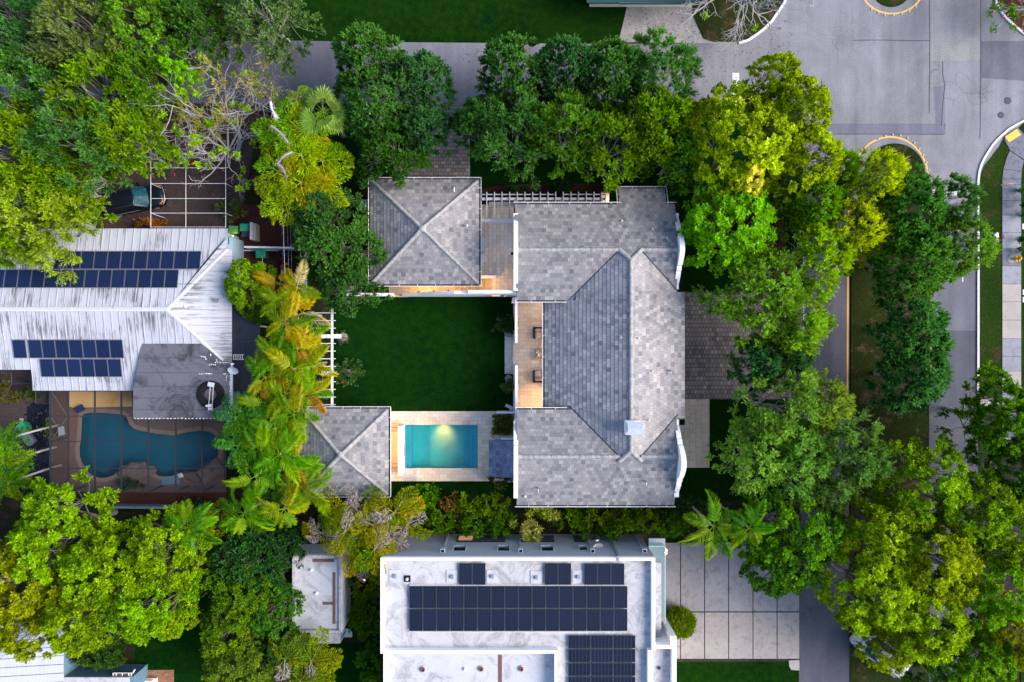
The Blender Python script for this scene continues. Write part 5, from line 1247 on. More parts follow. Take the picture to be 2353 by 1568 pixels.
# things on and by the flat roof
def dish(px, py, z, label, mat='dish', ang=0.0, r=.42, ry=.30):
    x, y, _ = P(px, py, z); t = thing('satellite_dish', label, 'satellite dish', (x, y, z - .5)); mb = MB(); n = 24; tilt = Matrix.Rotation(R(38), 4, 'X'); rot = Matrix.Rotation(ang, 4, 'Z')
    rings = [(0, -.10), (r * .5, -.07), (r * .85, -.02), (r, .02)]; vs = [Vector((x, y, z)) + rot @ tilt @ Vector((q * math.cos(6.283 * k / n) , q * .86 * math.sin(6.283 * k / n), h)) for q, h in rings for k in range(n)]
    fs = [(i*n + k, i*n + (k+1) % n, (i+1)*n + (k+1) % n, (i+1)*n + k) for i in range(3) for k in range(n)]; mb.add(vs, fs, None, 0, True); mb.build('reflector', M[mat], t)
    mb = MB(); p = Vector((x, y, z)); q = p + rot @ Vector((0, .52, .30)); mb.tube([p + rot @ tilt @ Vector((0, .30, -.03)), q], .02, 5); mb.tube([p, p + Vector((0, 0, -.5))], .03, 6); mb.build('mount_arm', M['steel'], t)
    mb = MB(); mb.obox(q, .22, .10, q.z - .04, q.z + .06, ang); mb.build('feed_horn', M['stone_w'], t)
dish(535.5, 852, 4.2, 'pale blue satellite dish at the east edge of the dark flat roof', ang=-.1)
x, y, _ = P(482, 907.5, ZF + .25); t = tag(MB().build('x', M['black_rubber']), None) if False else None
mb = MB(); n = 40
prof = [(.50, .0), (.48, .12), (.55, .22), (.78, .27), (.98, .22), (1.07, .10), (1.07, .0)]; vs = []; fs = []
for q, h in prof:
    for k in range(n): vs.append((x + q * math.cos(6.283 * k / n), y + q * math.sin(6.283 * k / n), ZF + h))
for i in range(len(prof) - 1): fs += [(i*n + k, i*n + (k+1) % n, (i+1)*n + (k+1) % n, (i+1)*n + k) for k in range(n)]
mb.add(vs, fs, None, 0, True)
for q, h in ((.62, .25), (.92, .25)): mb.tube([(x + q * math.cos(6.283 * k / 32), y + q * math.sin(6.283 * k / 32), ZF + h) for k in range(33)], .02, 5)
tag(mb.build('tractor_tyre', M['black_rubber'], base=(x, y, ZF)), 'big black tyre ring lying on the dark flat roof under a ladder', 'tyre')
t = thing('step_ladder', 'light folding ladder with a tray lying across the black tyre ring', 'ladder', (x, y, ZF + .3)); zl = ZF + .34
mb = MB(); a0, a1, b0, b1 = P(487, 945, zl), P(478.5, 945, zl), P(490.5, 880, zl), P(484, 880, zl); mb.tube([(a0[0], a0[1], zl), (b0[0], b0[1], zl)], .022, 5); mb.tube([(a1[0], a1[1], zl), (b1[0], b1[1], zl)], .022, 5); mb.build('rail', M['stone_w'], t)
mb = MB()
for py in (930, 935, 938.5, 941): p = P(483.5, py, zl); mb.box(p[0] - .16, p[0] + .16, p[1] - .035, p[1] + .035, zl + .022, zl + .05)
p = P(480, 933, zl); mb.obox(p, .45, .16, zl + .06, zl + .09, 0); mb.build('tread', M['stone_w'], t)
mb = MB(); p = P(485.5, 884, zl); mb.obox(p, .50, .34, zl + .03, zl + .07, -.2); mb.build('tray', M['dish'], t)
for s in (-1, 1):
    pass
x, y, _ = P(547, 821, 2.45); t = thing('pallet', 'small slatted pallet lying on the blue-black carport roof', 'pallet', (x, y, 2.4)); mb = MB()
for i in range(5): mb.box(x - .38 + i * .17, x - .30 + i * .17, y - .22, y + .22, 2.45, 2.48)
mb.box(x - .40, x + .46, y - .22, y - .16, 2.402, 2.449); mb.box(x - .40, x + .46, y + .16, y + .22, 2.402, 2.449); mb.build('slats', M['stone_w'], t)
t = thing('shelter_frame', 'white framed narrow canopy beside the carport at the palms', 'canopy', (X(580), Y(840), 0)); mb = MB(); mb.box(X(574, 2.3), X(585, 2.3), Y(872, 2.3), Y(804, 2.3), 2.2, 2.3); mb.build('panel', M['lilac'], t); mb = MB(); mb.box(X(579, 2.35), X(618, 2.35), Y(809.5, 2.35), Y(805, 2.35), 2.302, 2.37); mb.build('beam', M['fence_w'], t)
for py in (806, 870): mb = MB(); q = P(579, py, 2.2); mb.box(q[0] - .05, q[0] + .05, q[1] - .05, q[1] + .05, 0, 2.199); mb.build('post', M['fence_w'], t)
# ------------------------------------------------------------------ bins, fences and odds and ends by the house
def bin_(px, py, w, d, h, mat, label, ang=0, group='wheeled bins'):
    x, y, _ = P(px, py, h); t = thing('wheeled_bin', label, 'bin', (x, y, 0), group); t.rotation_euler.z = 0; mb = MB()
    ca, sa = math.cos(ang), math.sin(ang)
    def ring(w_, d_, z): return [(x + ca * a - sa * b, y + sa * a + ca * b, z) for a, b in ((-w_/2, -d_/2), (w_/2, -d_/2), (w_/2, d_/2), (-w_/2, d_/2))]
    vs = ring(w * .78, d * .78, .05) + ring(w * .95, d * .95, h - .08); mb.add(vs, [(3, 2, 1, 0), (0, 1, 5, 4), (1, 2, 6, 5), (2, 3, 7, 6), (3, 0, 4, 7), (4, 5, 6, 7)]); mb.build('body', M[mat], t)
    mb = MB(); vs = ring(w, d, h - .079) + ring(w * 1.02, d * 1.02, h - .03) + ring(w * .86, d * .84, h); mb.add(vs, [(3, 2, 1, 0), (0, 1, 5, 4), (1, 2, 6, 5), (2, 3, 7, 6), (3, 0, 4, 7), (4, 5, 9, 8), (5, 6, 10, 9), (6, 7, 11, 10), (7, 4, 8, 11), (8, 9, 10, 11)]); mb.build('lid', M[mat], t)
    for s in (-1, 1):
        mb = MB(); a, b = s * w * .36, d * .40; c = (x + ca * a - sa * b, y + sa * a + ca * b); u = Vector((ca, sa, 0)) * .04; mb.tube([Vector((*c, .12)) - u, Vector((*c, .12)) + u], .12, 12); mb.build('wheel', M['black_rubber'], t)
bin_(535, 528, .76, .62, 1.1, 'lime_bin', 'lime green wheeled bin nearest the metal roof corner', -.05)
bin_(561, 522.5, .72, .60, 1.1, 'green_bin', 'teal green wheeled bin against the grey timber wall')
bin_(563.5, 536.5, .60, .55, .9, 'blue_bin', 'dark blue wheeled bin in the shade of the timber wall')
bin_(598, 583, .74, .68, 1.1, 'green_bin', 'teal green wheeled bin standing by the white fence')
bin_(49, 983, .78, .62, 1.0, 'green_bin', 'teal green wheeled bin on bare brown ground by the palms', -.85)
x, y, _ = P(61, 1007, .5); t = thing('storage_tote', 'dull blue plastic tub with rounded lid beside the tarp', 'tub', (x, y, 0)); mb = MB(); mb.obox((x, y), 1.25, .60, 0, .42, -.88); mb.build('tub', M['grey_lid'], t); mb = MB(); c_, s_ = math.cos(-.88), math.sin(-.88)
q = [(a, b) for a, b in ((-.68, -.2), (-.55, -.34), (.55, -.34), (.68, -.2), (.68, .2), (.55, .34), (-.55, .34), (-.68, .2))]; mb.prism([(x + c_ * a - s_ * b, y + s_ * a + c_ * b) for a, b in q], .421, .49); mb.build('lid', M['grey_lid'], t)
x, y, _ = P(48.5, 967, .1); tag((lambda m_: (m_.box(x - .14, x + .14, y - .18, y + .18, 0, .12), m_.build('wood_block', M['terracotta'], base=(x, y, 0)))[1])(MB()), 'small tan wooden block on the bare brown ground', 'block')
t = thing('timber_wall', 'weathered timber plank wall beside the wheeled bins', 'wall', (X(577), Y(535), 0)); mb = MB(); mb.box(X(574, 1.5), X(580, 1.5), Y(551, 1.5), Y(511, 1.5), 0, 1.5); mb.build('boards', M['grey_timber'], t); mb = MB(); mb.box(X(580.2, 1.2), X(586, 1.2), Y(552, 1.2), Y(513, 1.2), 0, 1.1); mb.build('face_boards', M['timber'], t)
def fence(name, label, a, b, h, th, mat, posts, cat='fence', cap=None):
    a, b = Vector(a), Vector(b); t = thing(name, label, cat, (*((a + b) / 2), 0)); u = (b - a); L_ = u.length; ang = math.atan2(u.y, u.x); mb = MB(); mb.obox((a + b) / 2, L_, th, .06, h, ang); mb.build('panel', M[mat], t)
    for i in range(posts): p = a + u * (i / (posts - 1)); mb = MB(); mb.obox(p, .11, .11, 0, h + .07, ang); mb.build('post', M[mat], t)
    if cap: mb = MB(); mb.obox((a + b) / 2, L_, th + .08, h + .001, h + .06, ang); mb.build('rail', M[cap], t)
    return t
fence('fence', 'white fence panel with a thin top rail north of the teal bin', P(563, 568, 1.7)[:2], P(676, 570, 1.7)[:2], 1.7, .06, 'fence_w', 4, cap='pipe_w')
fence('board_fence', 'low white plank lying along the red mulch by the teal bin', P(547, 576, .3)[:2], P(637, 575.5, .3)[:2], .3, .08, 'lilac', 3)
fence('fence', 'tall white fence between red mulch yard and leafy tree', P(690, 470, 1.8)[:2], P(692, 700, 1.8)[:2], 1.8, .10, 'fence_w', 7)
fence('fence', 'slate blue fence behind the red mulch south of the screened pool', P(258, 1166, 1.2)[:2], P(520, 1168, 1.2)[:2], 1.2, .10, 'blue_wall2', 6, cap='steel')
x, y, _ = P(652, 584, .4); t = thing('bucket', 'small blue bucket near the white fence corner', 'bucket', (x, y, 0)); mb = MB(); mb.lathe((x, y, 0), [(.14, 0), (.19, .36), (.17, .36), (.13, .05)], 16); mb.build('body', M['blue_plastic'], t); mb = MB(); mb.tube([(x + .19 * math.cos(a), y + .02, .36 + .1 * math.sin(a)) for a in np.linspace(0, 3.14, 9)], .01, 4); mb.build('handle', M['steel'], t)
x, y, _ = P(652, 622, .5); t = thing('garden_figure', 'scarecrow-like figure in red top and pale blue trousers among palms', 'garden figure', (x, y, 0)); mb = MB(); mb.lathe((x, y + .25, .55), [(.16, 0), (.20, .25), (.14, .5)], 10); mb.build('top', M['red_cloth'], t)
mb = MB(); mb.tube([(x - .09, y + .2, .6), (x - .12, y - .25, .5), (x - .14, y - .5, .1)], [.13, .11, .08], 8); mb.tube([(x + .09, y + .2, .6), (x + .12, y - .25, .5), (x + .14, y - .5, .1)], [.13, .11, .08], 8); mb.build('trousers', M['denim'], t)
x, y, _ = P(657.5, 607, .3); tag((lambda m_: (m_.lathe((x, y, 0), [(.02, 0), (.1, .03), (.14, .14), (.1, .25), (.02, .28)], 12), m_.build('ball', M['yellow_ball'], base=(x, y, 0)))[1])(MB()), 'yellow ball lying near the red-topped figure', 'ball')
mb = MB(); x, y, _ = P(592, 941, .9); mb.lathe((x - 1.0, y + .3, 0), [(.45, 0), (.45, .8), (.40, .85), (.1, .88)], 16); tag(mb.build('air_conditioner', M['black_rubber'], base=(x - 1, y, 0)), 'round black air conditioner fan unit by the flat roof', 'air conditioner')
x, y, _ = P(570, 911, .9); t = thing('utility_cabinet', 'teal metal cabinet between the flat roof and dark palms', 'cabinet', (x, y, 0)); mb = MB(); mb.box(x - .5, x + .5, y - .45, y + .45, 0, .9); mb.build('body', M['green_bin'], t); mb = MB(); mb.box(x - .1, x + .45, y - 1.1, y - .46, 0, .4); mb.build('base', M['blue_wall2'], t)
# car-shelter frame of white pipe
t = thing('carport_frame', 'open white pipe frame of a car shelter beside the black car', 'shelter frame', (X(432), Y(440), 0)); ZT = 2.6
px_ = (346.5, 427, 518.5); pys = (354, 386, 422, 456.6, 490, 522)
for px in px_: mb = MB(); x = X(px, ZT); mb.tube([(x, Y(352, ZT), ZT), (x, Y(524, ZT), ZT)], .022, 6); mb.build('rail', M['pipe_w'], t)
for py in pys:
    for a, b in zip(px_[:-1], px_[1:]): mb = MB(); y = Y(py, ZT); mb.tube([(X(a, ZT), y, ZT), (X(b, ZT), y, ZT)], .02, 6); mb.build('crossbar', M['pipe_w'], t)
for px in (px_[0], px_[2]):
    for py in (354, 422, 490): mb = MB(); x, y = X(px, ZT), Y(py, ZT); mb.tube([(x, y, 0), (x, y, ZT)], .022, 6); mb.build('leg', M['pipe_w'], t)
bush('dead_shrub', 345, 514, 34, 9, .7, (.16, .075, .022), 'rusty orange dead shrub along the edge of the metal roof', seed=60)
# screened pool cage
t = thing('pool_cage', 'dark framed screen enclosure over the kidney shaped pool', 'screen enclosure', (X(315), Y(1015), 0)); ZT = 2.7
vx = (114.5, 156, 217, 278, 340, 403, 464, 517.5); hy_ = (899, 956.5, 1015, 1077, 1131)
for px in vx:
    y1_ = Y(899, ZT) if px < 300 or px > 520 else Y(964, ZT)
    mb = MB(); x = X(px, ZT); mb.box(x - .05, x + .05, Y(1132, ZT), y1_, ZT - .12, ZT); mb.build('rafter', M['dark_metal'], t)
for py in hy_:
    mb = MB(); y = Y(py, ZT); mb.box(X(114.5, ZT), X(517.5 if py > 960 else 305, ZT), y - .03, y + .03, ZT - .09, ZT - .002); mb.build('purlin', M['dark_metal'], t)
for px in vx:
    for py in (1131,) + ((899, 1015) if px in (114.5,) else ()): mb = MB(); x, y = X(px, ZT), Y(py, ZT); mb.box(x - .04, x + .04, y - .04, y + .04, 0, ZT - .121); mb.build('post', M['dark_metal'], t)
mb = MB(); sx = [X(114.5, ZT), X(305, ZT), X(517.5, ZT)]; mb.quad((sx[0], Y(1131, ZT), ZT + .004), (sx[1], Y(1131, ZT), ZT + .004), (sx[1], Y(899, ZT), ZT + .004), (sx[0], Y(899, ZT), ZT + .004)); mb.quad((sx[1], Y(1131, ZT), ZT + .004), (sx[2], Y(1131, ZT), ZT + .004), (sx[2], Y(964, ZT), ZT + .004), (sx[1], Y(964, ZT), ZT + .004))
mb.quad((sx[0], Y(1131, ZT), .1), (sx[2], Y(1131, ZT), .1), (sx[2], Y(1131, ZT), ZT - .1), (sx[0], Y(1131, ZT), ZT - .1)); mb.quad((sx[0], Y(1131, ZT), .1), (sx[0], Y(899, ZT), .1), (sx[0], Y(899, ZT), ZT - .1), (sx[0], Y(1131, ZT), ZT - .1)); mb.build('screen', M['screen'], t)
mb = MB()
for a, b in (((120, 903), (154, 956)), ((154, 960), (118, 1012)), ((118, 960), (154, 1012))): p, q = P(*a, ZT - .05), P(*b, ZT - .05); mb.tube([p, q], .012, 4)
mb.build('bracing_wire', M['steel'], t)
t = thing('screen_frame', 'small dark screen panel box beside the pool cage under the roof edge', 'screen', (X(98), Y(912), 0)); mb = MB(); z = 2.2
for a, b in (((82, 899), (82, 927)), ((82, 927), (114, 927)), ((113, 899), (113, 927))): p, q = P(*a, z), P(*b, z); mb.tube([p, q], .04, 4)
mb.build('frame', M['dark_metal'], t); mb = MB(); mb.box(X(82, z), X(113, z), Y(927, z), Y(899, z), z - .05, z - .04); mb.build('screen', M['screen'], t)
t = thing('screen_frame', 'slanting dark screen frame at the left edge below the metal roof', 'screen', (X(30), Y(890), 0)); mb = MB(); z = 2.4
for a, b in (((25, 850), (27, 881)), ((27, 881), (72, 881)), ((27, 881), (3, 930)), ((27, 881), (-40, 881))): p, q = P(*a, z), P(*b, z); mb.tube([p, q], .04, 4)
mb.build('frame', M['dark_metal'], t)
for px, py in ((27, 881), (72, 881)): mb = MB(); x, y, _ = P(px, py, z); mb.box(x - .04, x + .04, y - .04, y + .04, 0, z); mb.build('post', M['dark_metal'], t)
mb = MB(); mb.prism([P(*p, .02)[:2] for p in ((62, 935), (75, 925), (112, 928), (112, 1092), (95, 1098), (64, 1088), (62, 990))], .0, .03); rng = np.random.default_rng(3)
for i in range(160):
    c = P(rng.uniform(64, 110), rng.uniform(932, 1090), .05); a = rng.uniform(0, 6.28); l = rng.uniform(.12, .4); mb.add([(c[0], c[1], .04), (c[0] + l * math.cos(a) - .07 * math.sin(a), c[1] + l * math.sin(a) + .07 * math.cos(a), .05 + rng.uniform(0, .12)), (c[0] + 1.3 * l * math.cos(a), c[1] + 1.3 * l * math.sin(a), .04), (c[0] + l * math.cos(a) + .07 * math.sin(a), c[1] + l * math.sin(a) - .07 * math.cos(a), .05 + rng.uniform(0, .1))], [(0, 1, 2, 3)])
tag(mb.build('leaf_pile', M['tarp'], base=(*P(88, 1010)[:2], 0)), 'blue-black heap of wet leaves along the pool cage side', 'leaf heap')
x, y, _ = P(140.5, 992, .45); t = thing('garden_chair', 'white folded garden chair inside the pool cage corner', 'chair', (x, y, 0)); mb = MB(); mb.add([(x - .25, y - .42, .35), (x + .28, y - .22, .35), (x + .25, y + .45, .5), (x - .22, y + .35, .5), (x - .25, y - .42, .39), (x + .28, y - .22, .39), (x + .25, y + .45, .54), (x - .22, y + .35, .54)], [(4, 5, 6, 7), (3, 2, 1, 0), (0, 1, 5, 4), (1, 2, 6, 5), (2, 3, 7, 6), (3, 0, 4, 7)]); mb.build('seat', M['dish'], t)
for a, b in ((-.2, -.3), (.2, -.2), (.2, .3), (-.18, .25)): mb = MB(); mb.tube([(x + a, y + b, 0), (x + a, y + b, .36)], .018, 5); mb.build('leg', M['steel'], t)
x, y, _ = P(184, 939.5, .3); tag((lambda m_: (m_.obox((x, y), .55, .50, .16, .42, .4), m_.obox((x, y), .42, .36, .42, .47, .4), m_.build('pool_stool', M['blue_bin'], base=(x, y, .16)))[2])(MB()), 'dark blue plastic stool on the orange slab by the kidney pool', 'stool')
rng = np.random.default_rng(12)
def rock(px, py, w, d, h, label, mat='spa_rock', ang=0, base=.05, seed=0):
    bm = bmesh.new(); bmesh.ops.create_icosphere(bm, subdivisions=3, radius=1); r_ = np.random.default_rng(seed)
    k = r_.normal(0, 1, (5, 3)); x, y, _ = P(px, py, .3)
    for v in bm.verts:
        s = 1 + sum(.09 * math.sin(3.1 * v.co.dot(Vector(q)) + i) for i, q in enumerate(k)); v.co = Vector((v.co.x * w / 2 * s, v.co.y * d / 2 * s, max(-.3, v.co.z) * h * s))
        if v.co.z > h * .7: v.co.z = h * .7 + (v.co.z - h * .7) * .3
        c_, s_ = math.cos(ang), math.sin(ang); v.co = Vector((v.co.x * c_ - v.co.y * s_, v.co.x * s_ + v.co.y * c_, v.co.z))
    me = bpy.data.meshes.new('rock'); bm.to_mesh(me); bm.free(); me.materials.append(M[mat]); o = bpy.data.objects.new('rock', me); COL.objects.link(o); o.location = (x, y, base); return tag(o, label, 'rock')
rock(312, 1086, 3.0, 1.6, .45, 'broad brown rock on the south rim of the kidney pool', 'pool_deck', .1, seed=3)
rock(445, 1098, 1.9, .9, .4, 'brown rock by the dark spa corner of the kidney pool', 'pool_deck', -.2, seed=5)
rock(413, 1093, .55, .4, .35, 'small pale rock at the edge of the kidney pool', 'stone_w', 0, seed=6)
x, y, _ = P(484, 1083, .5); t = thing('rock_slide', 'grey boulder fountain with two carved hollows in the pool cage corner', 'rock fountain', (x, y, 0)); mb = MB(); mb.obox((x, y), 1.9, 1.25, .05, .65, .62); mb.obox((x, y), 1.6, .95, .65, .85, .62); mb.build('boulder', M['spa_rock'], t)
for k in (-.35, .25): mb = MB(); c = (x + k * math.cos(.62), y + k * math.sin(.62)); mb.lathe((c[0], c[1], .851), [(.2, 0), (.16, .02), (.03, .0)], 12); mb.build('hollow', M['bark_dark'], t)
mb = MB(); mb.prism([P(*p, .06)[:2] for p in ((372, 1097), (410, 1094), (414, 1112), (372, 1114))], .055, .07); tag(mb.build('spa_cover', M['blue_wall2'], base=(*P(392, 1104)[:2], .05)), 'dark teal spa cover at the southern tip of the kidney pool', 'spa cover')
rng = np.random.default_rng(22)
bush('fern', 290, 1112, 14, 9, .8, (.020, .04, .014), 'dark fern clump on the pool deck by the broad rock', 'fern', seed=61); bush('fern', 314, 1113, 12, 8, .8, (.022, .045, .012), 'pale-tipped fern clump right of its darker neighbour by the pool', 'fern', seed=62)

# ------------------------------------------------------------------ white flat-roofed house, south
W_ = thing('house', 'white flat-roofed modern house with parapets and many dark solar panels', 'house', (X(1190, 6), Y(1430, 6), 0)); ZT, ZB = 7.0, 6.45
def band(mb, px0, px1, py0, py1, z0, z1): mb.box(X(px0, z1), X(px1, z1), Y(py1, z1), Y(py0, z1), z0, z1)
mb = MB(); band(mb, 875, 1505, 1283, 1495, 0, ZB); band(mb, 1282.5, 1489, 1495.3, 1700, 0, ZB); rfw = mb.build('roof_deck', M['roofcoat'], W_)
mb = MB(); band(mb, 881, 1274, 1495.5, 1700, 0, 6.1); mb.build('lower_roof', M['roofcoat2'], W_)
mb = MB(); band(mb, 1500.5, 1544, 1491.5, 1700, 0, 6.3); mb.build('side_roof', M['roofcoat'], W_)
mb = MB()
band(mb, 874.2, 1505.6, 1282, 1288.6, 0, ZT); band(mb, 874.2, 881.5, 1288.8, 1502.2, 0, ZT); band(mb, 881.7, 1282, 1494.8, 1502, 0, ZT); band(mb, 1274.5, 1281.8, 1502.2, 1700, 0, ZT); band(mb, 881.2, 888.5, 1502.4, 1700, 0, ZT - .3)
band(mb, 1497.7, 1505.6, 1288.8, 1494.6, 0, ZT); band(mb, 1488.7, 1500.2, 1494.8, 1700, 0, ZT); band(mb, 1505.8, 1554.4, 1483.5, 1491.3, 0, ZT); band(mb, 1544.6, 1554.4, 1491.5, 1700, 0, ZT); band(mb, 1540.6, 1554.4, 1462.5, 1483.3, 0, ZT)
par = mb.build('parapet', M['white'], W_)
yw = Y(1282, ZT)
mb = MB(); mb.box(X(874.2, ZT) + .02, X(1505.6, ZT) - .02, yw, yw + .03, 0, ZT - .35); mb.build('wall', M['grey_wall'], W_)
def wx(px, z): return X(px, z)
for a, b, z0, z1 in ((1043, 1070, 4.0, 5.15), (1144.5, 1170.5, 4.0, 5.15), (1244, 1271, 4.0, 5.15), (1331, 1349, 4.0, 4.9)):
    mb = MB(); zc = 4.6; mb.box(X(a, zc), X(b, zc), yw + .03, yw + .045, z0, z1); mb.box(X(a, zc), X(b, zc), yw + .046, yw + .10, z1 - .05, z1); fr = MB(); fr.box(X(a, zc) - .06, X(b, zc) + .06, yw + .03, yw + .14, z0 - .08, z0); fr.box(X(a, zc) - .06, X(a, zc), yw + .03, yw + .14, z0, z1); fr.box(X(b, zc), X(b, zc) + .06, yw + .03, yw + .14, z0, z1)
    w_ = fr.build('window', M['dish'], W_); mb.build('pane', M['dark_glass'], w_)
for a, b, lit in ((1050, 1161, True), (1196, 1273, False), (1318, 1342, False)):
    fr, mb = MB(), MB()
    for k in range(5): z0 = .7 + k * .38; fr.box(X(a, 1.5), X(b, 1.5), yw + .04, yw + .10, z0, z0 + .07)
    mb.box(X(a, 1.5), X(b, 1.5), yw + .03, yw + .04, .6, 2.6); w_ = fr.build('louvre_window', M['dark_metal'], W_); mb.build('pane', M['dark_glass'], w_)
    if lit: mb = MB(); mb.box(X(a + 4, 1.5), X(a + 36, 1.5), yw + .041, yw + .047, .75, 2.2); mb.build('lit_blind', M['window_lit'], w_)
for px, z0 in ((1017.5, 0), (1196.5, 0), (1361.5, 0), (1481, 0)):
    x = X(px, 5.6); mb = MB(); mb.box(x - .16, x + .16, yw + .03, yw + .30, 5.25, 5.75); sc_ = mb.build('rain_hopper', M['dish'], W_); mb = MB(); mb.box(x - .11, x + .11, yw + .06, yw + .26, 5.751, 5.76); mb.build('hopper_mouth', M['black_rubber'], sc_); mb = MB(); mb.box(x - .05, x + .05, yw + .05, yw + .15, 0, 5.249); mb.build('downpipe', M['grey_wall'], sc_)
mb = MB(); x = X(1416, 6); mb.box(x - .08, x + .08, yw + .03, yw + .12, 0, 6.9); mb.box(x - .10, x + .10, yw - .25, yw + .13, 7.0, 7.06); mb.build('cable_conduit', M['steel'], W_)
for px, py, mt in ((916.5, 1331, 0), (1131, 1324, 1), (1226, 1325, 1), (1232, 1326, 1), (1321.5, 1323.5, 1), (1476.5, 1321, 0)):
    z = ZB
x, y, _ = P(935.8, 1330, ZB); mb = MB(); mb.box(x - .24, x + .24, y - .24, y + .24, ZB, ZB + .03); v_ = mb.build('vent_base', M['black_rubber'], rfw); mb = MB(); mb.lathe((x, y, ZB + .03), [(.09, 0), (.07, .15), (.11, .18), (.02, .24)], 12); mb.build('vent_cap', M['stone_w'], v_)
for px, py in ((1039, 1325), (1131.5, 1324), (1232.5, 1326.5), (1328.5, 1325), (907.8, 1323.5)):
    x, y, _ = P(px, py, ZB); mb = MB(); mb.box(x - .42, x + .42, y - .46, y + .46, ZB, ZB + .05); v_ = mb.build('vent_curb', M['roofcoat2'], rfw); mb = MB(); mb.box(x - .10, x + .10, y - .13, y + .13, ZB + .051, ZB + .22); mb.build('vent_hood', M['steel'], v_)
for px, py in ((972, 1538), (1105.5, 1536.5), (1198, 1536.5)):
    x, y, _ = P(px, py, 6.1); mb = MB(); mb.lathe((x, y, 6.1), [(.28, 0), (.27, .03), (.20, .05)], 16); v_ = mb.build('drain_collar', M['stain_coping'], W_); mb = MB(); mb.lathe((x, y, 6.15), [(.17, 0), (.16, .12), (.10, .15), (.09, .05)], 16); mb.build('drain_grate', M['copper'], v_)
x, y, _ = P(1068.5, 1537.5, 6.1); mb = MB(); mb.lathe((x, y, 6.1), [(.14, 0), (.12, .12), (.02, .15)], 14); mb.build('vent_cap', M['stone_w'], W_)
x, y, _ = P(1514, 1534.5, 6.3); mb = MB(); mb.lathe((x, y, 6.3), [(.25, 0), (.2, .04)], 16); v_ = mb.build('drain_collar', M['stain_coping'], W_); mb = MB(); mb.lathe((x, y, 6.34), [(.13, 0), (.12, .1), (.05, .12)], 14); mb.build('drain_grate', M['dark_metal'], v_)
mb = MB(); a, b = P(1144.5, 1505, 6.1), P(1153.5, 1700, 6.1); mb.box(a[0], b[0], b[1], a[1], 6.1, 6.115); mb.build('rust_strip', M['rust'], W_)
mb = MB(); a, b = P(1507, 1293, 3.6), P(1521, 1473, 3.6); mb.box(X(1505.6, 7), X(1519.5, 5.4), Y(1473, 5.4), Y(1293, 5.4), 5.2, 5.4); mb.build('ledge', M['stain_coping'], W_)
mb = MB(); z = 3.9; mb.box(X(1491, z), X(1528.5, z), Y(1432, z), Y(1238, z), z - .2, z); mb.build('balcony_floor', M['grey_wall'], W_)
mb, fr = MB(), MB(); xg, yg0, yg1 = X(1528, 4.8), Y(1255, 4.8), Y(1432, 4.8)
for i in range(5): a, b = lerp(yg0, yg1, i / 5), lerp(yg0, yg1, (i + 1) / 5); mb.box(xg - .012, xg + .012, b + .02, a - .02, 3.92, 4.85)
mb.box(X(1491, 4.8), xg - .02, yg0 - .012, yg0 + .012, 3.92, 4.85); fr.box(xg - .03, xg + .03, yg1, yg0, 4.851, 4.90); fr.box(X(1491, 4.8), xg - .031, yg0 - .03, yg0 + .03, 4.851, 4.90)
ra = fr.build('balcony_rail', M['dish'], W_); mb.build('glass_panel', M['glass'], ra)
for i, py in enumerate((1264.6, 1271.5)): x, y, _ = P(1529.5, py, 3.2); t = thing('wall_lamp', 'small glowing lamp outside the glass balcony, %s of two' % ('northern', 'southern')[i], 'lamp', (x, y, 3.0), 'lamps by the balcony'); mb = MB(); mb.lathe((x, y, 3.1), [(.04, 0), (.085, .06), (.085, .18), (.03, .22)], 10); mb.build('globe', M['lamp_w'], t); mb = MB(); mb.box(x - .5, x - .05, y - .02, y + .02, 3.05, 3.09); mb.build('arm', M['dark_metal'], t)
dish(1374.5, 1255, 4.2, 'pale satellite dish on the shaded north wall of the modern house', 'stone_w', .2, .40)
def arr(px0, pxw, n, py0, py1, place, cnt='left'):
    z = ZB + .16
    for i in range(n):
        a = P(px0 + i * pxw + .4, py1 - .4, z); b = P(px0 + (i + 1) * pxw - .4, py0 + .4, z)
        lb = 'dark solar panel on the white flat roof, %s, %s from left' % (place, ORD[i])
        solar(a, (1, 0, 0), (0, 1, 0), b[0] - a[0], b[1] - a[1], ('solar_w', 'solar_frame_d'), lb, 'dark solar panels on the white flat roof')
arr(1054.3, 30.9, 2, 1294, 1344.5, 'west pair'); arr(1251, 30.9, 2, 1294, 1344.5, 'middle pair'); arr(1341.5, 31.1, 3, 1294.5, 1344.5, 'group of three')
arr(940.2, 31.35, 16, 1346.5, 1398, 'upper long row'); arr(940.2, 31.35, 16, 1399, 1450, 'lower long row')
for r_, (a, b) in enumerate(((1459.5, 1490), (1491, 1522), (1523, 1553.5), (1554.5, 1586))): arr(1305, 51.7, 3, a, b, '%s southern row' % ('top', 'second', 'third', 'bottom')[r_])
mb = MB()
for py in (1344.8, 1345.7, 1452): a, b = P(940, py, ZB + .1), P(1441, py, ZB + .1); mb.box(a[0], b[0], a[1] - .02, a[1] + .02, ZB, ZB + .12)
mb.build('panel_rail', M['stone_w'], rfw)
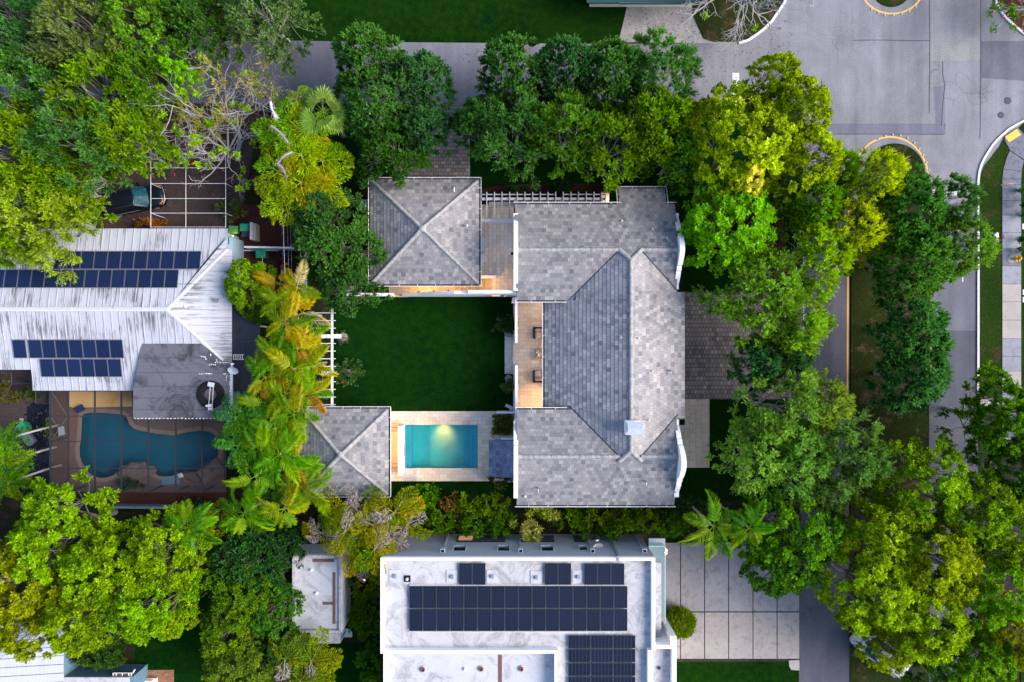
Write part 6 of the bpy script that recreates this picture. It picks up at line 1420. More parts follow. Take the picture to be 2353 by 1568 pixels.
# small white building
ZS2 = 3.4; t = thing('outbuilding', 'small white flat-roofed outbuilding with stained roof beside the palms', 'outbuilding', (X(728, 2), Y(1366, 2), 0))
mb = MB(); band(mb, 677, 779, 1283, 1450, 0, ZS2 - .25); rf2 = mb.build('roof_deck', M['roofcoat2'], t)
mb = MB(); band(mb, 671.5, 784.2, 1277, 1283, 0, ZS2); band(mb, 671.5, 677.3, 1283.2, 1449, 0, ZS2); band(mb, 778.5, 784.2, 1283.2, 1449, 0, ZS2); band(mb, 671.5, 784.2, 1449.2, 1455, 0, ZS2); mb.build('parapet', M['stain_coping'], t)
mb = MB(); xx = X(784.2, ZS2); mb.box(xx, xx + .03, Y(1455, ZS2) + .02, Y(1277, ZS2) - .02, 0, ZS2 - .1); yy = Y(1277, ZS2); mb.box(X(671.5, ZS2) + .02, X(784.2, ZS2) - .02, yy, yy + .03, 0, ZS2 - .1); mb.build('wall', M['white'], t)
zt_ = ZS2 - .25; mb = MB()
for a, b, c, d in ((764, 771, 1315, 1434), (741, 765, 1383, 1390), (718, 768, 1284, 1292)): p, q = P(a, d, zt_), P(b, c, zt_); mb.box(p[0], q[0], p[1], q[1], zt_, zt_ + .012)
mb.build('rust_strip', M['rust'], rf2)
for px, py in ((727.5, 1363), (715.5, 1310), (680, 1356)): x, y, _ = P(px, py, zt_); mb = MB(); mb.lathe((x, y, zt_), [(.14, 0), (.10, .08), (.10, .2), (.02, .22)], 12); mb.build('vent_cap', M['white'], rf2)
for py in (1297, 1430): x, y, _ = P(671.5, py, 2.6); mb = MB(); mb.box(x - .22, x - .02, y - .2, y + .2, 2.2, 2.7); v_ = mb.build('rain_hopper', M['white'], t); mb = MB(); mb.box(x - .18, x - .06, y - .15, y + .15, 2.701, 2.71); mb.build('hopper_mouth', M['black_rubber'], v_)
t = thing('canopy', 'small stained concrete canopy on the south side of the outbuilding', 'canopy', (X(756), Y(1467), 0)); mb = MB(); z = 2.7; mb.box(X(730.8, z), X(782, z), Y(1479, z), Y(1455.4, z), z - .18, z); mb.build('roof', M['stain_coping'], t); mb = MB(); z = 1.2; mb.box(X(705, z), X(803, z), Y(1476, z), Y(1456, z), .0, .14); mb.build('step', M['lilac'], t)
for px in (733, 780): mb = MB(); x, y, _ = P(px, 1476, 2.5); mb.box(x - .06, x + .06, y - .06, y + .06, .14, 2.52); mb.build('post', M['white'], t)
# bottom-left house
B_ = thing('house', 'pale house with clean ribbed metal roof in the bottom left corner', 'house', (X(40), Y(1530), 0)); zr2, ze2 = 4.2, 3.0
mb, sm = MB(), MB(); xE = X(146.5, ze2); xR = X(-60, zr2); yR = Y(1560, zr2); f1 = lambda x, y: ze2 + (xE - x) * .16
y_top = Y(1430, ze2)
hipp = zq(0, 1515, f1); metal(mb, sm, [(xE, Y(1548, ze2)), (xE, y_top), (X(100, 3.2), y_top), zq(2, 1513, f1), (X(-40, 3.5), Y(1565, 3.5)), (X(-40, 3.5), Y(1700, 3.3)), (xE, Y(1700, ze2))], f1, 'y', .68)
h1 = zq(2, 1513, f1); zH = f1(*h1)
f2 = lambda x, y: zH + (Y(1513, 3.4) - y) * .12 + .01
metal(mb, sm, [(X(100, 3.2), y_top), (X(-120, 3.2), y_top), (X(-120, 3.4), Y(1560, 3.4)), (X(-40, 3.5), Y(1560, 3.5)), h1], lambda x, y: f1(max(x, -99), y) if False else ze2 + .9 - max(0, (y - Y(1520, 3.5))) * .13, 'x', .68)
rf3 = mb.build('roof', M['metalroof2'], B_); sm.build('roof_seam', M['steel'], rf3)
mb = MB(); mb.box(X(-100), xE - .25, Y(1700), Y(1440, 2.5), 0, 2.9); mb.box(X(108, 2.2), X(310, 2.2), Y(1700), Y(1552, 2.2), 0, 2.45); mb.build('wall', M['blue_wall2'], B_)
z = 2.6; mb = MB(); mb.box(X(108, z), X(296, z), Y(1700, z), Y(1557, z), z - .14, z); mb.build('porch_roof', M['roofcoat2'], B_)
mb, fr = MB(), MB(); mb.box(X(256, z), X(298, z), Y(1557, z), Y(1550, z), 2.2, 2.3)
for px in (256, 263, 277, 292, 298): x = X(px, z); fr.box(x - .025, x + .025, Y(1557, z), Y(1550, z), 2.301, 2.36)
fr.box(X(256, z), X(298, z), Y(1550.4, z), Y(1549.4, z), 2.301, 2.36); sk = fr.build('skylight', M['white'], B_); mb.build('pane', M['rust'], sk)
mb = MB(); x = X(311); mb.tube([P(310, 1538, 1.8), P(306, 1546, 1.9), P(300, 1552, 2.2)], .06, 6); mb.build('downpipe', M['fence_w'], B_)
mb = MB(); mb.box(X(312), X(358, .4), Y(1700), Y(1560, .4), 0, .35); mb.box(X(312), X(352, .4), Y(1700), Y(1565, .6), .35, .55); tag(mb.build('stone_steps', M['trav_pale'], base=(X(335), Y(1575), 0)), 'pale concrete steps beside the red brick patio', 'steps')
# ------------------------------------------------------------------ house beyond the north lawn: a strip of dark roof
t = thing('house', 'dark green metal roof edge of a house at the top of the frame', 'house', (X(1480), Y(-80), 0)); mb = MB(); z = 3.0; mb.add([(X(1348, z), Y(6, z), z), (X(1612, z), Y(7, z), z), (X(1612, z), Y(-200, z), z + 1.8), (X(1348, z), Y(-200, z), z + 1.8)], [(0, 1, 2, 3)]); mb.box(X(1350, z), X(1424, z), Y(7.5, z), Y(6.2, z), z - .15, z + .03); mb.box(X(1424.5, z), X(1612, z), Y(9, z), Y(7.2, z), z - .15, z + .03); mb.build('roof', M['roof_green'], t); mb = MB(); mb.box(X(1360, 2), X(1600, 2), Y(-180, 2), Y(-8, 2), 0, 2.8); mb.build('wall', M['white'], t)
# ------------------------------------------------------------------ cars
def car(px, py, ang, L_, Wd, ht, paint, label, roof_dark, cat='car'):
    x, y, _ = P(px, py, 1.2); t = thing('parked_car', label, cat, (x, y, 0)); t.rotation_euler.z = ang; OFF[t.name] = Vector((0, 0, 0))
    hl, hw = L_ / 2, Wd / 2
    def ringx(xx, w, z0, z1, rr=.12): return [(xx, -w, z0), (xx, -w - .0, lerp(z0, z1, .55)), (xx, -w + rr * .5, z1 - .02), (xx, -w + rr * 1.8, z1 + .02), (xx, 0, z1 + .045), (xx, w - rr * 1.8, z1 + .02), (xx, w - rr * .5, z1 - .02), (xx, w, lerp(z0, z1, .55)), (xx, w, z0)]
    secs = [(-hl, hw * .80, .42, .80), (-hl + .10, hw * .93, .34, .98), (-hl + .5, hw, .30, 1.03), (-.8, hw, .28, 1.04), (.55, hw, .28, 1.04), (1.0, hw * .99, .28, 1.03), (hl - .7, hw * .97, .30, .97), (hl - .25, hw * .90, .34, .90), (hl - .06, hw * .74, .38, .78), (hl, hw * .55, .42, .66)]
    mb = MB(); vs = []; 
    for s_ in secs: vs += ringx(*s_)
    n = 9; fs = []
    for i in range(len(secs) - 1): fs += [(i*n + k, (i+1)*n + k, (i+1)*n + k + 1, i*n + k + 1) for k in range(n - 1)] + [(i*n + n - 1, (i+1)*n + n - 1, (i+1)*n, i*n)]
    fs += [tuple(range(n)), tuple(range(len(vs) - 1, len(vs) - n - 1, -1))]; mb.add(vs, fs, None, 0, True); body = mb.build('body', M[paint], t)
    # cabin: glasshouse then roof skin
    b = [(-hl + .22, hw * .86), (-hl + .18, hw * .9)]; z0, z1 = 1.03, ht
    bot = [(-hl + .16, -hw * .88), (1.05, -hw * .90), (1.28, -hw * .62), (1.36, 0), (1.28, hw * .62), (1.05, hw * .90), (-hl + .16, hw * .88), (-hl + .10, 0)]; top = [(-hl + .38, -hw * .74), (.32, -hw * .74), (.44, -hw * .50), (.48, 0), (.44, hw * .50), (.32, hw * .74), (-hl + .38, hw * .74), (-hl + .33, 0)]
    mb = MB(); vs = [(a, c, z0) for a, c in bot] + [(a, c, z1 - .05) for a, c in top]; mb.add(vs, [(i, (i+1) % 8, 8 + (i+1) % 8, 8 + i) for i in range(8) if i not in (1, 2, 3, 4)]); mb.build('side_window', M['dark_glass'], t)
    mb = MB(); mb.add(vs[1:6] + vs[9:14], [(i, i + 1, i + 6, i + 5) for i in range(4)]); mb.build('windscreen', M['windshield'], t)
    mb = MB(); v2 = [(a * 1.0, c * 1.03, z1 - .06) for a, c in top] + [(a * .985, c * .96, z1) for a, c in top] + [(a * .9, c * .6, z1 + .03) for a, c in top]; mb.add(v2, [(i, (i+1) % 8, 8 + (i+1) % 8, 8 + i) for i in range(8)] + [(8 + i, 8 + (i+1) % 8, 16 + (i+1) % 8, 16 + i) for i in range(8)] + [tuple(range(16, 24))], None, 0, True); rf_ = mb.build('roof', M[paint], t)
    mb = MB()
    for s_ in (-1, 1): mb.tube([(-hl + .5, s_ * hw * .66, z1 + .03), (.2, s_ * hw * .66, z1 + .03)], .025, 5)
    mb.build('roof_rail', M['black_rubber' if roof_dark else 'chrome'], rf_)
    for s_ in (-1, 1):
        mb = MB(); mb.obox((.72, s_ * (hw + .10)), .16, .22, 1.02, 1.18, 0); mb.build('wing_mirror', M[paint], t)
        mb = MB(); mb.tube([(-hl + .3, s_ * (hw + .006), .86), (.5, s_ * (hw + .006), .86)], .014, 4); mb.build('trim_strip', M['chrome'], t)
        mb = MB(); mb.add([(hl - .30, s_ * hw * .90, .80), (hl - .10, s_ * hw * .70, .80), (hl - .16, s_ * hw * .62, .92), (hl - .46, s_ * hw * .84, .955)], [(0, 1, 2, 3), (3, 2, 1, 0)]); mb.build('headlight', M['lamp_orange' if roof_dark else 'glass_green'], t)
        for xx in (-hl + .95, hl - .95):
            mb = MB(); mb.tube([(xx, s_ * (hw - .22), .34), (xx, s_ * (hw + .02), .34)], .34, 20); w_ = mb.build('wheel', M['black_rubber'], t); mb = MB(); mb.tube([(xx, s_ * (hw + .02), .34), (xx, s_ * (hw + .035), .34)], [.22, .19], 14); mb.build('rim', M['chrome'], w_)
    mb = MB(); mb.tube([(hl - .24, -hw * .86, .75), (hl - .04, -hw * .6, .76), (hl + .03, 0, .77), (hl - .04, hw * .6, .76), (hl - .24, hw * .86, .75)], .03, 6); mb.build('bumper_trim', M['chrome'], t)
    mb = MB(); mb.box(.5, 1.1, -.02, .02, 1.3, 1.30 + .01); return t
car(301, 457, R(12), 5.0, 1.92, 1.78, 'car_black', 'black estate car with teal windscreen parked beside the white pipe frame', True)
car(2028, 1503, R(180 - 37.5), 4.9, 1.86, 1.72, 'car_silver', 'silver car parked on the median under yellow green trees', False)
# ------------------------------------------------------------------ street furniture on the right
x, y, _ = P(2270, 438); t = thing('stop_sign', 'red octagonal STOP sign on a leaning post by the sidewalk', 'sign', (x, y, 0)); zc = 2.35; tx, ty, _ = P(2314.5, 425, zc); tx -= .0
mb = MB(); mb.tube([(x, y, 0), (tx - .38, ty + .04, 2.1)], .035, 6); mb.tube([(tx - .38, ty + .04, 2.1), (tx, ty + .04, 2.35)], .03, 6); mb.build('post', M['sign_back'], t)
def octa(r_): return [(r_ * math.cos(R(22.5 + 45 * k)), r_ * math.sin(R(22.5 + 45 * k))) for k in range(8)]
def plate(pts, y0, y1):
    m_ = MB(); n = len(pts); vs = [(tx + a, y0, zc + b) for a, b in pts] + [(tx + a, y1, zc + b) for a, b in pts]; m_.add(vs, [tuple(range(n)), tuple(range(2*n - 1, n - 1, -1))] + [(i, n + i, n + (i+1) % n, (i+1) % n) for i in range(n)]); return m_
plate(octa(.43), ty, ty + .012).build('border', M['sign_white'], t); pl = plate(octa(.39), ty - .006, ty - .0005).build('face', M['sign_red'], t)
def text_mesh(txt, size, mat, loc, rot, parent, name='lettering'):
    cu = bpy.data.curves.new(name, 'FONT'); cu.body = txt; cu.size = size; cu.align_x = 'CENTER'; cu.align_y = 'CENTER'; cu.extrude = .004
    tmp = bpy.data.objects.new('tmp', cu); COL.objects.link(tmp); dg = bpy.context.evaluated_depsgraph_get(); me = bpy.data.meshes.new_from_object(tmp.evaluated_get(dg)); bpy.data.objects.remove(tmp)
    me.name = name; me.materials.clear(); me.materials.append(M[mat]); o = bpy.data.objects.new(name, me); COL.objects.link(o); o.parent = parent; o.rotation_euler = rot; o.location = Vector(loc) - OFF.get(parent.name, Vector((0, 0, 0))); return o
text_mesh('STOP', .33, 'sign_white', (tx, ty - .013, zc), (R(90), 0, 0), t)
x, y, _ = P(2029, 935.5); tx2, ty2, z2 = P(2064, 941.5, 2.2); t = thing('road_sign', 'pale blue tilted plate sign on a dark post in the median', 'sign', (x, y, 0)); mb = MB(); mb.tube([(x, y, 0), (tx2 - .35, ty2 + .08, 2.15)], .03, 6); mb.build('post', M['sign_back'], t)
mb = MB(); c = Vector((tx2, ty2, 2.2)); u = Vector((.20, .30 * .6, -.12)); v = Vector((.30, .12, .05)); q = [c - v - u * .3 + Vector((0, -.1, .1)), c - u * .0 + v * -.1 + Vector((.05, -.14, .0)), c + v + Vector((0, .05, 0)), c + v * .2 + Vector((-.08, .12, .1))]; n_ = Vector((0, 0, -.02)); mb.add([*q, *[p + n_ for p in q]], [(0, 1, 2, 3), (7, 6, 5, 4), (0, 4, 5, 1), (1, 5, 6, 2), (2, 6, 7, 3), (3, 7, 4, 0)]); mb.build('plate', M['sign_blue'], t)
x, y, _ = P(2342, 594, .5); t = thing('fire_hydrant', 'yellow fire hydrant on the stained slab of the sidewalk', 'hydrant', (x, y, .09)); mb = MB(); mb.lathe((x, y, .09), [(.20, 0), (.20, .05), (.13, .07), (.13, .46), (.17, .48), (.17, .53), (.11, .62), (.04, .68), (.04, .73)], 16); mb.build('barrel', M['yellow_paint'], t)
for d, r_ in (((-1, 0), .085), ((0, 1), .06), ((0, -1), .06)): mb = MB(); mb.tube([(x, y, .45), (x + d[0] * .25, y + d[1] * .25, .45)], [r_, r_], 10); mb.build('outlet_cap', M['yellow_paint'], t)
mb = MB(); mb.lathe((x - .38, y - .02, .088), [(.30, 0), (.26, .02)], 14); mb.build('concrete_pad', M['walk_warm'], t)
x, y, _ = P(2303, 545.5, .9); t = thing('bollard_post', 'dark red capped utility post between two white stones', 'post', (x, y, 0)); mb = MB(); mb.lathe((x, y, 0), [(.04, 0), (.04, .85), (.17, .86), (.17, .92), (.05, .97)], 14); mb.build('post', M['bollard'], t)
for px, py, r_, s in ((2292.5, 540, .26, 'larger'), (2293, 551, .18, 'smaller')): rock(px, py, r_ * 2, r_ * 2, .2, 'white stone at the sidewalk edge, the %s of two' % s, 'stone_w', .3, base=.05, seed=int(px))
for px, py, lab, r_ in ((2315.7, 231.8, 'dark round manhole cover in the road, the northern larger one', .30), (2300, 264.7, 'dark round manhole cover in the road, the southern one', .27)):
    x, y, _ = P(px, py); t = thing('manhole_cover', lab, 'manhole cover', (x, y, .004), 'manhole covers'); mb = MB(); mb.lathe((x, y, .004), [(r_, 0), (r_, .014), (r_ * .9, .014)], 20); mb.build('ring', M['asphalt2'], t); mb = MB(); mb.lathe((x, y, .018), [(r_ * .88, 0), (r_ * .86, .006)], 20); mb.build('lid', M['dark_metal'], t)
studs = [(2018, 319.5), (2034, 312.6), (2051, 310.6), (2068.5, 311.6), (2085, 317), (2100.5, 329), (2112, 342), (2121, 357), (2128.5, 373.5), (2134.5, 391)]
for grp, pts, lb in (('road studs round the lower median', studs, 'orange road stud along the yellow line round the lower median nose'), ('road studs round the upper median', [(2002, 22.5), (2017.5, 30), (2033, 36), (2052.5, 35.5), (2071, 32), (2089, 26.5), (2104, 15.5)], 'orange road stud along the yellow line at the top of the crossing')):
    p0 = None
    for px, py in pts:
        x, y, _ = P(px, py)
        if p0 is None: mb = MB(); mb.lathe((x, y, .006), [(.10, 0), (.085, .04), (.03, .055)], 10); p0 = mb.build('road_stud', M['terracotta'], base=(x, y, .006)); tag(p0, lb, 'road stud', grp)
        else: o = p0.copy(); COL.objects.link(o); o.location = (x, y, .006)
for i, (px, py, lb) in enumerate(((2351, 521, 'white stepping stone at the right edge beside the sidewalk bend'), (2352, 672, 'upper white stepping stone by the warm sidewalk slabs'), (2352, 689, 'lower white stepping stone by the warm sidewalk slabs'))):
    x, y, _ = P(px, py); tag((lambda m_: (m_.box(x - .12, x + .5, y - .22, y + .22, .04, .10), m_.build('stepping_stone', M['stone_w'], base=(x, y, .04)))[1])(MB()), lb, 'paving stone', 'stepping stones')
# overhead wires
for i, (px, lb) in enumerate(((603, 'short white overhead wire above the red mulch yard, westernmost'), (640.5, 'dark overhead cable beside the thick white one'), (644.5, 'thick white overhead cable running over the palm strip'), (654, 'thin overhead wire just east of the thick white cable'), (661, 'thin overhead wire between white cable and leafy tree'))):
    mb = MB(); z = 5.6 - i * .2; ya, yb_ = (Y(590, z), Y(715, z)) if i == 0 else (Y(330, z), Y(1150, z)); x = X(px, z)
    zz = z if i else 3.5
    mb.tube([(X(px, zz) + (.02 * k), lerp(Y(590, zz), Y(715, zz), k / 8) if i == 0 else lerp(ya, yb_, k / 24), zz - (.9 * 4 * (k / 24) * (1 - k / 24) - .3 if i else 0)) for k in range(9 if i == 0 else 25)], .017 if i == 2 else .010, 4)
    tag(mb.build('overhead_wire', M[('pipe_w', 'dark_metal', 'pipe_w', 'steel', 'steel')[i]], base=(x, Y(650, z), z)), lb, 'wire')
# ------------------------------------------------------------------ trees
OAK = (.046, .112, .024); OAKB = (.036, .098, .029); OAKY = (.085, .150, .014); OLIVE = (.075, .105, .028); MID = (.055, .118, .016)
YEL = (.155, .175, .010); LIME = (.115, .175, .010); BRI = (.060, .175, .010); DKG = (.032, .082, .014); GOLD = (.16, .16, .012)
G1 = 'oaks filling the top left corner'
for kind, px, py, r, h, c, lb in (
    ('oak', 40, 45, 120, 9.5, OAKB, 'dark bluish oak cut by the top left corner of the frame'),
    ('fine', 195, 90, 120, 10.5, OLIVE, 'olive oak with a pale forked limb near the top left corner'),
    ('broad', 335, 55, 110, 9.5, MID, 'bright leafy tree touching the top edge between olive oak and fine-leaved tree'),
    ('oak', 455, 60, 80, 8.5, DKG, 'small dark tree at the top edge west of the fine-leaved drooping tree'),
    ('oak', 55, 215, 120, 10, OAK, 'green oak at the left edge just below the dark corner oak'),
    ('fine', 250, 215, 115, 10, OAKY, 'yellow-tipped fine oak in the middle of the top left grove'),
    ('oak', 335, 190, 78, 9.5, MID, 'oak at the east side of the top left grove over the street'),
    ('oak', 60, 360, 125, 10, OAKY, 'yellow green oak at the left edge, halfway down the grove'),
    ('fine', 200, 335, 120, 10.5, OAK, 'deep green oak in the grove between the street and the parked black car'),
    ('oak', 295, 330, 80, 9.5, OAKY, 'yellow green oak beside the bare tree, north of the black car'),
    ('fine', 95, 490, 125, 9.5, (0.128, 0.177, 0.022), 'golden green oak overhanging the west end of the metal roof'),
    ('oak', 150, 425, 88, 9, OAKY, 'yellow green oak whose edge shades the parked black car'),
    ('oak', 20, 530, 80, 8.5, OAKY, 'low oak at the left edge above the metal roof corner')):
    tree(kind, px, py, r, h, c, lb, 'oak_tree', group=G1)
tree('fine', 605, 20, 125, 8.5, (0.061, 0.104, 0.032), 'fine-leaved drooping tree at the top edge beside the dark lawn', 'weeping_tree')
tree('broad', 425, 182, 34, 8.5, (0.096, 0.230, 0.015), 'small bright green tree beside the bare tree over the street', 'small_tree')
tree('airy', 560, 170, 105, 7.5, (.17, .16, .035), 'thin yellowish feathery tree in front of the street by the bare tree', 'feathery_tree')
tree('airy', 470, 270, 75, 6.5, (.19, .165, .022), 'thin golden feathery tree behind the bare branches', 'feathery_tree')
tree('round', 568, 655, 60, 5.0, (0.094, 0.163, 0.015), 'compact round-leaved tree by the east end of the metal roof', 'small_tree')
tree('oak', 590, 720, 28, 3.6, DKG, 'little dark tree between the carport roof and golden palms', 'small_tree')
G2 = 'street trees in front of the house'
for kind, px, py, r, h, c, lb in (
    ('oak', 850, 140, 85, 8.2, OAK, 'green oak over the street, westernmost of those in front of the garage'),
    ('fine', 872, 235, 95, 8.8, OAK, 'oak with fine twigs between the fan palm and the paved drive'),
    ('oak', 968, 190, 72, 8.2, OAKB, 'dark oak leaning over the street by the garage drive'),
    ('oak', 975, 300, 62, 7.6, OAKB, 'dark green oak shading the paved garage drive'),
    ('oak', 900, 350, 78, 7.8, DKG, 'dark oak just north of the garage roof corner'),
    ('oak', 1185, 165, 88, 8.4, OAK, 'grey green oak over the street east of the garage drive'),
    ('oak', 1095, 290, 62, 7.5, OAK, 'small oak at the east side of the paved garage drive'),
    ('fine', 1185, 300, 100, 9.0, OAK, 'twiggy oak with a pale limb north of the pergola west end'),
    ('oak', 1300, 165, 80, 8.6, OAKB, 'bluish oak reaching over the street in the middle of the row'),
    ('fine', 1300, 300, 100, 9.2, MID, 'green oak with showing branches north of the middle of the pergola'),
    ('oak', 1405, 175, 88, 8.6, OAK, 'oak with yellowish tips over the street, west of the twiggy easternmost one'),
    ('fine', 1510, 180, 100, 8.8, OAK, 'twiggy oak over the street nearest the white stop line'),
    ('fine', 1400, 335, 92, 9.0, OAKY, 'yellow-tipped oak north of the pergola east end'),
    ('oak', 1500, 290, 92, 9.4, OAKY, 'yellow green oak behind the bright leafy tree row'),
    ('oak', 1552, 362, 74, 8.0, MID, 'green oak just north of the roof projection by the east gable')):
    tree(kind, px, py, r, h, c, lb, 'oak_tree', group=G2)
tree('round', 1705, 330, 130, 10.5, (.155, .205, .010), 'big golden round-leaved tree by the white stop line', 'golden_tree', lobes if False else 'tree')
tree('round', 1830, 255, 78, 10.0, (.155, .205, .010), 'golden leafy crown reaching furthest over the crossing', 'golden_tree')
tree('round', 1775, 190, 62, 10.0, (.155, .205, .010), 'golden leafy top jutting north over the crossing', 'golden_tree')
tree('round', 1845, 375, 92, 9.6, (.155, .205, .010), 'golden green tree beside the west lane below the crossing', 'golden_tree')
tree('broad', 1705, 420, 42, 9.6, (0.384, 0.358, 0.077), 'pale cream blossom-like crown amid golden trees', 'blossoming_tree')
tree('broad', 1672, 530, 110, 8.6, (.082, .195, .014), 'vivid green leafy tree right beside the north east gable', 'green_tree')
tree('broad', 1630, 445, 60, 7.0, (.080, .175, .014), 'smaller vivid green tree touching the east gable tip', 'green_tree')
G3 = 'trees along the lanes east of the house'
for kind, px, py, r, h, c, lb in (
    ('oak', 1860, 470, 78, 8.2, (0.091, 0.177, 0.019), 'green tree over the west lane next to the golden tree'),
    ('fine', 1925, 395, 52, 7.5, (0.120, 0.223, 0.025), 'light feathery tree at the west lane beside the median nose'),
    ('fine', 2005, 420, 75, 8.6, (0.201, 0.245, 0.023), 'lime feathery tree on the median nose'),
    ('fine', 1960, 530, 75, 8.2, (0.223, 0.260, 0.018), 'yellow feathery tree on the west side of the median'),
    ('fine', 1880, 590, 88, 8.6, (0.156, 0.238, 0.023), 'light green tree over the west lane, south of the golden trees'),
    ('oak', 2085, 490, 85, 8.4, (0.048, 0.125, 0.023), 'dark green tree in the middle of the median north end'),
    ('fine', 2185, 470, 62, 7.6, (0.049, 0.110, 0.026), 'dark feathery tree by the white stop bar of the east lane'),
    ('fine', 2200, 570, 75, 8.2, (0.082, 0.156, 0.025), 'olive feathery tree overhanging the kerb of the east lane'),
    ('oak', 2090, 600, 92, 8.6, (0.052, 0.125, 0.021), 'dark green tree in the median beside the olive feathery tree'),
    ('oak', 2090, 760, 86, 8.0, (0.044, 0.116, 0.028), 'deep green median tree standing alone south of the others'),
    ('oak', 2095, 865, 84, 8.0, (0.041, 0.112, 0.028), 'dark green tree in the median just above the blue plate sign'),
    ('fine', 1752, 680, 112, 9.0, (0.096, 0.176, 0.025), 'wide twiggy green tree over the paved drive east of the house'),
    ('fine', 1815, 740, 92, 9.2, (0.120, 0.201, 0.025), 'twiggy light green tree leaning over the west lane'),
    ('oak', 1742, 832, 62, 8.0, (0.034, 0.099, 0.030), 'dark tree shading the paved drive east of the house'),
    ('oak', 1808, 815, 58, 7.6, (0.034, 0.090, 0.027), 'dark tree at the lane edge of the paved drive'),
    ('fine', 1790, 940, 105, 9.0, (0.111, 0.190, 0.034), 'twiggy yellow green tree by the entrance walk'),
    ('fine', 1880, 930, 72, 8.2, (0.127, 0.178, 0.028), 'olive twiggy tree reaching over the west lane south of the drive'),
    ('fine', 1735, 1045, 88, 8.6, (0.127, 0.216, 0.039), 'feathery light green tree south east of the entrance walk'),
    ('fine', 1830, 1050, 88, 8.8, (0.104, 0.194, 0.039), 'feathery tree hiding the west lane north of the slab drive'),
    ('fine', 1945, 1040, 92, 8.4, (0.089, 0.163, 0.036), 'misty green feathery tree over the lower median'),
    ('fine', 1900, 1115, 62, 7.6, (0.089, 0.156, 0.036), 'small feathery tree between lane and dense dark green tree'),
    ('round', 1820, 1225, 118, 8.6, (0.046, 0.113, 0.007), 'dense dark green tree over the north east of the slab drive'),
    ('round', 1790, 1300, 78, 7.6, (0.033, 0.080, 0.011), 'dark leafy tree edge hanging over the pale driveway slabs'),
    ('oak', 2290, 960, 92, 9.0, (0.057, 0.123, 0.013), 'green tree at the right edge over the end of the sidewalk'),
    ('oak', 2345, 1080, 85, 8.6, (0.046, 0.106, 0.015), 'dark green tree at the right edge below the sidewalk end')):
    tree(kind, px, py, r * 1.04, h, c, lb, 'street_tree', group=G3)
G4 = 'yellow green trees filling the bottom right corner'
for kind, px, py, r, h, c, lb in (
    ('broad', 2115, 1115, 105, 9.6, (0.091, 0.156, 0.009), 'yellow green tree topping the bottom right grove under the median trees'),
    ('broad', 2010, 1235, 98, 9.2, (0.116, 0.169, 0.010), 'yellow green tree beside the dense dark tree in the bottom right grove'),
    ('broad', 2230, 1175, 90, 9.4, (0.083, 0.146, 0.006), 'leafy tree over the east lane in the bottom right grove'),
    ('broad', 2140, 1290, 108, 10.0, (0.132, 0.167, 0.006), 'big leafy tree in the centre of the bottom right grove'),
    ('broad', 2320, 1230, 90, 9.8, (0.114, 0.175, 0.009), 'bright yellow tree at the right edge of the bottom right grove'),
    ('broad', 2005, 1355, 108, 9.4, (0.116, 0.186, 0.005), 'bright leafy tree overhanging the lane opposite the slab drive'),
    ('broad', 2270, 1350, 100, 9.8, (0.074, 0.156, 0.006), 'leafy tree left of the right edge in the lower grove'),
    ('broad', 2120, 1425, 100, 9.4, (0.127, 0.194, 0.006), 'golden green tree shading the silver car'),
    ('broad', 2040, 1475, 66, 7.6, (0.115, 0.146, 0.006), 'small yellow tree over the front of the silver car'),
    ('broad', 2330, 1450, 90, 9.4, (0.146, 0.155, 0.009), 'leafy tree at the right edge near the bottom corner'),
    ('broad', 2230, 1500, 85, 8.8, (0.065, 0.133, 0.010), 'leafy tree near the bottom edge east of the silver car'),
    ('fine', 2160, 1540, 85, 6.8, (0.049, 0.097, 0.018), 'fine dark green tree at the bottom edge beside the silver car')):
    tree(kind, px, py, r, h, c, lb, 'leafy_tree', group=G4)
G5 = 'broad yellow green crowns in the bottom left'
for kind, px, py, r, h, c, lb in (
    ('broad', 150, 1225, 120, 9.6, (0.089, 0.162, 0.008), 'yellow green crown just below the pool cage on the left'),
    ('broad', 50, 1330, 115, 9.6, (0.133, 0.157, 0.011), 'yellow green crown at the left edge of the lower garden'),
    ('broad', 255, 1300, 110, 9.8, (0.090, 0.157, 0.008), 'large lime crown in the middle of the bottom left tree mass'),
    ('broad', 385, 1265, 90, 9.0, (0.093, 0.155, 0.008), 'lime crown beneath the lone palm of the lower garden'),
    ('broad', 345, 1380, 98, 9.4, (0.082, 0.166, 0.007), 'lime crown hanging over the dark lower lawn'),
    ('broad', 200, 1410, 92, 9.0, (0.092, 0.145, 0.008), 'lime crown at the corner of the ribbed metal roof'),
    ('broad', 75, 1430, 78, 8.6, (0.104, 0.131, 0.012), 'olive crown spilling over the ribbed metal roof'),
    ('broad', 405, 1420, 40, 8.0, (0.126, 0.184, 0.007), 'lime branch tip dangling over the dark lower lawn')):
    tree(kind, px, py, r, h, c, lb, 'lime_tree', group=G5)
tree('oak', 770, 560, 98, 6.8, (.040, .100, .020), 'green tree pressed against the west side of the garage', 'garden_tree', flat=.8)
tree('oak', 735, 480, 72, 6.4, (.042, .100, .026), 'green tree north west of the garage by the golden plumes', 'garden_tree')
tree('oak', 800, 660, 66, 6.2, (.038, .095, .022), 'green tree hanging over the white wall at the lawn corner', 'garden_tree')
G6 = 'dark shrubby trees in the lower middle garden'
